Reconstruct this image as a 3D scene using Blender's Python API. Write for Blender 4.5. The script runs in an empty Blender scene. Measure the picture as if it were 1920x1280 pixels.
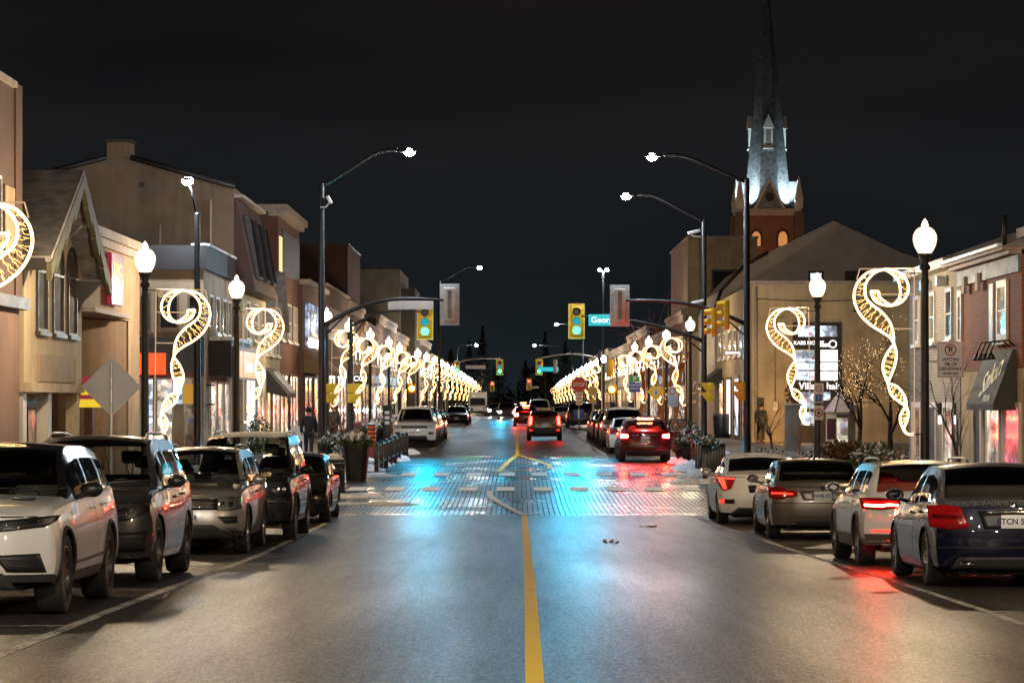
import bpy, bmesh, math, random
import numpy as np
from mathutils import Vector, Matrix

random.seed(7)
C = bpy.context.scene.collection
R = math.radians
EYE = 2.05          # camera height above the z = 0 datum (m)
F = 5333.0          # focal length in photo pixels (100 mm on 36 mm, 1920 wide)
VX, VY = 970.0, 750.0

# ------------------------------------------------------------------ terrain profile of the street
GY = np.array([-60, 0, 20, 27, 35, 45, 52, 60, 66, 77, 87, 100, 110, 145, 200, 274, 350, 450, 600, 800, 1500, 4000], float)
GG = np.array([1.5, 1.72, 1.93, 2.04, 2.2, 2.4, 2.47, 2.55, 2.54, 2.4, 2.28, 2.13, 2.08, 2.05, 1.9, 1.75, 1.8, 2.1, 2.9, 4.5, 9, 9], float)

def pchip(xs, ys):
    xs = np.asarray(xs, float); ys = np.asarray(ys, float)
    h = np.diff(xs); d = np.diff(ys) / h
    m = np.zeros(len(xs)); m[0] = d[0]; m[-1] = d[-1]
    for i in range(1, len(xs) - 1):
        if d[i-1] * d[i] > 0:
            w1 = 2*h[i] + h[i-1]; w2 = h[i] + 2*h[i-1]
            m[i] = (w1 + w2) / (w1/d[i-1] + w2/d[i])
    def f(x):
        x = min(max(x, xs[0]), xs[-1])
        i = min(int(np.searchsorted(xs, x, side='right')) - 1, len(xs) - 2)
        t = (x - xs[i]) / h[i]
        return float((2*t**3-3*t*t+1)*ys[i] + (t**3-2*t*t+t)*h[i]*m[i] + (-2*t**3+3*t*t)*ys[i+1] + (t**3-t*t)*h[i]*m[i+1])
    return f
_g = pchip(GY, GG)
def E(y):                       # road height at distance y
    return EYE - _g(y)
def at(px, py, y):              # photo pixel -> point at distance y
    return Vector(((px - VX) * y / F, y, EYE - (py - VY) * y / F))
def px2y(px, x):                # distance at which a facade line x = const shows at column px
    return x * F / (px - VX)

# ------------------------------------------------------------------ mesh builder
class MB:
    def __init__(s): s.v = []; s.f = []; s.m = []; s.s = []
    def add(s, vs, fs, mi=0, sm=False):
        o = len(s.v); s.v += [tuple(v) for v in vs]
        for f in fs:
            s.f.append([i + o for i in f]); s.m.append(mi); s.s.append(sm)
        return s
    def box(s, x0, x1, y0, y1, z0, z1, mi=0):
        x0, x1 = min(x0, x1), max(x0, x1); y0, y1 = min(y0, y1), max(y0, y1); z0, z1 = min(z0, z1), max(z0, z1)
        return s.add([(x0,y0,z0),(x1,y0,z0),(x1,y1,z0),(x0,y1,z0),(x0,y0,z1),(x1,y0,z1),(x1,y1,z1),(x0,y1,z1)],
                     [(0,3,2,1),(4,5,6,7),(0,1,5,4),(1,2,6,5),(2,3,7,6),(3,0,4,7)], mi)
    def cbox(s, c, d, mi=0, rot=None):
        m = MB().box(-d[0]/2, d[0]/2, -d[1]/2, d[1]/2, -d[2]/2, d[2]/2)
        rm = rot if rot is not None else Matrix.Identity(3)
        return s.add([tuple(rm @ Vector(v) + Vector(c)) for v in m.v], m.f, mi)
    def rbox(s, c, d, r=0.02, mi=0, rot=None):           # bevelled box
        bm = bmesh.new(); bmesh.ops.create_cube(bm, size=1)
        for v in bm.verts: v.co = Vector((v.co.x*d[0], v.co.y*d[1], v.co.z*d[2]))
        bmesh.ops.bevel(bm, geom=bm.edges[:], offset=r, segments=2, affect='EDGES', profile=.5)
        rm = rot if rot is not None else Matrix.Identity(3)
        bm.verts.index_update()
        s.add([tuple(rm @ v.co + Vector(c)) for v in bm.verts], [[v.index for v in f.verts] for f in bm.faces], mi, True)
        bm.free(); return s
    def quad(s, a, b, c, d, mi=0): return s.add([a, b, c, d], [(0,1,2,3)], mi)
    def prism(s, pts, ax, a, b, mi=0):                    # 2d polygon extruded along ax from a to b
        n = len(pts)
        def p(q, t): return {'x': (t, q[0], q[1]), 'y': (q[0], t, q[1]), 'z': (q[0], q[1], t)}[ax]
        vs = [p(q, a) for q in pts] + [p(q, b) for q in pts]
        fs = [list(range(n))[::-1], list(range(n, 2*n))] + [(i, (i+1) % n, n+(i+1) % n, n+i) for i in range(n)]
        return s.add(vs, fs, mi)
    def tube(s, pts, r, n=6, mi=0, sm=True, caps=True, closed=False):
        pts = [Vector(p) for p in pts]; k = len(pts)
        rs = r if isinstance(r, (list, tuple)) else [r]*k
        vs = []; up = None
        for i, p in enumerate(pts):
            a = pts[(i-1) % k] if (i > 0 or closed) else p
            b = pts[(i+1) % k] if (i < k-1 or closed) else p
            t = (b - a)
            t = t.normalized() if t.length > 1e-9 else Vector((0,0,1))
            if up is None: up = Vector((0,0,1)) if abs(t.z) < .9 else Vector((1,0,0))
            u = (up - t*up.dot(t))
            if u.length < 1e-4: u = t.orthogonal()
            u.normalize(); w = t.cross(u); up = u
            for j in range(n):
                q = 2*math.pi*j/n
                vs.append(p + (u*math.cos(q) + w*math.sin(q))*rs[i])
        fs = []
        for i in range(k if closed else k-1):
            i2 = (i+1) % k
            for j in range(n):
                fs.append((i*n+j, i*n+(j+1) % n, i2*n+(j+1) % n, i2*n+j))
        if caps and not closed: fs += [list(range(n))[::-1], list(range((k-1)*n, k*n))]
        return s.add(vs, fs, mi, sm)
    def lathe(s, prof, c=(0,0,0), n=16, mi=0, ax='z', sm=True, caps=True):
        vs = []; k = len(prof)
        for r, z in prof:
            for j in range(n):
                q = 2*math.pi*j/n; a, b = r*math.cos(q), r*math.sin(q)
                v = (a, b, z) if ax == 'z' else ((a, z, b) if ax == 'y' else (z, a, b))
                vs.append((v[0]+c[0], v[1]+c[1], v[2]+c[2]))
        fs = [(i*n+j, i*n+(j+1) % n, (i+1)*n+(j+1) % n, (i+1)*n+j) for i in range(k-1) for j in range(n)]
        if caps and prof[0][0] > 1e-4: fs.append(list(range(n))[::-1])
        if caps and prof[-1][0] > 1e-4: fs.append(list(range((k-1)*n, k*n)))
        return s.add(vs, fs, mi, sm)
    def ball(s, c, r, n=8, k=5, mi=0, sq=(1,1,1), jit=0):
        vs = []; fs = []
        for i in range(k+1):
            a = math.pi*i/k
            for j in range(n):
                q = 2*math.pi*j/n; rr = r*(1+random.uniform(-jit, jit))
                vs.append((c[0]+rr*math.sin(a)*math.cos(q)*sq[0], c[1]+rr*math.sin(a)*math.sin(q)*sq[1], c[2]+rr*math.cos(a)*sq[2]))
        for i in range(k):
            for j in range(n): fs.append((i*n+j, (i+1)*n+j, (i+1)*n+(j+1) % n, i*n+(j+1) % n))
        return s.add(vs, fs, mi, True)
    def merge(s, o, M=None):
        return_v = [tuple(M @ Vector(v)) for v in o.v] if M is not None else o.v
        k = len(s.v); s.v += return_v
        s.f += [[i+k for i in f] for f in o.f]; s.m += o.m; s.s += o.s
        return s
    def build(s, name, mats, parent=None, world=True, weld=False, sharp=None):
        if not isinstance(mats, (list, tuple)): mats = [mats]
        me = bpy.data.meshes.new(name)
        vs = s.v
        uvs = [Vector(v) for v in vs]
        if parent is not None and world:
            Mi = MWI[parent.name]; vs = [Mi @ v for v in uvs]
        me.from_pydata([tuple(v) for v in vs], [], s.f)
        me.polygons.foreach_set('material_index', s.m)
        me.polygons.foreach_set('use_smooth', s.s)
        uv = me.uv_layers.new(name='UVMap')
        nl = len(me.loops); arr = np.zeros((nl, 2)); li = np.zeros(nl, np.int32); me.loops.foreach_get('vertex_index', li)
        P = np.array([tuple(v) for v in uvs]).reshape(-1, 3)[li]
        me.update()
        st = np.zeros(len(me.polygons), np.int32); tt = np.zeros(len(me.polygons), np.int32); nn = np.zeros(len(me.polygons)*3)
        me.polygons.foreach_get('loop_start', st); me.polygons.foreach_get('loop_total', tt); me.polygons.foreach_get('normal', nn)
        nn = np.abs(nn.reshape(-1, 3)); ax = np.repeat(np.argmax(nn, axis=1), tt)
        arr[:, 0] = np.where(ax == 0, P[:, 1], P[:, 0]); arr[:, 1] = np.where(ax == 2, P[:, 1], P[:, 2])
        uv.data.foreach_set('uv', arr.ravel())
        for m in mats: me.materials.append(m)
        if weld:
            bm = bmesh.new(); bm.from_mesh(me); bmesh.ops.remove_doubles(bm, verts=bm.verts, dist=1e-4)
            bmesh.ops.recalc_face_normals(bm, faces=bm.faces); bm.to_mesh(me); bm.free()
        if sharp: me.set_sharp_from_angle(angle=R(sharp))
        o = bpy.data.objects.new(name, me); C.objects.link(o)
        if parent is not None:
            o.parent = parent; MWI[o.name] = MWI[parent.name]
        else: MWI[o.name] = Matrix.Identity(4)
        return o

MWI = {}
def pieces(mb):                 # connected pieces of a builder, each as a builder of its own
    par = {}
    def find(a):
        while par[a] != a: par[a] = par[par[a]]; a = par[a]
        return a
    key = {}
    ids = []
    for v in mb.v:
        k = (round(v[0], 4), round(v[1], 4), round(v[2], 4)); key.setdefault(k, len(key)); ids.append(key[k])
    for i in key.values(): par[i] = i
    for f in mb.f:
        for a in f[1:]: par[find(ids[a])] = find(ids[f[0]])
    out = {}
    for fi, f in enumerate(mb.f):
        o = out.setdefault(find(ids[f[0]]), (MB(), {}))
        m, mp = o
        for a in f:
            if a not in mp: mp[a] = len(m.v); m.v.append(mb.v[a])
        m.f.append([mp[a] for a in f]); m.m.append(mb.m[fi]); m.s.append(mb.s[fi])
    return [m for m, _ in out.values()]
def face_out(mb, c):            # turn every face of an open sheet away from point c
    c = Vector(c)
    for i, f in enumerate(mb.f):
        p = [Vector(mb.v[k]) for k in f]; n = (p[1]-p[0]).cross(p[2]-p[0])
        if n.dot(sum(p, Vector())/len(p) - c) < 0: mb.f[i] = f[::-1]
    return mb
def tag(o, label=None, cat=None, group=None, kind=None):
    if label: o['label'] = label
    if cat: o['category'] = cat
    if group: o['group'] = group
    if kind: o['kind'] = kind
    return o
def thing(name, label, cat, loc=(0,0,0), rz=0, group=None):
    o = bpy.data.objects.new(name, None); o.empty_display_size = .2; C.objects.link(o)
    o.location = loc; o.rotation_euler = (0, 0, rz); tag(o, label, cat, group)
    MWI[o.name] = (Matrix.Translation(Vector(loc)) @ Matrix.Rotation(rz, 4, 'Z')).inverted()
    return o
def dup(o, loc, rz=0, label=None, group=None, sc=None):
    def cp(a, par):
        c = a.copy(); C.objects.link(c)
        if par is not None: c.parent = par
        for ch in kids.get(a, []): cp(ch, c)
        return c
    kids = {}
    def walk(a):
        kids[a] = list(a.children)
        for ch in a.children: walk(ch)
    walk(o)
    c = cp(o, None); c.location = loc; c.rotation_euler = (0, 0, rz)
    if sc: c.scale = (sc, sc, sc)
    if label: c['label'] = label
    if group: c['group'] = group
    MWI[c.name] = (Matrix.Translation(Vector(loc)) @ Matrix.Rotation(rz, 4, 'Z')).inverted()
    return c
def text_mb(txt, size, M, ext=.004, mi=0, bold=0):
    cu = bpy.data.curves.new('t', 'FONT'); cu.body = txt; cu.size = size; cu.align_x = 'CENTER'; cu.align_y = 'CENTER'
    cu.extrude = ext; cu.offset = bold; cu.resolution_u = 3
    o = bpy.data.objects.new('t', cu); C.objects.link(o)
    dg = bpy.context.evaluated_depsgraph_get(); me = o.evaluated_get(dg).to_mesh()
    m = MB(); m.add([tuple(M @ v.co) for v in me.vertices], [list(p.vertices) for p in me.polygons], mi)
    o.evaluated_get(dg).to_mesh_clear(); bpy.data.objects.remove(o); bpy.data.curves.remove(cu)
    return m
def face_cam(p):                # text standing upright, read from -Y (towards the camera)
    return Matrix.Translation(Vector(p)) @ Matrix.Rotation(R(90), 4, 'X')
def cat_rom(pts, n):
    pts = [np.array(p, float) for p in pts]; P = [2*pts[0]-pts[1]] + pts + [2*pts[-1]-pts[-2]]
    k = len(pts)-1; out = []
    for i in range(n):
        u = i/(n-1)*k; j = min(int(u), k-1); t = u-j; a, b, c, d = P[j:j+4]
        out.append(.5*((2*b)+(-a+c)*t+(2*a-5*b+4*c-d)*t*t+(-a+3*b-3*c+d)*t**3))
    return out

# ------------------------------------------------------------------ materials
class NT:
    def __init__(s, name):
        s.m = bpy.data.materials.new(name); s.m.use_nodes = True; s.t = s.m.node_tree; s.n = s.t.nodes
        s.b = s.n['Principled BSDF']; s.out = s.n['Material Output']
    def new(s, t, **k):
        n = s.n.new(t)
        for a, v in k.items():
            if a in n.inputs.keys(): n.inputs[a].default_value = v
            else: setattr(n, a, v)
        return n
    def link(s, a, b): s.t.links.new(a, b)
    def co(s, kind='Object', scale=(1,1,1), rot=(0,0,0)):
        tc = s.new('ShaderNodeTexCoord'); mp = s.new('ShaderNodeMapping')
        mp.inputs['Scale'].default_value = scale; mp.inputs['Rotation'].default_value = rot
        s.link(tc.outputs[kind], mp.inputs[0]); return mp.outputs[0]
    def noise(s, vec, scale, detail=4, rough=.55):
        n = s.new('ShaderNodeTexNoise'); n.inputs['Scale'].default_value = scale; n.inputs['Detail'].default_value = detail
        n.inputs['Roughness'].default_value = rough; s.link(vec, n.inputs['Vector']); return n.outputs['Fac']
    def ramp(s, fac, stops):
        r = s.new('ShaderNodeValToRGB'); e = r.color_ramp.elements
        while len(e) < len(stops): e.new(.5)
        for i, (p, c) in enumerate(stops):
            e[i].position = p; e[i].color = (c, c, c, 1) if isinstance(c, (int, float)) else (*c, 1)
        s.link(fac, r.inputs[0]); return r.outputs[0]
    def mix(s, fac, a, b, mode='MIX'):
        n = s.new('ShaderNodeMix', data_type='RGBA', blend_type=mode)
        for i, v in ((0, fac), (6, a), (7, b)):
            if hasattr(v, 'links'): s.link(v, n.inputs[i])
            elif i == 0: n.inputs[0].default_value = v
            else: n.inputs[i].default_value = (*v, 1)
        return n.outputs[2]
    def math(s, op, a, b=0.0):
        n = s.new('ShaderNodeMath', operation=op)
        for i, v in ((0, a), (1, b)):
            if hasattr(v, 'links'): s.link(v, n.inputs[i])
            else: n.inputs[i].default_value = v
        return n.outputs[0]
    def bump(s, h, st=.3, d=.02):
        n = s.new('ShaderNodeBump'); n.inputs['Strength'].default_value = st; n.inputs['Distance'].default_value = d
        s.link(h, n.inputs['Height']); s.link(n.outputs[0], s.b.inputs['Normal'])
    def set(s, k, v):
        if hasattr(v, 'links'): s.link(v, s.b.inputs[k])
        else: s.b.inputs[k].default_value = (*v, 1) if isinstance(v, tuple) and len(v) == 3 else v

def plain(name, col, rough=.6, metal=0.0, var=.25, sc=3.0, bump=0.0, bsc=30, coat=0.0, spec=.5):
    t = NT(name); co = t.co()
    f = t.noise(co, sc, 5)
    c2 = tuple(min(1, c*(1+var)) for c in col); c1 = tuple(c*(1-var) for c in col)
    t.set('Base Color', t.ramp(f, [(.3, c1), (.7, c2)]))
    t.set('Roughness', t.ramp(t.noise(co, sc*2.3, 3), [(.3, max(.02, rough-.08)), (.7, min(1, rough+.08))]))
    t.set('Metallic', metal); t.set('Coat Weight', coat); t.set('Coat Roughness', .05); t.set('Specular IOR Level', spec)
    if bump: t.bump(t.noise(co, bsc, 4), bump, .02)
    return t.m
def emit(name, col, st, samp=None, vary=0):
    t = NT(name); t.set('Base Color', tuple(min(1, c)*.15 for c in col)); t.set('Emission Color', col); t.set('Emission Strength', st)
    if vary:
        f = t.noise(t.co(), vary, 2)
        t.set('Emission Color', t.mix(t.ramp(f, [(.35, 0.0), (.65, 1.0)]), tuple(c*.35 for c in col), col))
    if samp: t.m.cycles.emission_sampling = samp
    return t.m
def brick(name, c1, c2, mortar, sx=.22, sy=.075, rough=.8, ms=.012, dirt=.4, bump=.4):
    t = NT(name); uv = t.co('UV')
    b = t.new('ShaderNodeTexBrick'); t.link(uv, b.inputs['Vector'])
    b.inputs['Color1'].default_value = (*c1, 1); b.inputs['Color2'].default_value = (*c2, 1); b.inputs['Mortar'].default_value = (*mortar, 1)
    b.inputs['Scale'].default_value = 1; b.inputs['Brick Width'].default_value = sx; b.inputs['Row Height'].default_value = sy
    b.inputs['Mortar Size'].default_value = ms; b.inputs['Mortar Smooth'].default_value = .2; b.inputs['Bias'].default_value = 0
    f = t.noise(uv, .7, 6); g = t.noise(uv, 9, 3)
    c = t.mix(t.ramp(f, [(.35, 0.0), (.7, dirt)]), b.outputs[0], tuple(x*.35 for x in c1))
    c = t.mix(t.ramp(g, [(.4, 0.0), (.7, .3)]), c, tuple(min(1, x*1.5) for x in c2))
    t.set('Base Color', c); t.set('Roughness', rough)
    t.bump(t.math('SUBTRACT', 1.0, b.outputs['Fac']), bump, .01)
    return t.m
def plaster(name, col, rough=.85, streak=.35, sc=.8):
    t = NT(name); uv = t.co('UV'); st = t.co('UV', (2.2, .12, 1))
    f = t.noise(uv, sc, 6); s = t.noise(st, 1.6, 5); fi = t.noise(uv, 22, 4)
    c = t.ramp(f, [(.28, tuple(x*.66 for x in col)), (.5, tuple(x*.95 for x in col)), (.72, tuple(min(1, x*1.16) for x in col))])
    c = t.mix(t.ramp(s, [(.45, 0.0), (.75, streak)]), c, tuple(x*.40 for x in col)); c = t.mix(t.ramp(fi, [(.58, 0.0), (.75, .3)]), c, tuple(x*.5 for x in col))
    sp_ = t.new('ShaderNodeSeparateXYZ'); t.link(uv, sp_.inputs[0]); c = t.mix(t.math('MULTIPLY', t.ramp(sp_.outputs['Y'], [(.0, .6), (.16, 0.0)]), t.ramp(f, [(.3, .4), (.6, 1.0)])), c, tuple(x*.35 for x in col))
    t.set('Base Color', c); t.set('Roughness', rough); t.bump(fi, .25, .01)
    return t.m
def siding(name, col, pitch=.15, rough=.6, vert=False):
    t = NT(name); uv = t.co('UV'); w = t.new('ShaderNodeTexWave', wave_type='BANDS', bands_direction='X' if vert else 'Y', wave_profile='SAW')
    w.inputs['Scale'].default_value = 1/(pitch*2*math.pi)*math.pi*1.0; t.link(uv, w.inputs['Vector'])
    f = t.noise(uv, 1.1, 5)
    c = t.ramp(f, [(.3, tuple(x*.8 for x in col)), (.7, tuple(min(1, x*1.15) for x in col))])
    c = t.mix(t.ramp(w.outputs['Fac'], [(.86, 0.0), (.98, .55)]), c, tuple(x*.3 for x in col))
    t.set('Base Color', c); t.set('Roughness', rough); t.bump(w.outputs['Fac'], .5, .02)
    return t.m
def paint(name, col, metal=.0, frost=0.0, dirt=.28, rough=.30):
    t = NT(name); tc = t.new('ShaderNodeTexCoord'); co = tc.outputs['Object']
    sep = t.new('ShaderNodeSeparateXYZ'); t.link(co, sep.inputs[0])
    n = t.noise(co, 7, 6, .65); n2 = t.noise(co, 45, 3)
    dirt *= min(1, .12+1.6*max(col)); low = t.math('MULTIPLY', t.ramp(sep.outputs['Z'], [(.15, 1.0), (.85, .12)]), t.ramp(n, [(.3, .2), (.75, 1.0)]))
    d = t.math('MULTIPLY', low, dirt)
    c = t.mix(d, col, (.11, .10, .09))
    r = t.math('ADD', t.math('MULTIPLY', d, .35), rough)
    cw = t.math('SUBTRACT', 1.0, t.math('MULTIPLY', d, 1.2))
    if frost:
        ge = t.new('ShaderNodeNewGeometry'); s2 = t.new('ShaderNodeSeparateXYZ'); t.link(ge.outputs['Normal'], s2.inputs[0])
        up = t.ramp(s2.outputs['Z'], [(.45, 0.0), (.85, 1.0)])
        fr = t.math('MULTIPLY', t.math('MULTIPLY', up, t.ramp(n2, [(.42, .15), (.6, 1.0)])), frost)
        c = t.mix(fr, c, (.55, .55, .57)); r = t.math('ADD', r, t.math('MULTIPLY', fr, .4)); cw = t.math('MULTIPLY', cw, t.math('SUBTRACT', 1.0, fr))
    t.set('Specular IOR Level', .2); t.set('Base Color', c); t.set('Roughness', r); t.set('Metallic', metal); t.set('Coat Weight', cw); t.set('Coat Roughness', .03)
    return t.m
def glass(name, tint, refl=1.0, rough=.02):
    t = NT(name); n = t.n
    tr = t.new('ShaderNodeBsdfTransparent'); tr.inputs[0].default_value = (*tint, 1)
    gl = t.new('ShaderNodeBsdfGlossy'); gl.inputs['Roughness'].default_value = rough; gl.inputs[0].default_value = (refl, refl, refl, 1)
    fr = t.new('ShaderNodeFresnel'); fr.inputs['IOR'].default_value = 1.55
    mx = t.new('ShaderNodeMixShader'); t.link(fr.outputs[0], mx.inputs[0]); t.link(tr.outputs[0], mx.inputs[1]); t.link(gl.outputs[0], mx.inputs[2])
    t.link(mx.outputs[0], t.out.inputs[0]); n.remove(t.b)
    return t.m

M = {}
M['black'] = plain('black_paint', (.012, .012, .013), .38, 0, .3)
M['pole'] = plain('dark_pole_paint', (.02, .02, .02), .42, .2, .3, 4)
M['trim'] = plain('black_plastic', (.018, .018, .019), .62, 0, .3, 9, .1, 90)
M['tyre'] = plain('tyre_rubber', (.022, .021, .02), .85, 0, .5, 6, .2, 60)
M['rim'] = plain('alloy_silver', (.42, .42, .43), .3, .9, .25, 8)
M['rimdark'] = plain('alloy_dark', (.09, .09, .095), .35, .8, .25, 8)
M['chrome'] = plain('chrome', (.75, .75, .76), .1, 1, .05)
M['galv'] = plain('galvanised_steel', (.42, .43, .43), .45, .7, .2, 5)
M['cabin'] = plain('cabin_fabric', (.13, .12, .11), .8, 0, .3)
M['cabinl'] = plain('cabin_fabric_pale', (.16, .14, .12), .8, 0, .3)
M['under'] = plain('underbody', (.01, .01, .01), .9)
M['glass'] = glass('tinted_glass', (.72, .76, .74))
M['glassd'] = glass('dark_glass', (.22, .23, .25))
M['wglass'] = glass('window_glass', (.75, .78, .78))
M['lampg'] = glass('lamp_cover', (.85, .86, .88))
M['redl'] = plain('red_lens', (.35, .006, .008), .15, 0, .2, 20, 0, 30, 1)
M['white'] = plain('white_plastic', (.72, .72, .70), .4, 0, .08)
M['plate'] = plain('plate_white', (.75, .76, .78), .4, 0, .1)
M['platet'] = plain('plate_blue', (.02, .03, .12), .5)
M['snow'] = plain('snow', (.76, .76, .78), .8, 0, .3, 5, .9, 16)
M['yellow'] = plain('signal_yellow', (.78, .50, .015), .4, 0, .12, 4, 0, 30, .2)
M['sigback'] = plain('sign_back_aluminium', (.46, .48, .50), .6, 0, .15, 6)
t = NT('frosted_globe'); lw = t.new('ShaderNodeLayerWeight'); lw.inputs[0].default_value = .45
em = t.new('ShaderNodeEmission'); t.link(t.ramp(lw.outputs['Facing'], [(0.0, (1.0, .93, .80)), (.75, (1.0, .74, .44)), (1.0, (.85, .55, .28))]), em.inputs[0])
st = t.math('ADD', 1.0, t.math('MULTIPLY', t.ramp(lw.outputs['Facing'], [(.1, 1.0), (.75, 0.0)]), 9.0)); t.link(st, em.inputs[1])
tr = t.new('ShaderNodeBsdfTransparent'); mx = t.new('ShaderNodeMixShader'); mx.inputs[0].default_value = .4; t.link(em.outputs[0], mx.inputs[1]); t.link(tr.outputs[0], mx.inputs[2]); t.link(mx.outputs[0], t.out.inputs[0]); t.n.remove(t.b)
t.m.cycles.emission_sampling = 'NONE'; M['globe'] = t.m
M['globefar'] = emit('globe_glow_far', (1.0, .74, .44), 420)
M['led'] = emit('led_glow', (.84, .91, 1.0), 1700)
M['ledwarm'] = emit('led_glow_warm', (1.0, .89, .76), 4600)
M['rope'] = emit('rope_light', (1.0, .56, .22), 8.5)
M['ropefar'] = emit('rope_light_far', (1.0, .56, .22), 7, 'NONE')
M['spark'] = emit('spark_light', (1.0, .52, .16), 5, 'NONE', 22)
M['frame'] = emit('scroll_frame_painted_glow', (1.0, .66, .38), .55, 'NONE')  # rope light falling on the frame is put in as emission
M['green'] = emit('green_lens_lit', (.16, .86, 1.0), 2.0, 'NONE')
M['midspill'] = emit('mid_lens_green_spill', (.0, .42, .52), .8, 'NONE')  # green spill painted as a glow on the unlit middle lens
M['lensoff'] = plain('lens_off', (.03, .035, .045), .25)
M['redlit'] = emit('red_lens_lit', (1.0, .012, .008), 60)
M['redbrake'] = emit('brake_light_lit', (1.0, .03, .012), 800)
M['rednglow'] = emit('tail_light_reflector_glow', (1.0, .02, .01), 5)  # emission also paints the shine of the unlit bumper reflectors
M['orange'] = emit('orange_lens_lit', (1.0, .22, .03), 60)
M['headlit'] = emit('headlight_lit', (1.0, .97, .92), 900)
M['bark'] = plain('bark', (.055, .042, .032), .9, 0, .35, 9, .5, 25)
M['barkw'] = plain('bark_painted_warm_light', (.36, .16, .06), .9, 0, .35, 9, .5, 25)  # lit copy of the bark, warm lamp light put into its colour
M['leaf'] = plain('evergreen_leaf', (.045, .065, .028), .7, 0, .5, 12)
M['leafdry'] = plain('dry_leaf', (.20, .10, .035), .8, 0, .5, 12)
M['conifer'] = plain('conifer_needles', (.016, .022, .022), .9, 0, .4, 3)
# ================================================================== SETTING
XL, XR = -10.2, 10.8           # facade lines
KL, KR = -6.3, 6.9             # kerb lines
def ysteps(a, b):
    ys = []; y = a
    while y < b:
        ys.append(y); y += 2.0 if y < 130 else (6 if y < 500 else 60)
    return ys + [b]
def strip(m, xa, xb, y0, y1, dz, nx=1, mi=0, sm=True):
    ys = ysteps(y0, y1); vs = []; fs = []
    for y in ys:
        a = xa(y) if callable(xa) else xa; b = xb(y) if callable(xb) else xb
        for i in range(nx+1):
            vs.append((a+(b-a)*i/nx, y, E(y)+dz))
    w = nx+1
    for k in range(len(ys)-1):
        for i in range(nx): fs.append((k*w+i, k*w+i+1, (k+1)*w+i+1, (k+1)*w+i))
    m.add(vs, fs, mi, sm); return m

# --- materials for the ground
t = NT('asphalt'); co = t.co()
fine = t.noise(t.co('Object', (1, .17, 1)), 36, 3, .8); patch = t.noise(co, .35, 5); lane = t.noise(t.co('Object', (1.3, .035, 1)), 1.0, 4); sp = t.noise(t.co('Object', (1, .22, 1)), 95, 2)
c = t.ramp(patch, [(.3, (.028, .0225, .017)), (.7, (.047, .039, .030))])
c = t.mix(t.ramp(fine, [(.40, .9), (.53, 0.0)]), c, (.012, .010, .008))
c = t.mix(t.ramp(fine, [(.53, 0.0), (.66, .85)]), c, (.115, .098, .08))
c = t.mix(t.ramp(sp, [(.60, 0.0), (.70, .8)]), c, (.22, .19, .16))
c = t.mix(t.ramp(lane, [(.42, 0.0), (.66, .22)]), c, (.085, .083, .08))
vo = t.new('ShaderNodeTexVoronoi', feature='DISTANCE_TO_EDGE'); wn = t.new('ShaderNodeTexNoise'); wn.inputs['Scale'].default_value = .9; t.link(co, wn.inputs['Vector'])
va = t.new('ShaderNodeVectorMath', operation='ADD'); vm = t.new('ShaderNodeVectorMath', operation='SCALE'); vm.inputs['Scale'].default_value = 1.6; t.link(wn.outputs['Color'], vm.inputs[0]); t.link(t.co('Object', (.55, .16, 1)), va.inputs[0]); t.link(vm.outputs[0], va.inputs[1]); t.link(va.outputs[0], vo.inputs['Vector']); vo.inputs['Scale'].default_value = 1.0
ck = t.math('MULTIPLY', t.ramp(vo.outputs['Distance'], [(.0, 1.0), (.016, 0.0)]), t.ramp(patch, [(.45, 0.0), (.6, .8)]))
c = t.mix(ck, c, (.012, .012, .012))
t.set('Base Color', c)
wet = t.ramp(t.noise(t.co('Object', (.55, .05, 1)), 1.0, 5), [(.35, .2), (.65, .8)])
t.set('Roughness', t.math('ADD', .31, t.math('MULTIPLY', wet, .17))); g2 = t.noise(t.co('Object', (1, .05, 1)), 5, 5, .75)
t.set('Specular IOR Level', t.math('MULTIPLY', t.math('MULTIPLY', t.ramp(fine, [(.38, .35), (.64, 1.0)]), t.ramp(g2, [(.36, .45), (.64, 1.0)])), .085))
t.bump(fine, .28, .012); M['asphalt'] = t.m

t = NT('wet_brick_paving'); uv = t.co('Object', (1, 1, 1), (0, 0, R(90)))
b = t.new('ShaderNodeTexBrick'); t.link(uv, b.inputs['Vector'])
for k, v in (('Color1', (.060, .038, .028, 1)), ('Color2', (.022, .016, .014, 1)), ('Mortar', (.010, .010, .010, 1))): b.inputs[k].default_value = v
for k, v in (('Scale', 1), ('Brick Width', .26), ('Row Height', .12), ('Mortar Size', .015), ('Mortar Smooth', .3), ('Bias', 0)): b.inputs[k].default_value = v
pn = t.noise(t.co(), .5, 5); f2 = t.noise(t.co(), 30, 3)
c = t.mix(t.ramp(pn, [(.35, 0.0), (.7, .5)]), b.outputs[0], (.05, .043, .037)); t.set('Base Color', c)
wetb = t.ramp(t.noise(t.co(), .28, 4), [(.38, .19), (.62, .36)])
wetb = t.math('ADD', wetb, t.math('MULTIPLY', t.ramp(b.outputs['Color'], [(.02, .0), (.09, 1.0)]), .12))
t.set('Roughness', t.math('ADD', wetb, t.math('MULTIPLY', b.outputs['Fac'], .5))); t.set('Specular IOR Level', .10)
h = t.math('ADD', t.math('MULTIPLY', t.math('SUBTRACT', 1.0, b.outputs['Fac']), 1.0), t.math('MULTIPLY', f2, .12))
t.bump(h, .45, .015); M['pavers'] = t.m

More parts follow.
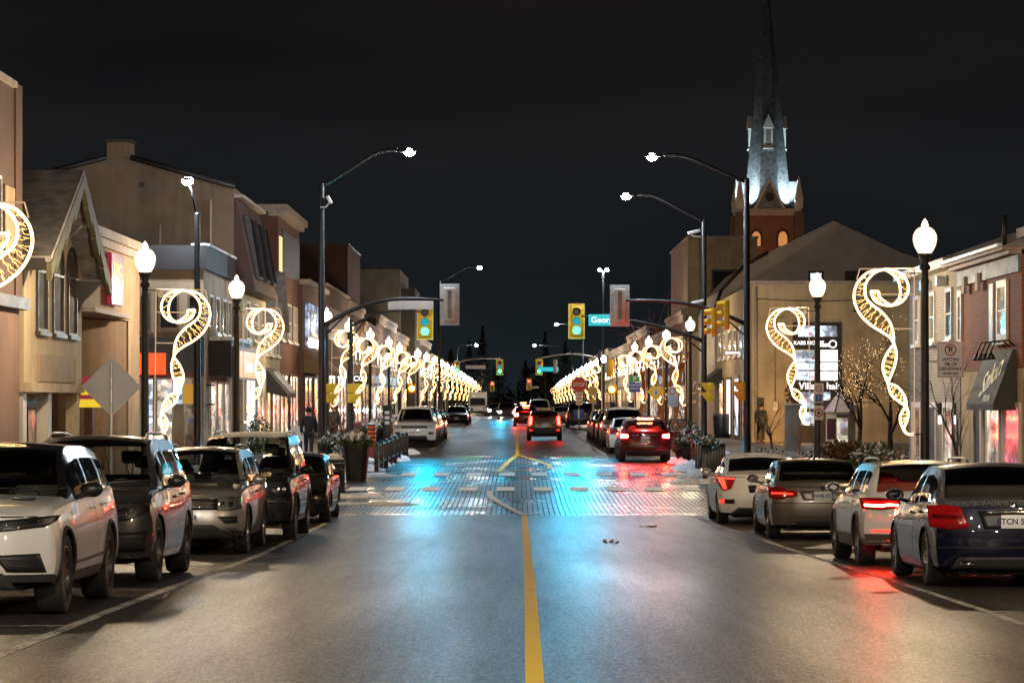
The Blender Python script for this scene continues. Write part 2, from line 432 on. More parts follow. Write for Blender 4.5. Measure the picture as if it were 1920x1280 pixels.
t = NT('sidewalk_paving'); uv = t.co('UV')
b = t.new('ShaderNodeTexBrick'); t.link(uv, b.inputs['Vector'])
for k, v in (('Color1', (.24, .21, .175, 1)), ('Color2', (.17, .15, .13, 1)), ('Mortar', (.06, .055, .05, 1))): b.inputs[k].default_value = v
for k, v in (('Scale', 1), ('Brick Width', 1.2), ('Row Height', 1.2), ('Mortar Size', .03), ('offset', 0.0)):
    if k == 'offset': b.offset = 0
    else: b.inputs[k].default_value = v
c = t.mix(t.ramp(t.noise(uv, .6, 6), [(.4, 0.0), (.7, .6)]), b.outputs[0], (.09, .08, .07))
c = t.mix(t.ramp(t.noise(uv, 1.7, 5), [(.55, 0.0), (.66, .75)]), c, (.6, .6, .62))
t.set('Base Color', c); t.set('Roughness', t.ramp(t.noise(uv, 1.1, 4), [(.3, .35), (.7, .7)])); t.bump(t.noise(uv, 20, 4), .3, .01); M['walk'] = t.m
M['kerb'] = plain('kerb_concrete', (.28, .265, .24), .75, 0, .35, 2.5, .4, 18)
M['linew'] = plain('road_paint_white', (.55, .54, .50), .55, 0, .35, 5, .2, 40)
def worn(name, col, wa=.55, wb=.72):
    t = NT(name); co = t.co('Object', (1, .35, 1)); f = t.noise(co, 7, 6, .75)
    t.set('Base Color', t.mix(t.ramp(f, [(wa, 0.0), (wb, .85)]), col, (.08, .07, .06))); t.set('Roughness', .75); t.set('Specular IOR Level', .25); t.bump(t.noise(co, 38, 3), .3, .01); return t.m
M['linew'] = worn('road_paint_white', (.72, .70, .64)); M['liney'] = worn('road_paint_yellow', (.82, .55, .03), .6, .78); M['lineold'] = worn('old_road_paint', (.50, .47, .40), .44, .6); M['zebra'] = worn('zebra_paint', (.84, .82, .77), .74, .9); M['lineg'] = worn('road_paint_green', (.12, .30, .14))
M['dirtground'] = plain('ground_earth', (.05, .048, .042), .9, 0, .4, .5, .4, 6)

# --- ground (one sheet to the horizon), road, paved junction, sidewalks, kerbs
def gh(x, y):
    return E(y) - .02
m = MB(); ys = ysteps(-60, 800) + [1500, 2500, 4000]; xs = [-4000, -600, -120, -40, -20, -12, 0, 12, 20, 40, 120, 600, 4000]
m.add([(x, y, E(y) - .06) for y in ys for x in xs],
      [(k*13+i, k*13+i+1, (k+1)*13+i+1, (k+1)*13+i) for k in range(len(ys)-1) for i in range(12)], 0, True)
tag(m.build('ground', M['dirtground']), kind='structure')
PV0, PV1 = 63.0, 107.0          # brick paved junction
m = MB(); strip(m, KL, KR, -60, PV0, 0, 8); strip(m, KL, KR, PV1, 800, 0, 8)
tag(m.build('road', M['asphalt']), kind='structure')
m = MB(); strip(m, KL, KR, PV0, PV1, 0, 6); strip(m, -60, KL, 72, 78, 0.0, 4); strip(m, KR, 60, 66, 72, 0, 4)
tag(m.build('paved_road', M['pavers']), kind='structure')
def side(y, x0, w):              # kerb build-outs near the junction
    return x0
m = MB(); kb = MB()
def walk(sgn, k0, f, y0, y1):
    a, b = (f - 6, k0 - .16) if sgn < 0 else (k0 + .16, f + 6)
    strip(m, a, b, y0, y1, .13, 3)
    k1 = k0 - .16 if sgn < 0 else k0 + .16
    ysx = ysteps(y0, y1); lo, hi = min(k0, k1), max(k0, k1)
    for i in range(len(ysx)-1):
        a0, a1 = ysx[i], ysx[i+1]; z0, z1 = E(a0), E(a1)
        kb.add([(lo,a0,z0-.1),(hi,a0,z0-.1),(hi,a1,z1-.1),(lo,a1,z1-.1),(lo,a0,z0+.134),(hi,a0,z0+.134),(hi,a1,z1+.134),(lo,a1,z1+.134)],
               [(4,5,6,7),(0,1,5,4),(1,2,6,5),(2,3,7,6),(3,0,4,7)])
walk(-1, KL, XL, -40, 72); walk(1, KR, XR, -40, 66)
walk(-1, -5.2, XL, 80, 104); walk(-1, KL, XL, 104.0, 700); walk(1, 5.9, XR, 80, 104); walk(1, KR, XR, 104, 700)
walk(1, KR, XR, 72, 80); walk(-1, KL, XL, 78, 80)
tag(m.build('sidewalk', M['walk']), kind='structure'); tag(kb.build('kerb', M['kerb']), kind='structure')

# --- painted markings
m = MB()
def mark(xa, xb, y0, y1, mi, dz=.005): strip(m, xa, xb, y0, y1, dz, 1, mi)
cx = pchip([-60, 19, 40, 63, 110, 800], [.05, .118, .155, .155, .0, .0])
mark(lambda y: cx(y)-.064, lambda y: cx(y)+.064, -20, PV0-.1, 1)
mark(lambda y: cx(y)-.07, lambda y: cx(y)+.07, PV1, 600, 1)
lx = pchip([-60, 20, 63], [-3.98, -3.97, -3.97])
rx = pchip([-60, 20, 31, 42, 50, 63], [4.58, 4.56, 4.55, 4.5, 4.3, 3.9])
mark(lambda y: lx(y)-.06, lambda y: lx(y)+.06, -20, 63, 3); mark(lambda y: rx(y)-.05, lambda y: rx(y)+.05, -20, 62.5, 3)
mark(lambda y: 3.35-.07, lambda y: 3.35+.07, 108, 420, 3); mark(-3.65, -3.54, 118, 420, 3)
for yc, x0, sg in ((25.3, -3.98, -1), (32.0, -3.75, -1), (43, -3.6, -1), (27.5, 4.6, 1), (38.6, 4.4, 1), (48.4, 4.25, 1)):   # bay dividers
    mark(x0, x0 + sg*2.3, yc, yc+.1, 3)
def seg(p, q, w, mi, dz=.018):
    p, q = Vector(p), Vector(q); d = (q-p); L = d.length; nrm = Vector((-d.y, d.x)).normalized()*w/2; k = max(1, int(L/1.5)); vs = []
    for i in range(k+1):
        c = p + d*i/k
        for s_ in (-1, 1):
            a = c + nrm*s_; vs.append((a.x, a.y, E(a.y)+dz))
    m.add(vs, [(2*i, 2*i+1, 2*i+3, 2*i+2) for i in range(k)], mi)
def gp(px, py):                  # photo pixel on the road -> (x, y)
    lo, hi = 15, 500
    for _ in range(60):
        mid = (lo+hi)/2
        if _g(mid)*F/mid > py - VY: lo = mid
        else: hi = mid
    return ((px-VX)*lo/F, lo)
for pts, mi, w in (([(982,966),(920,932),(917,921)], 0, .16), ([(982,966),(1012,961)], 0, .12), ([(917,921),(990,918)], 0, .1),
                   ([(970,853),(935,884)], 1, .17), ([(970,853),(1032,873),(1028,879),(935,884)], 1, .13)):
    for a, b_ in zip(pts, pts[1:]): seg(gp(*a), gp(*b_), w, mi)
for pa, pb in ((920.5, 913.5), (892.8, 886.2)):             # zebra bars of the two crossings
    ya, yb = gp(970, pa)[1], gp(970, pb)[1]
    for k in range(-4, 9):
        x0 = -2.56 + k*1.0
        if KL+.2 < x0 < KR-.7: mark(x0, x0+.48, ya, yb, 4, .016)
for px0, px1 in ((848, 905), (1040, 1110)):                  # pale green lane patches
    a, b_ = gp(px0, 862), gp(px1, 856); m.quad(*[(p, q, E(q)+.006) for p, q in ((a[0],a[1]),(gp(px1,861)[0],a[1]),(b_[0],b_[1]),(gp(px0+20,856)[0],b_[1]))], 2)
tag(m.build('road_markings', [M['linew'], M['liney'], M['lineg'], M['lineold'], M['zebra']]), kind='structure')

# --- snow drifts along kerbs and build-outs
def blob(m, cx_, cy_, rx_, ry_, h, z, n=14, seed=0):
    rnd = random.Random(seed); n = 22; ph = [rnd.uniform(0, 6.28) for _ in range(6)]; vs = [(cx_, cy_, z+h*.75)]; fs = []; k = 8
    for i in range(1, k+1):
        for j in range(n):
            q = 2*math.pi*j/n; rr = (i/k)*(1+.25*math.sin(2*q+ph[0])+.18*math.sin(3*q+ph[1])+.12*math.sin(5*q+ph[2])+.07*math.sin(9*q+ph[3]))
            X_, Y_ = rr*math.cos(q), rr*math.sin(q); lump = .5+.5*math.sin(5.1*X_+ph[4])*math.sin(4.3*Y_+ph[5])+.35*math.sin(11*X_+ph[2])*math.sin(9*Y_+ph[1])
            hh = h*max(0, 1-(i/k)**1.5)*(.55+.45*lump)*(1+rnd.uniform(-.10, .10)) if i < k else -.03
            vs.append((cx_+rx_*rr*math.cos(q), cy_+ry_*rr*math.sin(q), z+hh))
    for j in range(n): fs.append((0, 1+j, 1+(j+1) % n))
    for i in range(k-1):
        for j in range(n): fs.append((1+i*n+j, 1+(i+1)*n+j, 1+(i+1)*n+(j+1) % n, 1+i*n+(j+1) % n))
    m.add(vs, fs, 0, True)
m = MB(); rnd = random.Random(3)
for sgn, k0 in ((-1, KL), (1, KR)):
    y = 22
    while y < 400:
        if not (70 < y < 80 and sgn < 0) and not (64 < y < 74 and sgn > 0):
            kk = k0 if (y < 79 or y > 105) else (-5.2 if sgn < 0 else 5.9)
            if rnd.random() < .78: blob(m, kk + sgn*rnd.uniform(-.25, .5), y, rnd.uniform(.2, .5), rnd.uniform(.5, 1.6), rnd.uniform(.06, .22), E(y)+(.02 if rnd.random() < .5 else .13), 14, int(y*7))
        y += rnd.uniform(.8, 2.2)
for px, py, rx_, ry_, h in ((690,880,.35,1.6,.12),(720,872,.3,1.8,.16),(745,862,.35,2.2,.2),(700,893,.5,.9,.08),(770,850,.3,1.6,.15),(1290,880,.5,1.6,.2),(1312,895,.55,1.2,.22),(1275,868,.35,1.6,.16),(1340,905,.4,1.2,.16),(1298,905,.6,.7,.1),(660,930,.7,1.1,.05),(690,945,.9,.7,.03)):
    x_, y_ = gp(px, py); blob(m, x_, y_, rx_*1.25, ry_*1.15, h*1.35, E(y_)+.02, 16, px)
for y_, x_, r_, h in ((30.7,-5.0,.35,.05),(40,-5.2,.8,.1),(47.6,-5.1,.7,.1),(36.6,5.9,.6,.13),(47,5.7,.9,.12),(55,5.4,.7,.1),(36.9,5.1,.3,.12),):
    blob(m, x_, y_, r_, r_*.7, h, E(y_), 14, int(y_*10))
tag(m.build('snow', M['snow']), kind='stuff')
# --- a fallen leaf clump on the road
m = MB(); rnd = random.Random(5)
for px, py in ((1215,990),(1140,1017),(1208,989),(1222,988),(1150,1018)):
    x_, y_ = gp(px, py)
    for k in range(5):
        a = rnd.uniform(0, 6.28); c_ = Vector((x_+rnd.uniform(-.08,.08), y_+rnd.uniform(-.3,.3), E(y_)+.03)); u = Vector((math.cos(a), math.sin(a), rnd.uniform(-.3,.6)))*.06; w = Vector((-math.sin(a), math.cos(a), .2))*.04
        m.quad(c_-u, c_+w, c_+u, c_-w)
tag(m.build('leaf_litter', M['leafdry']), kind='stuff')
# ================================================================== VEHICLES
def smooth01(t): t = min(max(t, 0), 1); return t*t*(3-2*t)
class Car:
    def __init__(s, L, W, H, wb, fo, R, top, belt, cowl, rf, rr, rg, w0, w1, pillars, sill=.24, clad=0.0, Bf=.34, Br=.30, pf=(.10, .08), pr=(.06, .08), tum=.30, pfz=.5, prz=.55):
        s.__dict__.update({k: v for k, v in locals().items() if k != 's'})
        s.top_f = pchip(*zip(*top)); s.belt_f = pchip(*zip(*belt))
        s.ft = s.top_f(0); s.rt = s.top_f(L); s.hwm = W/2
    def hw(s, st): return s.hwm*(1-.035*abs((st-s.L*.5)/(s.L*.5))**3)
    def bottom(s, st):
        zb = s.sill
        if st < s.fo-.3: zb = s.sill - .02 + .05*(1-st/(s.fo-.3))
        if st > s.fo+s.wb+.3: zb = s.sill + .05
        Ra = s.R+.055
        for c in (s.fo, s.fo+s.wb):
            d = abs(st-c)
            if d < Ra: zb = max(zb, s.R+math.sqrt(Ra*Ra-d*d))
        return zb
    def ysurf(s, st, z):                                   # half width of the lower body side
        hw = s.hw(st); zbl = s.belt_at(st); zm = .58*zbl
        if z > zm: t = (z-zm)/max(.05, zbl-zm); return hw*(1-.05*t*t - .012*smooth01((t-.72)/.1))
        t = (zm-z)/max(.05, zm-s.sill); return hw*(1-.055*t*t)
    def belt_at(s, st): return min(s.belt_f(st), s.top_f(st)-.035)
    def dx(s, st, y, z):                                   # station -> x with plan and profile curvature at both ends
        x = s.L/2 - st; q = abs(y)/s.hwm
        wf = max(0, 1-st/.8)**2; wr = max(0, 1-(s.L-st)/.8)**2
        def prof(z, p, zc, zt): return p[0]*max(0, (z-zc)/(zt-zc))**2 + p[1]*max(0, (zc-z)/.3)**2
        x -= wf*(s.Bf*min(q, 1.02)**3.2 + prof(min(z, s.ft+.03), s.pf, s.pfz, s.ft))
        x += wr*(s.Br*min(q, 1.02)**3.2 + prof(min(z, s.rt+.03), s.pr, s.prz, s.rt))
        return x
    TF = (1, .93, .78, .52, .26, 0)
    NB, NG = 9, 5
    def section(s, st):
        zb, zl, zt = s.bottom(st), s.belt_at(st), s.top_f(st); hw = s.hw(st); out = []
        for i in range(s.NB):
            z = zb + (zl-zb)*i/(s.NB-1); out.append((s.ysurf(st, z), z))
        h = zt-zl; crown = .018 + .03*min(1, h/.3); ze = zt-crown
        y1 = hw*.938 - .025; z1 = min(zl+.018, ze); ye = y1 - .04 - s.tum*max(0, h-.05)
        for i in range(s.NG):
            t = i/(s.NG-1); out.append((y1+(ye-y1)*t + .02*math.sin(math.pi*t)*min(1, h*2), z1+(ze-z1)*t))
        for f in s.TF[1:]: out.append((ye*f, ze+crown*(1-f*f)))
        return out
    def stations(s):
        br = [0, s.L, s.cowl, s.rf, s.rr, s.rg, s.w0, s.w1] + list(s.pillars) + [p+.09 for p in s.pillars]
        Ra = s.R+.055
        for c in (s.fo, s.fo+s.wb):
            for k in range(13):
                br.append(c - Ra*math.cos(math.pi*k/12))
            br += [c-Ra-.006, c+Ra+.006]
        br += [.04, .1, .18, .28, s.L-.04, s.L-.1, s.L-.18, s.L-.28]
        for a, b in ((s.cowl, s.rf), (s.rr, s.rg), (s.rg, s.L)): br += [a+(b-a)*k/5 for k in range(6)]
        br += list(np.linspace(0, s.L, 36))
        br = sorted(b for b in br if 0 <= b <= s.L); out = [br[0]]
        for b in br[1:]:
            if b-out[-1] > .005: out.append(b)
        out[-1] = s.L
        return out
    # ---- patches stuck on the skin; dark sheets paint the shade of recesses
    def fr_pt(s, y, z, off, rear):
        st = s.L if rear else 0; x = s.dx(st, y, z); return (x + (-off if rear else off), y, z)
    def patch(s, m, lo, up, rear=False, off=.006, mir=True, mi=0, nu=10, nv=4, depth=.02):
        def resamp(pl, n):
            pl = [np.array(p, float) for p in pl]
            d = [0]+list(np.cumsum([np.linalg.norm(b-a) for a, b in zip(pl, pl[1:])])); out = []
            for i in range(n+1):
                t = d[-1]*i/n; k = max(0, min(int(np.searchsorted(d, t, side='right'))-1, len(pl)-2))
                u = (t-d[k])/max(1e-6, d[k+1]-d[k]); out.append(pl[k]*(1-u)+pl[k+1]*u)
            return out
        for sg in ((1, -1) if mir else (1,)):
            A, B = resamp(lo, nu), resamp(up, nu); vs = []; fs = []
            for lay in (off, off-depth):
                for j in range(nv+1):
                    for i in range(nu+1):
                        p = A[i]+(B[i]-A[i])*j/nv; vs.append(s.fr_pt(p[0]*sg, p[1], lay, rear))
            w = nu+1; N = w*(nv+1)
            flip = (sg > 0) != rear
            def q(*a): fs.append(a if flip else a[::-1])
            for j in range(nv):
                for i in range(nu): q(j*w+i, j*w+i+1, (j+1)*w+i+1, (j+1)*w+i)
            rim = [i for i in range(w)] + [j*w+nu for j in range(1, nv+1)] + [nv*w+i for i in range(nu-1, -1, -1)] + [j*w for j in range(nv-1, 0, -1)]
            for a, b in zip(rim, rim[1:]+rim[:1]): q(b, a, a+N, b+N)
            m.add(vs, fs, mi, True)
        return m
    def sidestrip(s, m, pts, w, off=.004, mi=0, sides=(1, -1)):      # thin band along the body side through (st, z) points
        for sg in sides:
            vs = []
            for k, (st, z) in enumerate(pts):
                a = pts[max(0, k-1)]; b = pts[min(len(pts)-1, k+1)]; d = Vector((b[0]-a[0], b[1]-a[1])).normalized(); n = Vector((-d.y, d.x))*w/2
                for e in (-1, 1):
                    st2, z2 = st+n.x*e, z+n.y*e; y = s.ysurf(st2, z2)+off; vs.append((s.dx(st2, y, z2), y*sg, z2))
            m.add(vs, [(2*i, 2*i+2, 2*i+3, 2*i+1) if sg > 0 else (2*i, 2*i+1, 2*i+3, 2*i+2) for i in range(len(pts)-1)], mi, True)
        return m
    def sidepatch(s, m, lo, up, off=.006, mi=0, nu=8, nv=3):
        for sg in (1, -1):
            vs = []
            for j in range(nv+1):
                for i in range(nu+1):
                    u = i/nu; a = Vector(lo[0])*(1-u)+Vector(lo[1])*u; b = Vector(up[0])*(1-u)+Vector(up[1])*u; p = a+(b-a)*j/nv
                    y = s.ysurf(p.x, p.y)+off; vs.append((s.dx(p.x, y, p.y), y*sg, p.y))
            w = nu+1
            m.add(vs, [((j*w+i, (j+1)*w+i, (j+1)*w+i+1, j*w+i+1) if sg > 0 else (j*w+i, j*w+i+1, (j+1)*w+i+1, (j+1)*w+i)) for j in range(nv) for i in range(nu)], mi, True)
        return m
    # ---- shell split into body, glazing
    def shell(s):
        S = s.stations(); secs = [s.section(st) for st in S]; n = len(secs[0]); E_ = s.NB+s.NG-1
        bm = {k: MB() for k in ('body', 'wind', 'rear', 'winl', 'winr', 'pil')}
        def vert(i, j, sg):
            y, z = secs[i][j]; return (s.dx(S[i], y, z), y*sg, z)
        for i in range(len(S)-1):
            a, b = S[i], S[i+1]; mid = (a+b)/2
            h = s.top_f(mid)-s.belt_at(mid)
            for j in range(n-1):
                zmid = (secs[i][j][1]+secs[i+1][j+1][1])/2
                for sg in (1, -1):
                    q = [vert(i, j, sg), vert(i, j+1, sg), vert(i+1, j+1, sg), vert(i+1, j, sg)]
                    if sg < 0: q = q[::-1]
                    k = 'body'; mi = 1 if (j < s.NB-1 and zmid < s.clad) else (2 if j > s.NB and mid > s.cowl-.03 and h > .07 and zmid > s.belt_at(mid)+.035 else 0)
                    if s.NB <= j < E_-1 or (s.NB <= j < E_ and False):
                        if s.w0 < mid < s.w1 and h > .10:
                            k = 'pil' if any(p < mid < p+.09 for p in s.pillars) else ('winl' if sg > 0 else 'winr')
                    elif j >= E_+0 and s.cowl < mid < s.rf: k = 'wind' if j >= E_+1 or True and j > E_ else 'body'
                    elif j >= E_+1 and s.rr < mid < s.rg: k = 'rear'
                    bm[k].add(q, [(0, 1, 2, 3)], mi if k == 'body' else 0, True)
        for end, st in ((0, 0), (1, s.L)):                     # curved end caps
            sec = secs[0] if not end else secs[-1]; cols = [f*g for g in (1,) for f in s.TF] + [-f for f in s.TF[::-1][1:]]
            rows = sec[:E_+1]; vs = []; w = len(cols)
            for y, z in rows:
                for c in cols: vs.append((s.dx(st, y*c, z), y*c, z))
            ye, ze = rows[-1]; crown = sec[-1][1]-ze
            for c in cols: z = ze+crown*(1-c*c); vs.append((s.dx(st, ye*c, z), ye*c, z))
            for r in range(len(rows)):
                for c in range(w-1):
                    q = (r*w+c, r*w+c+1, (r+1)*w+c+1, (r+1)*w+c); q = q if end else q[::-1]
                    zm = (vs[q[0]][2]+vs[q[2]][2])/2
                    bm['body'].add([vs[k] for k in q], [(0, 1, 2, 3)], 1 if zm < s.clad else 0, True)
        u = bm['body']; bx = s.hwm*.80                          # underbody fill and wheel wells
        return bm

def make_wheel(Rr, wd, spokes, mat, rimr, parent, xy, side, cache={}):
    key = (Rr, wd, spokes, mat, rimr)
    t = MB(); h = wd/2
    t.lathe([(rimr, -h*.8), (Rr*.80, -h), (Rr*.95, -h*.97), (Rr*.99, -h*.8), (Rr, -h*.5), (Rr, 0), (Rr, h*.5), (Rr*.99, h*.8), (Rr*.95, h*.97), (Rr*.80, h), (rimr, h*.8)], (0,0,0), 32, 0, 'y', caps=False)
    for f in (-.45, -.15, .15, .45): t.lathe([(Rr+.001, h*f-.006), (Rr+.003, h*f), (Rr+.001, h*f+.006)], (0,0,0), 32, 0, 'y', caps=False)
    r = MB()
    r.lathe([(rimr*1.02, h*.88), (rimr*.97, h*.9), (rimr*.92, h*.72), (rimr*.90, -h*.6)], (0,0,0), 32, 0, 'y', caps=False)
    r.lathe([(.001, h*.70), (rimr*.16, h*.70), (rimr*.2, h*.6), (rimr*.2, h*.3)], (0,0,0), 14, 0, 'y')
    for k in range(spokes):
        a = 2*math.pi*k/spokes; ca, sa = math.cos(a), math.sin(a)
        def P(rad, tan, y): return (rad*ca - tan*sa, y, rad*sa + tan*ca)
        w0, w1 = rimr*.13, rimr*(.62/spokes+.06)
        r.add([P(rimr*.12,-w0,h*.68),P(rimr*.12,w0,h*.68),P(rimr*.95,w1,h*.8),P(rimr*.95,-w1,h*.8),P(rimr*.12,-w0,h*.45),P(rimr*.12,w0,h*.45),P(rimr*.95,w1,h*.55),P(rimr*.95,-w1,h*.55)],
              [(0,3,2,1),(4,5,6,7),(0,1,5,4),(1,2,6,5),(2,3,7,6),(3,0,4,7)])
    d = MB(); d.lathe([(.001, h*.2), (rimr*.88, h*.2), (rimr*.88, h*.1)], (0,0,0), 24, 0, 'y')
    o = t.build('wheel', M['tyre'], parent, world=False)
    o.location = (xy[0], xy[1], Rr); o.rotation_euler = (0, 0, 0 if side > 0 else math.pi)
    o2 = r.build('rim', mat, o, world=False, sharp=40)
    o3 = d.build('brake_disc', M['rimdark'], o, world=False)
    return o

def build_car(name, label, cat, sp, x, y, heading, paintm, group=None, det=None, wheel=(5, 'rim'), lod=0, seats=True, rails=None, glassm='glass', roofsnow=0, cladm=None, wd=.225):
    root = thing(name, label, cat, (x, y, E(y)), heading, group)
    pitch = math.atan((E(y+1.4)-E(y-1.4))/2.8)*(1 if heading > 0 else -1)
    root.rotation_euler = (0, -pitch, heading)
    b = sp.shell()
    B = lambda mb, n, mats, p=root, **k: mb.build(n, mats, p, world=False, **k)
    body = b['body']
    o = B(body, 'body', [paintm, cladm or M['trim'], M['gloss'] if (det and det.get('blackmir')) else paintm], weld=True, sharp=38)
    for k in ('wind', 'rear', 'winl', 'winr', 'pil'): face_out(b[k], (0, 0, .9))
    def BS(mb, n, mats):
        for pc in pieces(mb): B(pc, n, mats)
    B(b['wind'], 'windscreen', M[glassm]); B(b['rear'], 'rear_window', M[glassm], weld=False)
    for k in ('winl', 'winr'): BS(b[k], 'side_window', M['glassd']) if lod == 0 else B(b[k], 'side_window', M['glassd'])
    if b['pil'].v: BS(b['pil'], 'pillar', M['black']) if lod == 0 else B(b['pil'], 'pillar', M['black'])
    u = MB(); hb = sp.hwm; z0 = sp.sill-.03; ra = sp.R+.07
    u.box(sp.L/2-sp.fo-sp.wb+ra, sp.L/2-sp.fo-ra, -hb*.88, hb*.88, z0, sp.sill+.25)
    u.box(-sp.L/2+.28, sp.L/2-.28, -hb*.66, hb*.66, z0-.02, sp.R+.2)
    u.box(-sp.L/2+.25, sp.L/2-.25, -hb*.82, hb*.82, sp.R*2+.03, sp.R*2+.06)
    B(u, 'underbody', M['under'])
    for st in (sp.fo, sp.fo+sp.wb):
        for sg in (1, -1):
            make_wheel(sp.R, wd, wheel[0], M[wheel[1]], sp.R*.68, root, (sp.L/2-st, sg*(hb-wd/2-.015)), sg)
    if lod == 0:
        a = MB(); Ra = sp.R+.055                                # arch lips
        for st in (sp.fo, sp.fo+sp.wb):
            for sg in (1, -1):
                pts = []
                for k in range(17):
                    q = math.pi*(-.12+1.24*k/16); s_, z_ = st-Ra*math.cos(q), sp.R+Ra*math.sin(q)
                    if z_ > sp.sill: pts.append((sp.dx(s_, sp.hwm, z_), sg*(sp.ysurf(s_, z_)+.002), z_))
                a.tube(pts, .022 if sp.clad else .010, 5)
        BS(a, 'wheel_arch', (cladm or M['trim']) if sp.clad else paintm)
        sm = MB()                                             # door seams, handles
        hz = sp.belt_at(sp.cowl+.6)
        for st in det.get('doors', (sp.fo+.50, sp.pillars[0]+.03, sp.fo+sp.wb-.48)) if det else ():
            sp.sidestrip(sm, [(st+.01*k/10, sp.bottom(st)+.03+(hz-.01-sp.bottom(st)-.03)*k/10) for k in range(11)], .012, .004)
        BS(sm, 'door_seam', M['under'])
        bt = MB(); sts_ = np.linspace(sp.w0+.05, sp.w1-.05, 14); sp.sidestrip(bt, [(q, sp.belt_at(q)-.012) for q in sts_], .022, .006); BS(bt, 'window_trim', M['black'])
        if heading < 0:
            sm2 = MB(); sp.patch(sm2, [(-.80*hb, sp.ft-.035), (.80*hb, sp.ft-.035)], [(-.80*hb, sp.ft-.022), (.80*hb, sp.ft-.022)], False, .003, False, depth=.01); B(sm2, 'bonnet_seam', M['under'])
            for yy in (-.42, .30):
                wp = MB(); wp.tube([(sp.L/2-sp.cowl+.02, yy, sp.top_f(sp.cowl)+.02), (sp.L/2-sp.cowl-.10, yy+.55, sp.top_f(sp.cowl+.10)+.025)], .012, 4); B(wp, 'wiper', M['trim'])
        hd = MB()
        for st in (sp.pillars[0]-.14, sp.fo+sp.wb-.42):
            for sg in (1, -1):
                z_ = sp.belt_at(st)-.10; y_ = sp.ysurf(st, z_)+.018; hd.rbox((sp.L/2-st, sg*y_, z_), (.20, .026, .032), .010)
        BS(hd, 'door_handle', paintm)
    mm = MB(); mg = MB()                                       # mirrors
    stm = sp.cowl+.42; zm = sp.belt_at(stm)+.09
    for sg in (1, -1):
        mm = MB(); y_ = sg*(hb+.085)
        mm.ball((sp.L/2-stm, y_, zm+.02), .11, 14, 9, 0, (.75, 1.05, .72)); mm.tube([(sp.L/2-stm, sg*(hb-.08), zm-.06), (sp.L/2-stm, y_, zm-.02)], .022, 6)
        mo = B(mm, 'side_mirror', M['black'] if (det and det.get('blackmir')) else paintm)
        g_ = MB(); g_.lathe([(.001, 0), (.075, 0), (.08, .008)], (0,0,0), 14, 0, 'x'); g_.v = [(sp.L/2-stm-.072-v[0]*0, y_+v[1]*1.15, zm+.02+v[2]*.8) for v in g_.v]
        B(g_, 'mirror_glass', M['chrome' if lod == 0 else 'glassd'], mo)
    if seats:
        sx = sp.L/2-sp.fo-sp.wb*.50
        for sg in (1, -1):
            s_ = MB(); s_.rbox((sx, sg*.37, .62), (.5, .48, .16), .05); s_.rbox((sx-.30, sg*.37, .93), (.13, .48, .58), .05, 0, Matrix.Rotation(R(-12), 3, 'Y')); s_.rbox((sx-.36, sg*.37, sp.H-.30), (.09, .26, .17), .04)
            B(s_, 'seat', M['cabin'])
        s_ = MB(); s_.rbox((sx-1.15, 0, .90), (.14, 1.25, .55), .05, 0, Matrix.Rotation(R(-14), 3, 'Y'))
        for yy in (-.42, .42): s_.rbox((sx-1.2, yy, sp.H-.36), (.08, .25, .15), .03)
        B(s_, 'rear_seat', M['cabin'])
        s_ = MB(); s_.rbox((sp.L/2-sp.cowl-.35, 0, sp.belt_f(sp.cowl)-.06), (.45, 1.35, .16), .05); B(s_, 'dashboard', M['cabin'])
        s_ = MB(); n = 18; s_.tube([(sp.L/2-sp.cowl-.62+.06*math.sin(q), .36+.18*math.cos(q), sp.belt_f(sp.cowl)-.02+.17*math.sin(q)) for q in [2*math.pi*k/n for k in range(n)]], .014, 5, closed=True); B(s_, 'steering_wheel', M['cabin'])
    if rails:
        for sg in (1, -1):
            r_ = MB(); pts = []
            for k in range(13):
                st = rails[0]+(rails[1]-rails[0])*k/12; sec = sp.section(st); ye, ze = sec[sp.NB+sp.NG-1]
                pts.append((sp.L/2-st, sg*(ye-.06), ze+.028+(.045 if 0 < k < 12 else -.01)))
            r_.tube(pts, .017, 6); B(r_, 'roof_rail', M['galv'])
    if roofsnow:
        s_ = MB(); sts = np.linspace(sp.rf+.02, sp.rr-.02, 12); vs = []; rnd = random.Random(4); nn = 9
        for i, st in enumerate(sts):
            sec = sp.section(st); ye, ze = sec[sp.NB+sp.NG-1]; zc = sec[-1][1]
            for j in range(nn):
                f = -1+2*j/(nn-1); edge = (i in (0, 11)) or j in (0, nn-1)
                vs.append((sp.L/2-st, f*ye*.97, ze+(zc-ze)*(1-f*f)+(0.0 if edge else roofsnow*rnd.uniform(.8, 1.1))))
        s_.add(vs, [(i*nn+j, (i+1)*nn+j, (i+1)*nn+j+1, i*nn+j+1) for i in range(11) for j in range(nn-1)], 0, True); B(s_, 'roof_snow', M['snow'])
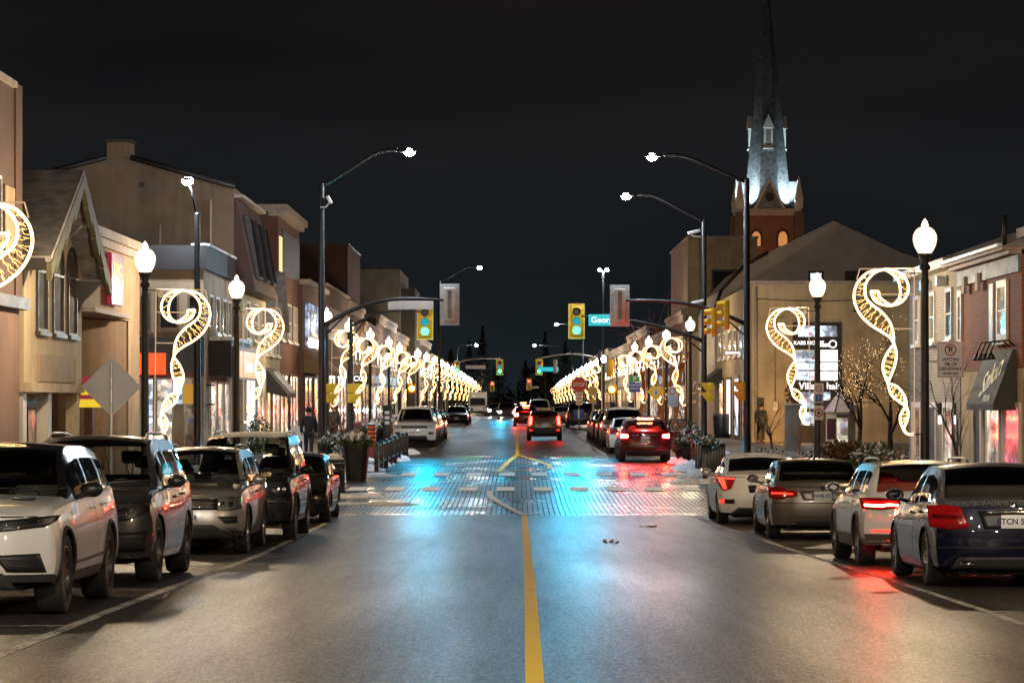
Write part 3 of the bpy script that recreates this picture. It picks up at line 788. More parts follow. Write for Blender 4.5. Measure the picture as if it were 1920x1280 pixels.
    # ---- trim pieces from the detail list
    for d in (det or {}).get('parts', ()):
        nm, mt, kind = d[0], d[1], d[2]
        if kind in ('F', 'R'):
            lo, up = d[3], d[4]; opt = d[5] if len(d) > 5 else {}
            rear = kind == 'R'; mir = opt.get('mir', True); off = opt.get('off', .006)
            if mir and opt.get('split', True):
                m = MB(); sp.patch(m, lo, up, rear, off, True, depth=opt.get('d', .03)); h_ = len(m.v)//2; fh = len(m.f)//2
                for k in (0, 1):
                    mk_ = MB(); mk_.add(m.v[k*h_:(k+1)*h_], [[i-k*h_ for i in f] for f in m.f[k*fh:(k+1)*fh]], 0, True)
                    if 'side' in opt:                          # wrap round the corner
                        sd = MB(); sp.sidepatch(sd, *opt['side']); hh = len(sd.v)//2; ff = len(sd.f)//2
                        mk_.add(sd.v[k*hh:(k+1)*hh], [[i-k*hh for i in f] for f in sd.f[k*ff:(k+1)*ff]], 0, True)
                    B(mk_, nm, M[mt])
            else:
                m = MB(); sp.patch(m, lo, up, rear, off, mir, depth=opt.get('d', .03)); B(m, nm, M[mt] if mt != 'paint' else paintm)
        elif kind == 'S':
            m = MB(); sp.sidestrip(m, [tuple(Vector(d[3][0])+(Vector(d[3][-1])-Vector(d[3][0]))*k/10) for k in range(11)] if len(d[3]) == 2 else d[3], d[4], .007); BS(m, nm, M[mt])
        elif kind == 'exhaust':
            for sg in (1, -1):
                m = MB(); xx = sp.dx(sp.L, d[3], d[4])
                m.lathe([(d[5]*.75, -.10), (d[5]*.78, .0), (d[5], .0), (d[5], .16)], (0,0,0), 16, 0, 'x'); m.v = [(xx-.02+v[0]+.0, sg*d[3]+v[1]*d[6], d[4]+v[2]) for v in m.v]
                B(m, nm, M[mt])
        elif kind == 'plate':
            rear = d[3]; z_ = d[4]; sg = -1 if rear else 1; xx = sp.dx(sp.L if rear else 0, .2, z_) + sg*.022
            m = MB(); m.rbox((xx, 0, z_), (.016, .31, .155), .005); po = B(m, nm, M['plate'])
            Mt = Matrix.Translation((xx+sg*.012, 0, z_)) @ Matrix.Rotation(R(90*sg), 4, 'Z') @ Matrix.Rotation(R(90), 4, 'X')
            B(text_mb(d[5], .092, Mt, .002, 0, .002), 'plate_number', M['platet'], po)
        elif kind == 'text':
            rear, yy, z_, size = d[3], d[4], d[5], d[6]; sg = -1 if rear else 1; xx = sp.dx(sp.L if rear else 0, yy, z_) + sg*.008
            tilt = math.atan2(.30*3.2*(abs(yy)/sp.hwm)**2.2/sp.hwm, 1)*(1 if yy > 0 else -1)
            Mt = Matrix.Translation((xx, yy, z_)) @ Matrix.Rotation(R(90*sg) + tilt*(-1 if rear else 1)*-1*-1, 4, 'Z') @ Matrix.Rotation(R(90), 4, 'X')
            B(text_mb(d[7], size, Mt, .004), nm, M[mt])
        elif kind == 'disc':
            rear, yy, z_, rr_ = d[3:7]; sg = -1 if rear else 1; xx = sp.dx(sp.L if rear else 0, yy, z_)
            for s2 in ((1, -1) if abs(yy) > .01 else (1,)):
                m = MB(); m.lathe([(rr_, -.04), (rr_, .004), (rr_*.8, .012), (.001, .014)], (0,0,0), 18, 0, 'x'); m.v = [(xx+sg*v[0], yy*s2+v[1], z_+v[2]) for v in m.v]
                B(m, nm, M[mt])
        elif kind == 'box':
            m = MB(); m.rbox(d[3], d[4], d[5]); B(m, nm, M[mt] if mt != 'paint' else paintm)
    return root
M['gloss'] = plain('gloss_black', (.008, .008, .01), .12, 0, .1, 3, 0, 30, 1)
HF, HB = R(90), R(-90)              # heading away from us / towards us
P = {}
P['white'] = paint('car_paint_pearl_white', (.74, .73, .70)); P['grey'] = paint('car_paint_graphite', (.060, .060, .062), .5)
P['silver'] = paint('car_paint_warm_silver', (.42, .40, .375), .6); P['black'] = paint('car_paint_black', (.012, .013, .016), .1, 0, .25)
P['navy'] = paint('car_paint_navy', (.003, .004, .020), .2, .5, .2); P['pewter'] = paint('car_paint_pewter', (.20, .18, .15), .6)
P['red'] = paint('car_paint_maroon', (.14, .012, .012), .3); P['bronze'] = paint('car_paint_bronze', (.16, .12, .08), .5)
P['blue'] = paint('car_paint_dark_blue', (.02, .03, .09), .4); P['cwhite'] = paint('car_paint_cool_white', (.76, .75, .73)); P['charcoal'] = paint('car_paint_charcoal', (.035, .036, .04), .4)

# ---------------- specs
velar = Car(4.80, 1.93, 1.67, 2.87, .90, .385, [(0,.97),(.25,1.03),(1.15,1.12),(1.38,1.145),(2.1,1.595),(2.6,1.655),(3.3,1.66),(4.15,1.60),(4.55,1.30),(4.75,1.20),(4.8,1.06)],
            [(0,.92),(.6,1.0),(1.5,1.06),(3.0,1.10),(4.3,1.17),(4.8,1.1)], 1.36, 2.15, 4.12, 4.6, 1.75, 4.35, (2.75, 3.65), .30, .40, .36, .3)
gle = Car(4.82, 1.95, 1.80, 2.915, .87, .385, [(0,.98),(.22,1.05),(1.1,1.145),(1.3,1.165),(2.05,1.71),(2.55,1.78),(3.5,1.785),(4.3,1.72),(4.68,1.25),(4.82,1.08)],
          [(0,.92),(.6,1.02),(1.5,1.09),(3,1.12),(4.4,1.2),(4.82,1.1)], 1.28, 2.1, 4.3, 4.66, 1.7, 4.4, (2.7, 3.7), .28, 0, .40, .3)
tig = Car(4.70, 1.84, 1.67, 2.79, .88, .36, [(0,.93),(.2,1.0),(1.05,1.08),(1.25,1.10),(1.95,1.60),(2.4,1.66),(3.5,1.665),(4.3,1.60),(4.6,1.2),(4.70,1.05)],
          [(0,.86),(.6,.97),(1.5,1.03),(3,1.06),(4.4,1.12),(4.7,1.0)], 1.22, 2.0, 4.25, 4.6, 1.6, 4.3, (2.6, 3.55), .28, .36, .28, .3)
lr = Car(4.85, 1.95, 1.89, 2.885, .84, .39, [(0,1.05),(.15,1.10),(1.1,1.17),(1.35,1.19),(1.95,1.79),(2.4,1.86),(4.35,1.885),(4.70,1.82),(4.82,1.25),(4.85,1.1)],
         [(0,1.0),(.6,1.06),(1.5,1.10),(3,1.12),(4.4,1.14),(4.85,1.08)], 1.33, 2.0, 4.66, 4.82, 1.6, 4.6, (2.65, 3.55), .32, .38, .18, .14, (.04,.06), (.03,.06), .20)
sedan = dict(H=1.44, R=.325)
cclass = Car(4.60, 1.78, 1.45, 2.76, .80, .325, [(0,.70),(.2,.80),(1.0,.93),(1.28,.965),(2.0,1.37),(2.45,1.435),(2.95,1.44),(3.4,1.375),(4.02,1.045),(4.25,1.03),(4.5,1.01),(4.6,.93)],
             [(0,.66),(.6,.84),(1.4,.92),(3,.95),(4.0,.98),(4.6,.92)], 1.25, 2.05, 3.32, 4.02, 1.55, 3.65, (2.55,), .20, 0, .36, .26, (.12,.08), (.05,.07))
bmw = Car(4.53, 1.82, 1.42, 2.76, .78, .325, [(0,.70),(.2,.79),(1.0,.92),(1.3,.955),(2.0,1.35),(2.45,1.41),(2.95,1.415),(3.4,1.35),(4.0,1.04),(4.2,1.025),(4.43,1.0),(4.53,.92)],
          [(0,.66),(.6,.83),(1.4,.91),(3,.94),(3.9,.97),(4.53,.9)], 1.26, 2.05, 3.3, 4.0, 1.55, 3.62, (2.5,), .20, 0, .36, .26, (.12,.08), (.05,.07))
civic = Car(4.63, 1.80, 1.42, 2.70, .86, .325, [(0,.68),(.2,.77),(1.0,.90),(1.25,.94),(2.05,1.34),(2.55,1.41),(3.0,1.41),(3.5,1.345),(4.2,1.10),(4.45,1.06),(4.58,1.03),(4.63,.96)],
            [(0,.64),(.6,.82),(1.4,.90),(3,.94),(4.0,1.0),(4.63,.95)], 1.22, 2.1, 3.4, 4.16, 1.6, 3.75, (2.6,), .20, 0, .38, .34, (.14,.08), (.08,.10))
wagon = Car(4.72, 1.84, 1.50, 2.81, .90, .345, [(0,.74),(.2,.83),(1.05,.96),(1.3,.99),(2.0,1.39),(2.5,1.465),(3.4,1.475),(4.1,1.435),(4.3,1.36),(4.58,1.06),(4.68,1.0),(4.72,.95)],
            [(0,.70),(.6,.86),(1.4,.95),(3,.98),(4.3,1.02),(4.72,.94)], 1.27, 2.05, 4.18, 4.6, 1.6, 4.25, (2.55, 3.55), .25, .42, .36, .26, (.12,.08), (.05,.07))
jeep = Car(4.82, 1.94, 1.76, 2.915, .88, .38, [(0,1.0),(.15,1.06),(1.1,1.14),(1.35,1.16),(2.0,1.68),(2.5,1.74),(3.7,1.74),(4.4,1.66),(4.72,1.22),(4.82,1.05)],
           [(0,.94),(.6,1.03),(1.5,1.07),(3,1.10),(4.4,1.16),(4.82,1.05)], 1.33, 2.05, 4.35, 4.72, 1.65, 4.45, (2.7, 3.65), .30, .34, .22, .3)
hatch = Car(4.30, 1.82, 1.55, 2.60, .86, .33, [(0,.84),(.2,.92),(1.0,1.02),(1.2,1.05),(1.9,1.48),(2.3,1.54),(3.2,1.54),(3.85,1.46),(4.18,1.12),(4.26,1.06),(4.30,.98)],
            [(0,.78),(.6,.92),(1.4,.98),(3,1.02),(4.0,1.08),(4.3,.98)], 1.17, 1.95, 3.8, 4.18, 1.55, 3.95, (2.4, 3.3), .26, .36, .34, .3)
# ---------------- near cars on the left (fronts towards us)
LF = lambda yfront, sp: yfront + sp.fo - sp.L/2 + (sp.L/2 - sp.fo) * 2 - (sp.L/2 - sp.fo)   # (unused helper kept simple)
def place_front(sp, ywheel): return ywheel - sp.fo + sp.L/2      # car faces -Y: front axle is at ywheel
def place_rear(sp, ywheel): return ywheel - (sp.L - sp.fo - sp.wb) + sp.L/2   # car faces +Y: rear axle is at ywheel
def dl(mat, *a): return a
d_velar = dict(blackmir=True, parts=[
    ('grille','black','F',[(-.42,.80),(.42,.80)],[(-.42,.905),(.42,.905)],dict(mir=False)),
    ('grille_bar','galv','F',[(.0,.822),(.40,.835)],[(.0,.834),(.40,.845)],dict(off=.011,split=False)),
    ('headlight','black','F',[(.42,.80),(.84,.845),(.93,.90)],[(.42,.905),(.84,.945),(.96,.955)],dict(off=.008)),
    ('running_light','lampg','F',[(.46,.855),(.80,.885)],[(.46,.895),(.80,.925)],dict(off=.014)),
    ('lamp_lens','chrome','F',[(.47,.815),(.62,.825)],[(.47,.845),(.62,.855)],dict(off=.014)),
    ('lower_intake','trim','F',[(-.60,.26),(.60,.26)],[(-.48,.42),(.48,.42)],dict(mir=False)),
    ('side_vent','black','F',[(.52,.43),(.86,.42)],[(.40,.585),(.80,.60)],dict(off=.008)),
    ('vent_blade','trim','F',[(.50,.535),(.70,.53)],[(.46,.555),(.70,.55)],dict(off=.016)),
    ('vent_blade','trim','F',[(.56,.475),(.72,.47)],[(.52,.495),(.72,.49)],dict(off=.016)),
    ('fender_vent','black','S',[(1.30,.955),(1.62,.985)],.05),
    ('body_strip','black','S',[(1.42,.475),(2.2,.485),(3.1,.505),(3.3,.51)],.03),
    ('bonnet_vent','black','box',(1.42,.52,1.10),(.22,.20,.012),.004),
    ('bonnet_lettering','black','text',False,0.0,.935,.075,'RANGE ROVER'),
])
build_car('parked_suv','pearl white SUV with black mirror, large dark wheels and bumper vents, facing the camera','car',velar,-5.27,place_front(velar,27.3),HB,P['white'],'cars parked along the left kerb',d_velar,(10,'rimdark'),wd=.27)
d_gle = dict(parts=[
    ('grille','black','F',[(-.42,.60),(.42,.60)],[(-.46,.93),(.46,.93)],dict(mir=False)),
    ('grille_bar','chrome','F',[(-.42,.79),(.42,.79)],[(-.42,.83),(.42,.83)],dict(mir=False,off=.014)),
    ('headlight','lampg','F',[(.48,.74),(.70,.76),(.90,.86)],[(.52,.86),(.70,.93),(.93,1.0)],dict(off=.010)),
    ('lamp_lens','chrome','F',[(.56,.79),(.66,.80)],[(.56,.87),(.66,.89)],dict(off=.016)),
    ('running_light','chrome','F',[(.68,.86),(.86,.93)],[(.68,.88),(.87,.955)],dict(off=.016)),
    ('side_vent','black','F',[(.52,.38),(.86,.38)],[(.50,.60),(.88,.62)],dict(off=.008)),
    ('vent_blade','trim','F',[(.54,.48),(.85,.48)],[(.54,.50),(.85,.505)],dict(off=.016)),
    ('lower_intake','trim','F',[(-.46,.36),(.46,.36)],[(-.46,.53),(.46,.53)],dict(mir=False)),
    ('bumper_lip','chrome','F',[(-.80,.30),(.80,.30)],[(-.80,.33),(.80,.33)],dict(mir=False,off=.012)),
    ('wiper','under','box',(1.18,.20,1.155),(.06,.9,.02),.006),
    ('plate','plate','plate',False,.56,'CHKL 204'),
])
build_car('parked_suv','graphite grey SUV with tall bonnet and roof rails parked behind the white SUV','car',gle,-5.27,place_front(gle,34.3),HB,P['grey'],'cars parked along the left kerb',d_gle,(5,'rimdark'),rails=(2.2,4.3),wd=.27)
d_tig = dict(parts=[
    ('grille','black','F',[(-.50,.70),(.50,.70)],[(-.50,.87),(.50,.87)],dict(mir=False)),
    ('grille_bar','chrome','F',[(-.50,.735),(.50,.735)],[(-.50,.75),(.50,.75)],dict(mir=False,off=.014)),
    ('grille_bar','chrome','F',[(-.50,.80),(.50,.80)],[(-.50,.815),(.50,.815)],dict(mir=False,off=.014)),
    ('grille_bar','chrome','F',[(-.52,.865),(.52,.865)],[(-.52,.88),(.52,.88)],dict(mir=False,off=.014)),
    ('headlight','lampg','F',[(.50,.69),(.72,.69),(.88,.74)],[(.50,.88),(.72,.89),(.91,.92)],dict(off=.008)),
    ('lamp_lens','chrome','F',[(.53,.74),(.61,.74)],[(.53,.83),(.61,.83)],dict(off=.016)),
    ('lamp_lens','chrome','F',[(.66,.745),(.74,.75)],[(.66,.825),(.74,.83)],dict(off=.016)),
    ('lower_intake','trim','F',[(-.80,.25),(.80,.25)],[(-.42,.47),(.42,.47)],dict(mir=False)),
    ('intake_strip','chrome','F',[(.42,.465),(.80,.29)],[(.42,.485),(.80,.31)],dict(off=.014)),
    ('side_vent','black','F',[(.62,.49),(.80,.50)],[(.50,.60),(.80,.60)],dict(off=.008)),
    ('fog_light','lampg','F',[(.62,.385),(.80,.38)],[(.60,.425),(.80,.42)],dict(off=.016)),
    ('emblem','chrome','disc',False,0,.80,.075),
    ('plate','plate','plate',False,.585,'BZRT 418'),
])
build_car('parked_suv','warm silver compact SUV with chrome barred grille between grey and black SUVs','car',tig,-5.12,place_front(tig,44.6),HB,P['silver'],'cars parked along the left kerb',d_tig,(5,'rim'),rails=(2.1,4.2))
d_lr = dict(parts=[
    ('grille','black','F',[(-.44,.82),(.44,.82)],[(-.44,.98),(.44,.98)],dict(mir=False)),
    ('grille_bar','galv','F',[(-.44,.885),(.44,.885)],[(-.44,.905),(.44,.905)],dict(mir=False,off=.014)),
    ('headlight','lampg','F',[(.50,.76),(.86,.78)],[(.50,1.0),(.88,1.0)],dict(off=.008)),
    ('lamp_lens','chrome','disc',False,.62,.88,.075),
    ('lamp_lens','chrome','disc',False,.78,.90,.06),
    ('lower_intake','trim','F',[(-.55,.42),(.55,.42)],[(-.55,.62),(.55,.62)],dict(mir=False)),
    ('fog_light','lampg','disc',False,.72,.55,.06),
    ('bumper_line','chrome','F',[(-.86,.69),(.86,.69)],[(-.86,.70),(.86,.70)],dict(mir=False,off=.010)),
    ('side_step','galv','S',[(1.5,.36),(3.1,.36)],.07),
])
build_car('parked_suv','tall boxy black SUV with square headlights and dusty roof behind the silver SUV','car',lr,-4.84,place_front(lr,50.0),HB,P['black'],'cars parked along the left kerb',d_lr,(8,'rim'),rails=(2.3,4.5),roofsnow=.02)
d_gen = dict(parts=[
    ('grille','black','F',[(-.45,.50),(.45,.50)],[(-.50,.68),(.50,.68)],dict(mir=False)),
    ('headlight','lampg','F',[(.50,.58),(.84,.62)],[(.50,.70),(.86,.76)],dict(off=.008)),
    ('lower_intake','trim','F',[(-.6,.26),(.6,.26)],[(-.55,.40),(.55,.40)],dict(mir=False)),
    ('plate','plate','plate',False,.45,'AXTF 731'),
    ('taillight','redl','R',[(.55,.72),(.84,.72)],[(.55,.88),(.84,.88)],dict(off=.008)),
])
build_car('parked_sedan','dark sedan tucked in behind the tall boxy black SUV, mostly hidden','car',cclass,-4.77,place_front(cclass,59.3),HB,P['black'],'cars parked along the left kerb',d_gen,(5,'rim'))

# ---------------- near cars on the right (rears towards us)
d_cc = dict(parts=[
    ('taillight','redl','R',[(.50,.70),(.72,.67),(.93,.70)],[(.60,.93),(.74,.955),(.95,.95)],dict(off=.008)),
    ('lamp_strip','lampg','R',[(.56,.795),(.90,.805)],[(.57,.835),(.90,.845)],dict(off=.016)),
    ('plate_recess','black','R',[(-.34,.68),(.34,.68)],[(-.40,.86),(.40,.86)],dict(mir=False)),  # black sheet on the boot lid paints the shade of a recess
    ('trunk_bar','chrome','R',[(-.41,.862),(.41,.862)],[(-.41,.884),(.41,.884)],dict(mir=False,off=.020)),
    ('bumper_seam','under','R',[(-.80,.635),(.80,.635)],[(-.80,.648),(.80,.648)],dict(mir=False,off=.004)),
    ('bumper_line','trim','R',[(-.84,.46),(.84,.46)],[(-.84,.475),(.84,.475)],dict(mir=False,off=.006)),
    ('diffuser','trim','R',[(-.70,.22),(.70,.22)],[(-.62,.36),(.62,.36)],dict(mir=False,off=.006)),
    ('exhaust','chrome','exhaust',.52,.285,.05,1.6),
    ('badge_lettering','chrome','text',True,.42,.955,.052,'C 350'),
    ('emblem','chrome','disc',True,0,.93,.045),
    ('plate','plate','plate',True,.765,'BTCN 562'),
])
build_car('parked_sedan','dark navy sedan with frosted roof and boot lid, unlit red tail lamps','car',cclass,5.66,place_rear(cclass,33.4),HF,P['navy'],'cars parked along the right kerb',d_cc,(5,'rim'))
d_wg = dict(parts=[
    ('taillight','redl','R',[(.40,.82),(.70,.78),(.92,.80)],[(.42,.93),(.70,.955),(.945,.95)],dict(off=.008)),
    ('lamp_strip','redbrake','R',[(.44,.835),(.56,.845),(.66,.828),(.88,.835)],[(.44,.86),(.56,.87),(.66,.858),(.88,.865)],dict(off=.018)),
    ('plate_recess','under','R',[(-.32,.66),(.32,.66)],[(-.36,.84),(.36,.84)],dict(mir=False,off=.004)),  # recess shade painted by a dark sheet on the tailgate
    ('tailgate_seam','under','R',[(.40,.60),(.70,.82)],[(.40,.615),(.712,.82)],dict(off=.004)),
    ('reflector','rednglow','R',[(.55,.485),(.80,.485)],[(.55,.505),(.80,.505)],dict(off=.010)),
    ('bumper_strip','galv','R',[(-.84,.345),(.84,.345)],[(-.84,.36),(.84,.36)],dict(mir=False,off=.010)),
    ('exhaust','chrome','exhaust',.55,.31,.06,1.7),
    ('emblem','chrome','disc',True,0,.93,.06),
    ('plate','plate','plate',True,.75,'CBVA 190'),
    ('roof_fin','white','box',(-1.2,0,1.50),(.18,.03,.05),.01),
])
build_car('parked_wagon','white estate car with glowing red tail lamps and dark grey lower cladding','car',wagon,5.67,place_rear(wagon,40.0),HF,P['cwhite'],'cars parked along the right kerb',d_wg,(5,'rim'),rails=(2.2,4.1),cladm=plain('grey_cladding',(.07,.055,.045),.5,0,.2),wd=.245)
d_bm = dict(parts=[
    ('taillight','redl','R',[(.44,.76),(.62,.74),(.68,.70),(.92,.72)],[(.44,.86),(.60,.875),(.68,.91),(.94,.93)],dict(off=.008)),
    ('lamp_strip','rednglow','R',[(.52,.79),(.88,.80)],[(.52,.815),(.88,.83)],dict(off=.014)),
    ('plate_recess','pewt','R',[(-.34,.69),(.34,.69)],[(-.40,.845),(.40,.845)],dict(mir=False,off=.004)),
    ('trunk_bar','chrome','R',[(-.40,.85),(.40,.85)],[(-.40,.865),(.40,.865)],dict(mir=False,off=.014)),
    ('bumper_seam','under','R',[(-.82,.635),(.82,.635)],[(-.82,.65),(.82,.65)],dict(mir=False,off=.004)),
    ('bumper_line','pewt','R',[(-.84,.42),(.84,.42)],[(-.84,.44),(.84,.44)],dict(mir=False,off=.012)),
    ('diffuser','trim','R',[(-.55,.23),(.55,.23)],[(-.50,.33),(.50,.33)],dict(mir=False,off=.006)),
    ('exhaust','chrome','exhaust',.50,.28,.036,1.0),
    ('emblem','black','disc',True,0,.905,.04),
    ('plate','plate','plate',True,.765,'BVHE 071'),
    ('roof_fin','black','box',(-.9,0,1.43),(.15,.04,.05),.012),
])
M['pewt'] = P['pewter']
build_car('parked_sedan','pewter brown sedan with white plate parked between the two white cars','car',bmw,5.37,place_rear(bmw,51.0),HF,P['pewter'],'cars parked along the right kerb',d_bm,(5,'rim'))
M['civred'] = emit('tail_light_soft', (1.0, .10, .05), 1.3, 'NONE')
d_cv = dict(parts=[
    ('taillight','redl','R',[(.66,.74),(.78,.70),(.84,.70),(.95,.90)],[(.56,.97),(.70,.985),(.86,.995),(.97,.99)],dict(off=.006)),
    ('lamp_strip','civred','R',[(.58,.93),(.94,.945)],[(.58,.965),(.95,.98)],dict(off=.014)),
    ('lamp_strip','civred','R',[(.74,.73),(.82,.73)],[(.80,.93),(.90,.93)],dict(off=.014)),
    ('side_vent','black','R',[(.60,.44),(.88,.44)],[(.60,.53),(.88,.53)],dict(off=.006)),
    ('reflector','rednglow','R',[(.80,.45),(.88,.45)],[(.80,.52),(.88,.52)],dict(off=.012)),
    ('diffuser','trim','R',[(-.72,.20),(.72,.20)],[(-.52,.36),(.52,.36)],dict(mir=False,off=.006)),
    ('plate_recess','under','R',[(-.30,.66),(.30,.66)],[(-.33,.82),(.33,.82)],dict(mir=False,off=.003)),  # flat dark sheet in place of a shaded recess
    ('plate','plate','plate',True,.74,'CDMR 883'),
    ('rear_blade','cw','R',[(-.70,.985),(.70,.985)],[(-.70,1.0),(.70,1.0)],dict(mir=False,off=.03)),
])
M['cw'] = P['cwhite']
build_car('parked_sedan','white fastback sedan with snow on its roof, farthest of the four near right cars','car',civic,5.03,place_rear(civic,59.0),HF,P['cwhite'],'cars parked along the right kerb',d_cv,(5,'rim'),roofsnow=.035)

# ---------------- middle distance
M['rv'] = M['glassd']
d_red = dict(parts=[
    ('taillight','redbrake','R',[(.60,.86),(.84,.84)],[(.60,.94),(.84,.97)],dict(off=.010)),
    ('lamp_cover','redl','R',[(.50,.83),(.60,.83)],[(.50,.96),(.60,.97)],dict(off=.008)),
    ('brake_strip','redbrake','box',(-1.86,0,1.50),(.06,.55,.035),.01),
    ('trunk_bar','chrome','R',[(-.42,.92),(.42,.92)],[(-.42,.945),(.42,.945)],dict(mir=False,off=.012)),
    ('bumper_line','chrome','R',[(-.7,.55),(.7,.55)],[(-.6,.57),(.6,.57)],dict(mir=False,off=.010)),
    ('lower_intake','trim','R',[(-.7,.27),(.7,.27)],[(-.66,.40),(.66,.40)],dict(mir=False)),
    ('plate','plate','plate',True,.80,'CKWX 349'),
])
yr = place_rear(hatch, 99.0)
rc = build_car('maroon_suv','maroon SUV with bright brake lights and its right front door swung open','car',hatch,4.42,yr,HF,P['red'],None,d_red,(5,'rim'))
m = MB(); m.rbox((.35, -.91-.42, .72), (.06, .86, .62), .03, 0, None); dr = m.build('open_door', P['red'], rc, world=False)
m = MB()
for a, b in (((.35,-.93,1.02),(.35,-1.0,1.46)),((.35,-1.0,1.46),(.35,-1.60,1.42)),((.35,-1.60,1.42),(.35,-1.74,1.02))): m.tube([a, b], .028, 5)
m.build('door_frame', M['black'], dr, world=False)
d_rav = dict(parts=[
    ('taillight','redlit','R',[(.66,.80),(.80,.78)],[(.62,1.22),(.76,1.24)],dict(off=.012)),
    ('reflector','rednglow','R',[(.60,.50),(.74,.50)],[(.60,.58),(.74,.58)],dict(off=.010)),
    ('bumper','trim','R',[(-.82,.28),(.82,.28)],[(-.82,.66),(.82,.66)],dict(mir=False,off=.015)),
    ('trunk_bar','chrome','R',[(-.5,.90),(.5,.90)],[(-.5,.93),(.5,.93)],dict(mir=False,off=.012)),
    ('plate','plate','plate',True,.74,'BLPA 655'),
])
build_car('moving_suv','bronze SUV driving away down the middle with both tail lights lit','car',hatch,1.38,place_rear(hatch,145),HF,P['bronze'],None,d_rav,(5,'rim'),lod=1)
d_jp = dict(parts=[
    ('grille','black','F',[(-.58,.84),(.58,.84)],[(-.58,.95),(.58,.95)],dict(mir=False)),
    ('headlight','lampg','F',[(.60,.84),(.90,.86)],[(.60,.96),(.90,.98)],dict(off=.008)),
    ('lower_intake','black','F',[(-.62,.30),(.62,.30)],[(-.52,.52),(.52,.52)],dict(mir=False)),
    ('fog_light','black','F',[(.62,.58),(.84,.58)],[(.60,.68),(.84,.68)],dict(off=.008)),
    ('plate','plate','plate',False,.66,'BWSE 217'),
] + [('grille_bar','chrome','F',[(k*.165-.58+.05,.85),(k*.165-.58+.075,.85)],[(k*.165-.58+.05,.94),(k*.165-.58+.075,.94)],dict(mir=False,off=.012)) for k in range(7)])
build_car('parked_suv','white SUV with slotted grille and snowy roof beside the bollard fence','car',jeep,-4.5,place_front(jeep,125),HB,P['cwhite'],'cars parked along the left kerb',d_jp,(5,'rimdark'),roofsnow=.05)
far = dict(lod=1, seats=False, glassm='glassd')
def simple(front, tl='redl'):
    if front: return dict(parts=[('grille','black','F',[(-.5,.62),(.5,.62)],[(-.5,.80),(.5,.80)],dict(mir=False)),('headlight','lampg','F',[(.52,.68),(.86,.70)],[(.52,.82),(.88,.86)]),('lower_intake','trim','F',[(-.6,.28),(.6,.28)],[(-.5,.45),(.5,.45)],dict(mir=False)),('plate','plate','plate',False,.52,'ARZE 109')])
    return dict(parts=[('taillight',tl,'R',[(.56,.76),(.86,.76)],[(.56,.92),(.86,.94)]),('bumper','trim','R',[(-.7,.28),(.7,.28)],[(-.66,.42),(.66,.42)],dict(mir=False)),('plate','plate','plate',True,.70,'BKTN 744')])
GL, GRR = 'cars parked along the left kerb', 'cars parked along the right kerb'
for lab, sp, x, y, pt in (('black SUV parked directly behind the white slotted-grille SUV', gle, -4.55, 134, 'black'),
        ('charcoal SUV with red reflections, third beyond the bollard fence', tig, -4.6, 141.5, 'charcoal'),
        ('dark maroon hatchback in the left far row, before a gap', hatch, -4.6, 149, 'red'),
        ('dark blue sedan alone past the snow patch in the left row', cclass, -4.55, 214, 'blue'),
        ('black hatchback just behind the far dark blue sedan', hatch, -4.6, 228, 'black')):
    build_car('parked_car', lab, 'car', sp, x, y, HB, P[pt], GL, simple(True), (5,'rim'), **far)
for lab, sp, x, y, pt in (('pale silver sedan half hidden left of the maroon SUV', bmw, 4.45, 112.5, 'cwhite'),
        ('bronze SUV with snowy roof behind the maroon SUV', jeep, 4.6, 125, 'bronze'),
        ('black hatchback second beyond the maroon SUV', hatch, 4.6, 134.5, 'black'),
        ('charcoal wagon third beyond the maroon SUV', wagon, 4.6, 143, 'charcoal'),
        ('silver hatchback fourth beyond the maroon SUV', hatch, 4.65, 152, 'silver')):
    build_car('parked_car', lab, 'car', sp, x, y, HF, P[pt], GRR, simple(False), (5,'rim'), roofsnow=.03 if 'snowy' in lab else 0, **far)
for lab, sp, x, y, pt in (('dark SUV parked just left of the stop sign, far right row', gle, 4.3, 196, 'charcoal'),
        ('white car left of the dark SUV at the stop sign', bmw, 3.4, 212, 'cwhite'),
        ('dark car under the far end of the right light scrolls', hatch, 4.4, 232, 'black')):
    build_car('parked_car', lab, 'car', sp, x, y, HF, P[pt], GRR, simple(False), (5,'rim'), **far)
d_on = dict(parts=[('headlight','headlit','F',[(.52,.62),(.74,.62)],[(.52,.76),(.74,.76)]),('grille','black','F',[(-.45,.5),(.45,.5)],[(-.45,.7),(.45,.7)],dict(mir=False)),('lower_intake','trim','F',[(-.6,.26),(.6,.26)],[(-.55,.4),(.55,.4)],dict(mir=False))])
build_car('oncoming_car','oncoming car with dazzling white headlights near the centre line','car',hatch,-.95,262,HB,P['charcoal'],'oncoming cars',d_on,(5,'rim'),**far)
build_car('oncoming_car','second oncoming car farther left with paired white headlights','car',cclass,-2.3,300,HB,P['grey'],'oncoming cars',d_on,(5,'rim'),**far)
d_br = dict(parts=[('taillight','redbrake','R',[(.56,.76),(.82,.76)],[(.56,.94),(.82,.94)]),('brake_strip','redbrake','box',(-1.85,0,1.5),(.06,.5,.04),.01),('plate','plate','plate',True,.70,'CCPT 551')])
build_car('queued_car','car with red brake lights just left of the bronze moving SUV','car',hatch,.62,205,HF,P['red'],'cars queued at the far signal',d_br,(5,'rim'),**far)
build_car('queued_car','snow roofed SUV with red brake lights above the bronze moving SUV','car',lr,1.75,228,HF,P['cwhite'],'cars queued at the far signal',simple(False,'redbrake'),(5,'rim'),roofsnow=.05,**far)
build_car('queued_car','farthest car with red brake lights by the centre line','car',hatch,.55,262,HF,P['charcoal'],'cars queued at the far signal',d_br,(5,'rim'),**far)
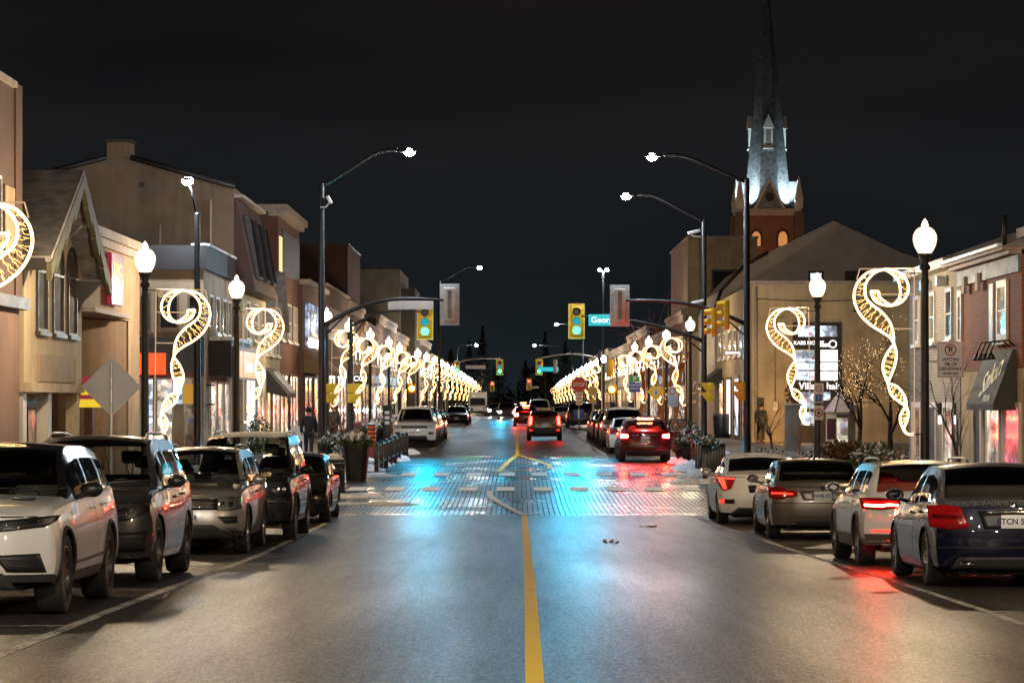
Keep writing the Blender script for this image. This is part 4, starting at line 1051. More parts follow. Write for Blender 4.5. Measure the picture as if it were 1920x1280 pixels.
# white delivery van at the far left
vr = thing('parked_van', 'white box van parked at the far end of the left row', 'van', (-4.4, 318, E(318)), HB, GL)
m = MB(); m.rbox((-.5,0,1.65),(4.2,2.0,2.1),.08); m.build('cargo_box', P['cwhite'], vr, world=False)
m = MB(); m.prism([(1.6,.4),(2.75,.4),(2.75,1.05),(2.3,1.2),(1.9,2.1),(1.6,2.1)],'y',-.95,.95); m.v = [(v[0],v[1],v[2]) for v in m.v]; m.build('cab', P['cwhite'], vr, world=False)
m = MB(); m.quad((2.33,-.85,1.22),(2.33,.85,1.22),(1.97,.8,2.0),(1.97,-.8,2.0)); m.build('windscreen', M['glassd'], vr, world=False)
m = MB(); m.box(2.755,2.79,-.9,.9,.35,.6); m.build('bumper', M['trim'], vr, world=False)
for sg in (1,-1):
    m = MB(); m.box(2.755,2.78,sg*.6,sg*.88,.75,.95); m.build('headlight', M['lampg'], vr, world=False)
    for xx in (1.7,-1.7): make_wheel(.36,.22,5,M['rim'],.22,vr,(xx,sg*.85),sg)
# ================================================================== STREET FURNITURE
GW = .13                          # sidewalk above road
# ---- globe lamp prototype (local coordinates, base at z = 0)
LAMP_H = 5.15
def lamp_proto(name, label, loc, group=None, detail=1):
    n = 20 if detail else 10
    t = thing(name, label, 'street lamp', loc, 0, group)
    m = MB(); m.lathe([(.21, 0), (.21, .10), (.18, .14), (.165, .55), (.135, .62), (.12, .80), (.095, .84), (.085, 1.0), (.068, 4.40), (.075, 4.44), (.075, 4.50), (.062, 4.54), (.062, 4.66), (.10, 4.70), (.10, 4.74), (.06, 4.80), (.12, 4.92), (.135, 4.98)], (0,0,0), n)
    m.build('post', M['pole'], t, world=False)
    m = MB(); m.lathe([(.125, 4.985), (.155, 5.03), (.20, 5.12), (.222, 5.23), (.215, 5.31), (.175, 5.39), (.12, 5.44), (.06, 5.46)], (0,0,0), 16 if detail else 8, caps=True)
    gb = m.build('globe', M['globe' if detail else 'globefar'], t, world=False)
    if detail:
        l = bpy.data.lights.new('bulb', 'POINT'); l.energy = 2300; l.color = (1.0, .74, .45); l.shadow_soft_size = .09; lo = bpy.data.objects.new('bulb', l); C.objects.link(lo); lo.parent = gb; lo.location = (0, 0, 5.22); MWI['bulb'] = MWI[t.name]
    m = MB(); m.lathe([(.056, 5.46), (.075, 5.49), (.05, 5.52), (.055, 5.54), (.025, 5.58), (.001, 5.61)], (0,0,0), 10); m.build('finial', M['globe'] if detail else M['globefar'], t, world=False)
    if detail:
        for z in (4.62, 1.72):
            m = MB(); m.box(.05, .28, -.02, .02, z-.012, z+.012); m.build('banner_bracket', M['pole'], t, world=False)
    return t
# ---- light scroll: rope-light curl inside a thin frame, local x points to the road, z up, origin at the lamp axis
def cv(L): return [((x-100)/350, (1165-y)/350) for x, y in L]
BANDS = [
  (cv([(375,262),(355,315),(310,345),(240,353),(170,322),(137,250),(165,170),(235,130),(310,127),(400,150),(460,215),(481,290),(468,360),(430,425),(370,480),(300,522),(250,560),(226,600)]),
   cv([(325,265),(318,300),(290,325),(240,349),(195,305),(190,240),(210,185),(260,140),(300,129),(355,150),(402,205),(412,260),(400,312),(362,352),(312,390),(260,450),(236,515),(229,600)])),
  (cv([(226,600),(213,660),(222,725),(245,790),(268,842)]), cv([(229,600),(262,640),(292,700),(297,760),(270,838)])),
  (cv([(268,842),(205,868),(160,930),(150,988)]), cv([(270,838),(245,915),(205,952),(152,988)])),
  (cv([(151,988),(138,1035),(148,1085),(166,1128),(150,1158),(128,1166),(104,1164)]), cv([(153,988),(185,1040),(188,1085),(172,1125),(156,1154),(132,1165),(106,1164)])),
]
def scroll_proto(name, label, loc, group, sgn, near):
    t = thing(name, label, 'light decoration', loc, 0, group)
    def X(p): return (sgn*(p[0]+.19), 0, p[1])
    rm = MB(); gm = MB(); n = 4 if near < 2 else 5; rr = .020 if near else .024
    rnd = random.Random(11)
    for A, B_ in BANDS:
        k = max(8, int(len(A)*(6 if near else 3.0)))
        a, b = cat_rom(A, k), cat_rom(B_, k)
        rm.tube([X(p) for p in a], rr, n); rm.tube([X(p) for p in b], rr, n)
        if near:
            kk = max(8, int(len(A)*3.4)); a2, b2 = cat_rom(A, kk), cat_rom(B_, kk)
            for i in range(1, kk-1):
                p, q = a2[i], b2[min(kk-1, i+(i % 2))]
                if np.linalg.norm(p-q) < .04: continue
                prev = None
                for f in np.linspace(.1, .9, 5):
                    c = p+(q-p)*f + np.array([rnd.uniform(-.02, .02), rnd.uniform(-.02, .02)])
                    x = X(c)
                    if prev and rnd.random() < .8: gm.tube([prev, x], .0045, 3)
                    prev = x
                    if rnd.random() < .42: gm.ball(x, rnd.uniform(.008, .019), 4, 3)
    a0, b0 = BANDS[0][0][0], BANDS[0][1][0]; rm.tube([X(a0), X(b0)], rr, n)
    rm.build('rope_light', M['rope'] if near else M['ropefar'], t, world=False)
    if gm.v: gm.build('garland', M['spark'], t, world=False)['kind'] = 'stuff'
    f = MB(); r = .011
    for p, q in (((0,0),(0,2.98)),((0,2.98),(.985,2.98)),((.985,2.98),(1.04,2.78)),((0,2.52),(.82,2.52)),((0,1.9),(.38,1.9)),((0,.0),(.04,.0))): f.tube([X(p), X(q)], r, 4)
    if near:
        c = [(.10+.05*math.cos(q), 2.87+.05*math.sin(q)) for q in np.linspace(0, 6.28, 12)]; f.tube([X(p) for p in c], .01, 4)
        c = [(.10+.025*math.cos(q), 2.87+.025*math.sin(q)) for q in np.linspace(0, 6.28, 8)]; f.tube([X(p) for p in c], .01, 4)
    f.build('frame', M['frame'], t, world=False)
    return t
SB = 1.72                         # scroll bottom above lamp foot
lampsL = [(-5, -7.5), (14, -7.5), (37.2, -7.62), (57.3, -7.5), (75, -7.4), (112, -7.5), (127, -7.5), (145, -7.5), (166, -7.5), (186, -7.7), (214, -7.5), (235, -7.5), (258, -7.5), (281, -7.5), (303, -7.5), (328, -7.5), (352, -7.5), (378, -7.5), (405, -7.5), (435, -7.5), (468, -7.5), (505, -7.5)]
lampsR = [(-5, 7.4), (26, 7.4), (51.3, 7.35), (73, 7.7), (125, 7.6), (145, 7.6), (164.5, 7.6), (184, 7.6), (250, 7.6), (272, 7.6), (292, 7.6), (312, 7.6), (335, 7.6), (360, 7.6), (386, 7.6), (412, 7.6), (440, 7.6), (470, 7.6), (502, 7.6), (536, 7.6)]
nearL = {57.3: 'nearest fully visible globe lamp on the left sidewalk, with the tall scroll', 75: 'second globe lamp on the left sidewalk, beside the orange shop sign',
         112: 'globe lamp half hidden behind the tall black signal pole', 127: 'globe lamp half hidden behind the planter signal pole', 145: 'globe lamp right of the planter signal pole, first of three level lamps',
         166: 'middle of the three level globe lamps right of the planter pole', 186: 'last of the three level globe lamps left of the green signal'}
nearR = {51.3: 'largest globe lamp on the right sidewalk next to the no parking board', 73: 'globe lamp in front of the beige wall with the lit shop window', 125: 'globe lamp beside the right signal pole above the yellow walk signal',
         145: 'globe lamp second left of the right signal pole', 164.5: 'globe lamp third left of the right signal pole', 184: 'globe lamp fourth left of the right signal pole, before the gap'}
scL = {37.2: 'huge scroll cut off by the left picture edge beside the brick building', 57.3: 'tall complete scroll hanging beside the diamond sign on the left', 75: 'scroll with bright glare beside the orange shop sign',
       112: 'scroll between the black signal pole and the planter pole', 127: 'scroll just right of the planter signal pole', 145: 'large scroll right of the planter pole, reaching lowest', 166: 'scroll overlapping the third level lamp', 186: 'scroll below the green signal on the left'}
scR = {51.3: 'largest scroll on the right by the no parking board', 73: 'scroll in front of the lit shop window on the beige wall', 125: 'scroll left of the right signal pole beside the white street notice',
       145: 'scroll above the yellow diamond sign', 164.5: 'scroll above the blue notice, overlapped by its neighbour', 184: 'leftmost of the four clear right scrolls'}
protoN = protoF = None; sN = {}; sF = {}
for side, lst, nl, ns in ((-1, lampsL, nearL, scL), (1, lampsR, nearR, scR)):
    for y, x in lst:
        z = E(y)+GW; base = (x, y, z); word = 'left' if side < 0 else 'right'
        gl = nl.get(y, 'dark post street lamp with lit globe in the dense far %s row' % word if y > 190 else 'lit globe street lamp beyond the picture edge, %s side' % word)
        gg = 'globe street lamps far along the %s side' % word if y > 190 else 'globe street lamps on the %s side' % word
        near = y < 190
        if near:
            if protoN is None: protoN = lamp_proto('street_lamp', gl, base, gg, 1); lp = protoN
            else: lp = dup(protoN, base, math.pi if side > 0 else 0, gl, gg)
            lp.rotation_euler = (0, 0, math.pi if side > 0 else 0)
            if y > 100:                                  # lamps beyond the junction share a dimmer bulb
                for q_ in lp.children:
                    for r_ in q_.children:
                        if r_.type == 'LIGHT':
                            if 'bulb_far' not in bpy.data.lights: bf = r_.data.copy(); bf.name = 'bulb_far'; bf.energy = 1050
                            r_.data = bpy.data.lights['bulb_far']
        else:
            if protoF is None: protoF = lamp_proto('street_lamp', gl, base, gg, 0)
            else: dup(protoF, base, 0, gl, gg)
        if 0 < y < 30: continue
        if y < 0: continue
        sl = ns.get(y, 'warm rope light scroll hung on a lamp in the dense far %s row' % word); sg = 'light scrolls far along the %s side' % word if y > 190 else 'light scrolls on the %s lamps' % word
        sb = (x, y, z+SB-(.06 if y == 57.3 else 0)); d_ = sN if near else sF; key = side
        if key not in d_: d_[key] = scroll_proto('light_scroll', sl, sb, sg, -side, 1 if near else 0)
        else:
            q_ = dup(d_[key], sb, 0, sl, sg); rq = random.Random(int(y*10)); q_.rotation_euler = (0, R(rq.uniform(-1.6, 1.6)), R(rq.uniform(-9, 9)))

# ---- signal poles with mast arms and luminaires
def luminaire(par, p, d, name='luminaire', mat='led'):               # cobra head at p pointing along d
    d = Vector(d).normalized(); ang = math.atan2(d.y, d.x); rot = Matrix.Rotation(ang, 3, 'Z')
    m = MB(); m.rbox(p, (.62, .26, .10), .04, 0, rot); o = m.build(name, M['black'], par)
    m = MB(); m.ball((p[0]+d.x*.05, p[1]+d.y*.05, p[2]-.05), .165, 14, 7, 0, (1.15, 1, .8)); m.build('lens', M[mat], o)
    return o
def arm_curve(a, b, sag, n=14):
    a, b = Vector(a), Vector(b); out = []
    for i in range(n+1):
        u = i/n; p = a.lerp(b, u); p.z += sag*math.sin(math.pi*u)*(1-u*.35); out.append(p)
    return out
def sig_pole(label, px, y, ztop_py, lum=None, mast=None, lsag=.55, cat='signal pole', r0=.13, name='signal_pole', x=None):
    X = (px-VX)*y/F if x is None else x; t = thing(name, label, cat, (X, y, E(y)+GW)); zt = at(px, ztop_py, y).z
    m = MB(); zb = E(y)+GW
    m.lathe([(r0*1.9, zb), (r0*1.9, zb+.05), (r0*1.15, zb+.08), (r0, zb+1.2), (r0*.78, zt), (r0*.6, zt+.05), (.001, zt+.08)], (X, y, 0), 14)
    m.build('pole', M['pole'], t)
    if mast:
        a, b, sag = mast; a = at(*a, y); b = at(*b, y); a.x = X; b.y = y
        m = MB(); pts = arm_curve(a, b, sag); m.tube(pts, [r0*.62-.035*i/len(pts) for i in range(len(pts))], 8)
        m.tube([a+Vector((0,0,-.45)), pts[3]], .03, 6); m.build('mast_arm', M['pole'], t)
    if lum:
        p = at(*lum, y); a = Vector((X, y, zt-.1)); q = p+Vector((.35 if p.x < X else -.35, 0, .03))
        kn = a.lerp(q, .70); kn.z = q.z-.10*(q.z-a.z)
        m = MB(); m.tube([Vector(v) for v in cat_rom([tuple(a), tuple(a.lerp(kn, .5)), tuple(kn), tuple(q.lerp(kn, .4)+Vector((0, 0, .03))), tuple(q)], 18)], .062, 8); o = m.build('lamp_arm', M['pole'], t); luminaire(o, p, (p.x-X, 0, 0))
    return t
sig_pole('tall black pole at the near left corner with mast arm and camera', 603, 100, 345, (765, 283), ((612, 612), (838, 563), .55))
sig_pole('tall black pole at the near right corner carrying grey signal back', 1400, 100, 337, (1225, 292), ((1392, 608), (1165, 563), .38))
sig_pole('slim pole rising from the left planter with yellow walk signals', 658, 109, 600, None, ((655, 612), (797, 585), .35), r0=.09)
sig_pole('shorter pole behind the right planter with camera and walk signal', 1320, 110, 412, (1176, 366), ((1314, 640), (1085, 592), .30), r0=.115)
sig_pole('distant street light pole left of centre with single LED arm', 824, 230, 527, (898, 501), None, .4, 'street light', .12, 'street_light')
# side-street light with straight thin arm by the gable wall
t = sig_pole('dark pole in front of the low shop with LED head on top', 370, 92, 402, None, None, r0=.12, cat='street light', name='street_light')
p = at(352, 337, 92); a = at(368, 402, 92); m = MB(); m.tube([a, at(360, 360, 92), p], .035, 6); o = m.build('lamp_arm', M['pole'], t); luminaire(o, p, (0, -1, 0))
sig_pole('thin far pole with twin LED lamps right of centre', 1131, 260, 510, None, None, r0=.11, cat='street light', name='street_light')
tw = [o for o in C.objects if o.name.startswith('street_light')][-1]
for dx in (-.28, .28):
    p = at(1131, 505, 260); p.x += dx; o = luminaire(tw, p, (math.copysign(1, dx), 0, 0)); [setattr(q, 'scale', (.55, .55, .55)) for q in ()]
for px, py, y, lab in ((1044, 607, 300, 'small distant LED street light left of the right green signal'), (892, 646, 330, 'tiny distant LED street light left of the far green signal'), (1003, 647, 360, 'tiny distant LED street light above the far right green signal')):
    sx = -1 if px < 970 else 1; X = (7.0)*sx; t = thing('street_light', lab, 'street light', (X, y, E(y)+GW)); p = at(px, py, y)
    m = MB(); zb = E(y)+GW; m.lathe([(.16, zb), (.12, zb+1), (.09, p.z-.6)], (X, y, 0), 8); m.build('pole', M['pole'], t)
    m = MB(); m.tube([(X, y, p.z-.65), (X*.8+p.x*.2, y, p.z-.1), p], .04, 6); o = m.build('lamp_arm', M['pole'], t); luminaire(o, p, (p.x-X, 0, 0))

# tall street lights beside and behind the camera (they light the near cars)
for sg in (-1, 1):
    for y in (-14, 6):
        X = sg*7.3; zb = E(y)+GW; t = thing('street_light', 'tall street light beside the viewpoint, outside the picture, %s side' % ('left' if sg < 0 else 'right'), 'street light', (X, y, zb)); t['group'] = 'street lights beside the viewpoint, %s side' % ('left' if sg < 0 else 'right')
        m = MB(); m.lathe([(.2, zb), (.13, zb+.1), (.08, zb+9.2)], (X, y, 0), 10); m.build('pole', M['pole'], t)
        p = Vector((X-sg*2.6, y, zb+9.9)); m = MB(); m.tube(arm_curve((X, y, zb+9.1), p, .3), .04, 6); o = m.build('lamp_arm', M['pole'], t); luminaire(o, p, (-sg, 0, 0), mat='ledwarm')
# cameras on the poles
def camera_box(label, px, py, y, sx):
    p = at(px, py, y); t = thing('security_camera', label, 'camera', p)
    m = MB(); m.tube([p+Vector((-.22*sx, 0, -.18)), p+Vector((-.02*sx, 0, -.18)), p+Vector((.1*sx, 0, -.02))], .03, 6); m.build('bracket', M['white'], t)
    m = MB(); m.rbox(p+Vector((.1*sx, 0, .08)), (.12, .2, .30), .03, 0, Matrix.Rotation(R(-28*sx), 3, 'Y')); m.build('housing', M['white'], t)
camera_box('white camera on a bent bracket near the top of the left pole', 612, 379, 99.9, 1)
def camera_flat(label, px, py, y):
    p = at(px, py, y); t = thing('security_camera', label, 'camera', p)
    m = MB(); m.rbox(p, (.5, .22, .12), .03, 0, Matrix.Rotation(R(-14), 3, 'Y')); m.build('housing', M['white'], t)
    m = MB(); m.tube([p+Vector((-.1, 0, -.05)), p+Vector((-.05, 0, -.16)), p+Vector((.36, 0, -.18))], .03, 6); m.build('bracket', M['white'], t)
camera_flat('flat white camera on the shorter right pole, high up', 1301, 435, 109.8)
camera_flat('small white sensor halfway up the shorter right pole', 1308, 566, 109.8)

# ---- traffic signal heads
def signal(label, px, py, y, hpx, lit=None, back=False, group='three lens traffic signals', plate=True):
    p = at(px, py, y); h = hpx*y/F; s = h/1.32; t = thing('traffic_light', label, 'traffic light', p)
    t['group'] = group; f = 1 if back else -1
    if plate:
        m = MB(); w, hh = .31*s, .66*s
        m.rbox(p, (2*w, .02, 2*hh), .012); m.build('backplate', M['sigback'] if back else M['yellow'], t)
        if not back:
            m = MB()
            for a, b_, c_, d_ in ((-w, w, hh-.05*s, hh), (-w, w, -hh, -hh+.05*s), (-w, -w+.05*s, -hh+.05*s, hh-.05*s), (w-.05*s, w, -hh+.05*s, hh-.05*s)): m.box(p.x+a, p.x+b_, p.y-.014, p.y-.012, p.z+c_, p.z+d_)
            m.build('reflective_border', M['border'], t)
    m = MB(); m.rbox((p.x, p.y+f*-.0+ (.06 if not back else -.06)*-f*-1*0 + (.09 if back else -.05)*(-1 if back else 1), p.z), (.36*s, .16*s, 1.06*s), .03)
    hs = m.build('housing', M['housing'] if back else M['yellow'], t)
    fy = p.y + f*(.14 if not back else .02)
    for k, z in ((0, .35), (1, 0), (2, -.35)):
        zz = p.z+z*s; on = (lit == k)
        m = MB(); m.lathe([(.001, 0), (.10*s, -.012), (.145*s, -.0)], (0,0,0), 16, 0, 'y'); m.v = [(p.x+v[0], fy+v[1]*(-1 if back else 1), zz+v[2]) for v in m.v]
        mat = M['lensoff']
        if lit == 2 and k == 2:
            mat = M['green']; l = bpy.data.lights.new('green_lamp', 'SPOT'); l.energy = 3300*(.5 if px < 900 else 1)*(1 if y < 200 else .6); l.color = (.0, .60, 1.0); l.spot_size = R(80); l.spot_blend = .5; l.shadow_soft_size = .075*s
            lo = bpy.data.objects.new('green_lamp', l); C.objects.link(lo); lo.location = (p.x, fy-.10, zz); lo.rotation_euler = (R(-84), 0, 0)
            l2 = bpy.data.lights.new('green_lamp_spill', 'POINT'); l2.energy = 14*(y/110)**2*.6; l2.color = (0, .62, 1); l2.shadow_soft_size = .05; lo2 = bpy.data.objects.new('green_lamp_spill', l2); C.objects.link(lo2); lo2.location = (p.x, fy-.14*s, zz+.02)
        elif lit == 2 and k == 1: mat = M['midspill']
        elif lit == 0 and k == 0: mat = M['redlit']
        m.build('lens', mat, t)
        m = MB(); n = 12; L = .22*s; vs = []
        for i in range(n+1):
            q = R(-35)+R(250)*i/n; c_, s_ = math.cos(q)*.158*s, math.sin(q)*.158*s
            vs += [(p.x+c_, fy, zz+s_), (p.x+c_, fy+f*L*(1 if math.sin(q) > -.2 else .5), zz+s_)]
        m.add(vs, [(2*i, 2*i+1, 2*i+3, 2*i+2) for i in range(n)], 0, True); m.build('visor', M['yellow'] if not back else M['housing'], t)
    if back:
        m = MB(); m.box(p.x-.06*s, p.x+.06*s, p.y-.205, p.y-.20, p.z-.45*s, p.z+.45*s); m.build('hinge_panel', M['hinge'], t)
    return t
M['housing'] = plain('signal_housing_grey', (.52, .50, .46), .5, .2, .2, 3); M['hinge'] = plain('signal_hinge', (.25, .24, .23), .6)
M['border'] = plain('reflective_yellow', (.85, .72, .12), .35, 0, .1)
signal('green signal on the far left arm, below the white street board', 797, 604, 110, 66, 2)
signal('green signal on the far right arm, left of the street name board', 1081, 602, 110, 66, 2)
signal('grey back of the signal at the end of the left mast arm', 843, 571, 100, 78, None, True)
signal('grey back of the signal at the end of the right mast arm', 1162, 573, 100, 78, None, True)
signal('small far green signal left of centre at the second junction', 937, 688, 255, 29, 2)
signal('small far green signal right of centre at the second junction', 1011, 688, 255, 29, 2)
signal('small far green signal over the left light row', 857, 688, 262, 22, 2)
signal('tiny far red signal right of centre beyond the second junction', 992, 720, 400, 21, 0)
signal('tiny far red signal left of centre beyond the second junction', 923, 724, 420, 18, 0)
# side-facing heads (seen edge on), yellow
def side_signal(label, px, py, y, hpx, sx, n=3, group=None):
    p = at(px, py, y); h = hpx*y/F; s = h/(.36*n); t = thing('traffic_light', label, 'traffic light', p)
    if group: t['group'] = group
    m = MB(); m.rbox(p, (.15*s+.05, .34*s, .35*n*s), .03); m.build('housing', M['yellow'], t)
    for k in range(n):
        zz = p.z+(k-(n-1)/2)*.35*s; x0 = p.x+sx*.09*s; vs = []; m = MB(); q_ = 10
        for i in range(q_+1):
            q = R(-30)+R(240)*i/q_; c_, s_ = math.cos(q)*.155*s, math.sin(q)*.155*s; vs += [(x0, p.y+c_, zz+s_), (x0+sx*.26*s, p.y+c_, zz+s_-.03)]
        m.add(vs, [(2*i, 2*i+1, 2*i+3, 2*i+2) for i in range(q_)], 0, True); m.build('visor', M['yellow'], t)
        m = MB(); m.cbox((x0, p.y, zz), (.01, .26*s, .26*s)); m.build('lens', M['lensoff'], t)
    return t
side_signal('yellow signal head with snow cap nearer the tip of the right arm', 1338, 604, 99.7, 55, -1)
side_signal('taller yellow signal head next to the near right pole', 1362, 590, 99.5, 56, -1)
def walk_signal(label, px, py, y, w, h, sx):              # angular yellow pedestrian housing with hooded visor
    p = at(px, py, y); W, H = w*y/F, h*y/F; t = thing('pedestrian_signal', label, 'walk signal', p)
    for k in (0, 1):
        zz = p.z+H*(.25-.5*k)
        m = MB(); m.rbox((p.x+sx*-.12*W, p.y, zz), (W*.55, .34, H*.47), .02); m.build('housing', M['yellow'], t)
        m = MB(); x0 = p.x+sx*W*.14; x1 = p.x+sx*W*.62; z1, z0 = zz+H*.24, zz-H*.22
        for yy in (p.y-.18, p.y+.17): m.add([(x0, yy, z1), (x1, yy, z1), (x0, yy, z0)], [(0, 1, 2)])
        m.quad((x0, p.y-.18, z1), (x1, p.y-.18, z1), (x1, p.y+.17, z1), (x0, p.y+.17, z1)); m.build('visor', M['yellow'], t)
        m = MB(); m.box(x0, x0+sx*.01, p.y-.14, p.y+.14, zz-H*.19, zz+H*.19); m.build('lens', M['lensoff'], t)
    return t
walk_signal('yellow walk signal with hoods on the slim planter pole', 662, 737, 108.8, 26, 37, 1)
walk_signal('yellow walk signal on the tall black near left pole', 621, 737, 99.8, 22, 37, 1)
walk_signal('yellow walk signal on the shorter right pole', 1328, 735, 109.7, 24, 36, -1)
walk_signal('yellow walk signal hooded boards left of the near right pole', 1388, 733, 99.8, 24, 36, -1)

# ---- street name boards
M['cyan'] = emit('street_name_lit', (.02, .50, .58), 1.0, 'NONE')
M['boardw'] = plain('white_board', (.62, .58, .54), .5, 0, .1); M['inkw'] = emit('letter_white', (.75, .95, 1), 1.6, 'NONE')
p = at(1140, 600, 109.6); t = thing('street_name_sign', 'teal lit street name board reading George beside the right green signal', 'street sign', p)
m = MB(); m.rbox((p.x, p.y, p.z), (1.5, .04, .44), .01); m.build('board', M['cyan'], t)
text_mb('George St', .33, face_cam((p.x+.02, p.y-.024, p.z)), .003, 0, .004).build('lettering', M['inkw'], t)
p = at(770, 572, 109.6); t = thing('street_name_sign', 'blank pale back of a street board above the left green signal', 'street sign', p)
m = MB(); m.rbox(p, (1.75, .04, .34), .01); m.build('board', M['boardw'], t)
for px, py, y, w, h, lab, mt in ((892, 688, 250, 38, 7, 'far pale street board left of the far green signal', 'boardw'), (1030, 692, 254, 34, 8, 'far lit teal street board right of the far green signal', 'cyan'), (1003, 726, 400, 14, 4, 'tiny lit street board beside the far red signal', 'boardw')):
    p = at(px, py, y); t = tag(MB().rbox(p, (w*y/F, .05, h*y/F), .01).build('street_name_sign', M[mt]), lab, 'street sign')
p = at(1041, 687, 250); tag(MB().rbox(p, (.35, .08, 1.2), .03).build('traffic_light', M['sigback']), 'far grey signal back in front of the lit teal board', 'traffic light')
# far mast arms
for a, b, y, lab, sx in (((830, 690), (940, 672), 256, 'far mast arm reaching from the left toward the green signal', -1), ((1135, 668), (1008, 672), 256, 'far mast arm reaching from the right toward the green signal', 1)):
    q0, q1 = at(*a, y), at(*b, y); X = 7.4*sx; t = thing('signal_pole', lab, 'signal pole', (X, y, E(y)+GW))
    m = MB(); m.lathe([(.17, E(y)), (.14, q0.z+.6)], (X, y, 0), 8); m.build('pole', M['pole'], t)
    m = MB(); m.tube(arm_curve((X, y, q0.z-.2), q1, .5), .07, 6); m.build('mast_arm', M['galv'], t)

# ---- road signs
M['signred'] = plain('sign_red', (.55, .03, .025), .4, 0, .08); M['signy'] = plain('sign_yellow', (.85, .55, .01), .4, 0, .06); M['signw'] = plain('sign_white', (.70, .68, .66), .4, 0, .06)
M['signb'] = plain('sign_blue', (.03, .10, .50), .4, 0, .06); M['signg'] = plain('sign_green', (.03, .32, .14), .4, 0, .06); M['ink'] = plain('sign_ink', (.02, .02, .02), .5); M['inkr'] = plain('sign_ink_red', (.50, .02, .03), .5)
M['signpink'] = plain('sign_white_warm', (.82, .76, .74), .45, 0, .05)
def post(t, x, y, z1, r=.03, mat='galv'):
    m = MB(); m.lathe([(r, E(y)), (r, z1)], (x, y, 0), 8); return m.build('post', M[mat], t)
def plate(t, nm, pts, y, mat, th=.012):
    m = MB(); m.prism(pts, 'y', y-th, y); return m.build(nm, M[mat], t)
def ngon(cx_, cz, r, n, rot=0): return [(cx_+r*math.cos(rot+2*math.pi*i/n), cz+r*math.sin(rot+2*math.pi*i/n)) for i in range(n)]
def ring(cx_, cz, r0, r1, y, n=28):
    m = MB(); vs = []
    for i in range(n):
        q = 2*math.pi*i/n
        vs += [(cx_+r0*math.cos(q), y, cz+r0*math.sin(q)), (cx_+r1*math.cos(q), y, cz+r1*math.sin(q))]
    m.add(vs, [(2*i, 2*i+1, (2*i+3) % (2*n), (2*i+2) % (2*n)) for i in range(n)]); return m
# back of a diamond warning sign
y = 50; p = at(209, 725, y); t = thing('warning_sign', 'plain grey back of a diamond warning sign on a thin post', 'road sign', (p.x, y, E(y)+GW))
r = 56*y/F; m = MB(); pts = [(p.x+dx*r*(1 if abs(dx) else 1), p.z+dz*r) for dx, dz in ((0,-1),(1,0),(0,1),(-1,0))]; m.prism(pts, 'y', y-.006, y+.006); m.build('panel', plain('sign_back_matt', (.62, .62, .63), .6, 0, .12, 4), t)
m = MB(); m.rbox((p.x, y-.035, (E(y)+p.z+r)/2-.05), (.045, .04, p.z+r-E(y)-.1), .008); m.build('post', M['galv'], t)
# no parking board on the big right lamp
y = 51.3; a, b = at(1757, 708, y), at(1807, 640, y); cxp = (a.x+b.x)/2; t = thing('parking_sign', 'white no parking board reading WITHIN 7M OF DRIVEWAY beside the lamp', 'road sign', (cxp, y, a.z))
m = MB(); m.rbox((cxp, y, (a.z+b.z)/2), (b.x-a.x, .012, b.z-a.z), .004); m.build('panel', M['signpink'], t)
fy = y-.0085; H_ = b.z-a.z
m = MB(); rw = .012
for q0, q1 in (((a.x+.02,a.z+.02),(b.x-.02,a.z+.02)),((b.x-.02,a.z+.02),(b.x-.02,b.z-.02)),((b.x-.02,b.z-.02),(a.x+.02,b.z-.02)),((a.x+.02,b.z-.02),(a.x+.02,a.z+.02))): m.box(min(q0[0],q1[0])-.004, max(q0[0],q1[0])+.004, fy-.001, fy, min(q0[1],q1[1])-.004, max(q0[1],q1[1])+.004)
m.build('border', M['inkr'], t)
zc = b.z-H_*.235; ring(cxp, zc, .085, .108, fy-.001).merge(MB().cbox((cxp, fy-.001, zc), (.19, .002, .016), 0, Matrix.Rotation(R(45), 3, 'Y'))).build('prohibition_ring', M['inkr'], t)
text_mb('P', .15, face_cam((cxp, fy, zc)), .002, 0, .004).build('letter', M['ink'], t)
for k, (s_, z_) in enumerate((('WITHIN', .50), ('7M OF', .63), ('DRIVEWAY', .755), ('EITHER SIDE', .885))):
    text_mb(s_, .082 if k < 3 else .05, face_cam((cxp, fy, b.z-H_*z_)), .002, 0, .002).build('lettering', M['ink'], t)
m = MB(); m.box(7.4, cxp, y+.02, y+.045, (a.z+b.z)/2-.05, (a.z+b.z)/2-.01); m.box(7.4, cxp, y+.02, y+.045, b.z-.15, b.z-.11); m.build('bracket', M['galv'], t)
# two small parking plates on lamp two
y = 72.8; cxp = (1535-VX)*y/F
for py0, py1, kind, lab in ((718, 755, 0, 'upper small parking plate on the lamp before the shop window'), (760, 787, 1, 'lower small no stopping plate on the lamp before the shop window')):
    a, b = at(1526, py1, y), at(1544, py0, y); t = thing('parking_sign', lab, 'road sign', (cxp, y, a.z)); H_ = b.z-a.z
    m = MB(); m.rbox((cxp, y, (a.z+b.z)/2), (b.x-a.x, .012, H_), .004); m.build('panel', M['signpink'], t)
    if kind == 0:
        zc = b.z-H_*.28; ring(cxp, zc, .065, .085, y-.008).merge(MB().cbox((cxp, y-.008, zc), (.15, .002, .012), 0, Matrix.Rotation(R(45), 3, 'Y'))).build('prohibition_ring', M['inkr'], t)
        m = MB(); m.box(cxp-.085, cxp+.085, y-.009, y-.007, a.z+.03, a.z+H_*.44); m.build('blue_panel', M['signb'], t); text_mb('1', .15, face_cam((cxp, y-.010, a.z+H_*.25)), .002).build('numeral', M['signw'], t)
    else:
        zc = (a.z+b.z)/2; ring(cxp, zc, .075, .11, y-.008).build('prohibition_ring', M['inkr'], t); m = MB(); m.prism(ngon(cxp, zc, .05, 6), 'y', y-.010, y-.008); m.build('symbol', M['ink'], t)
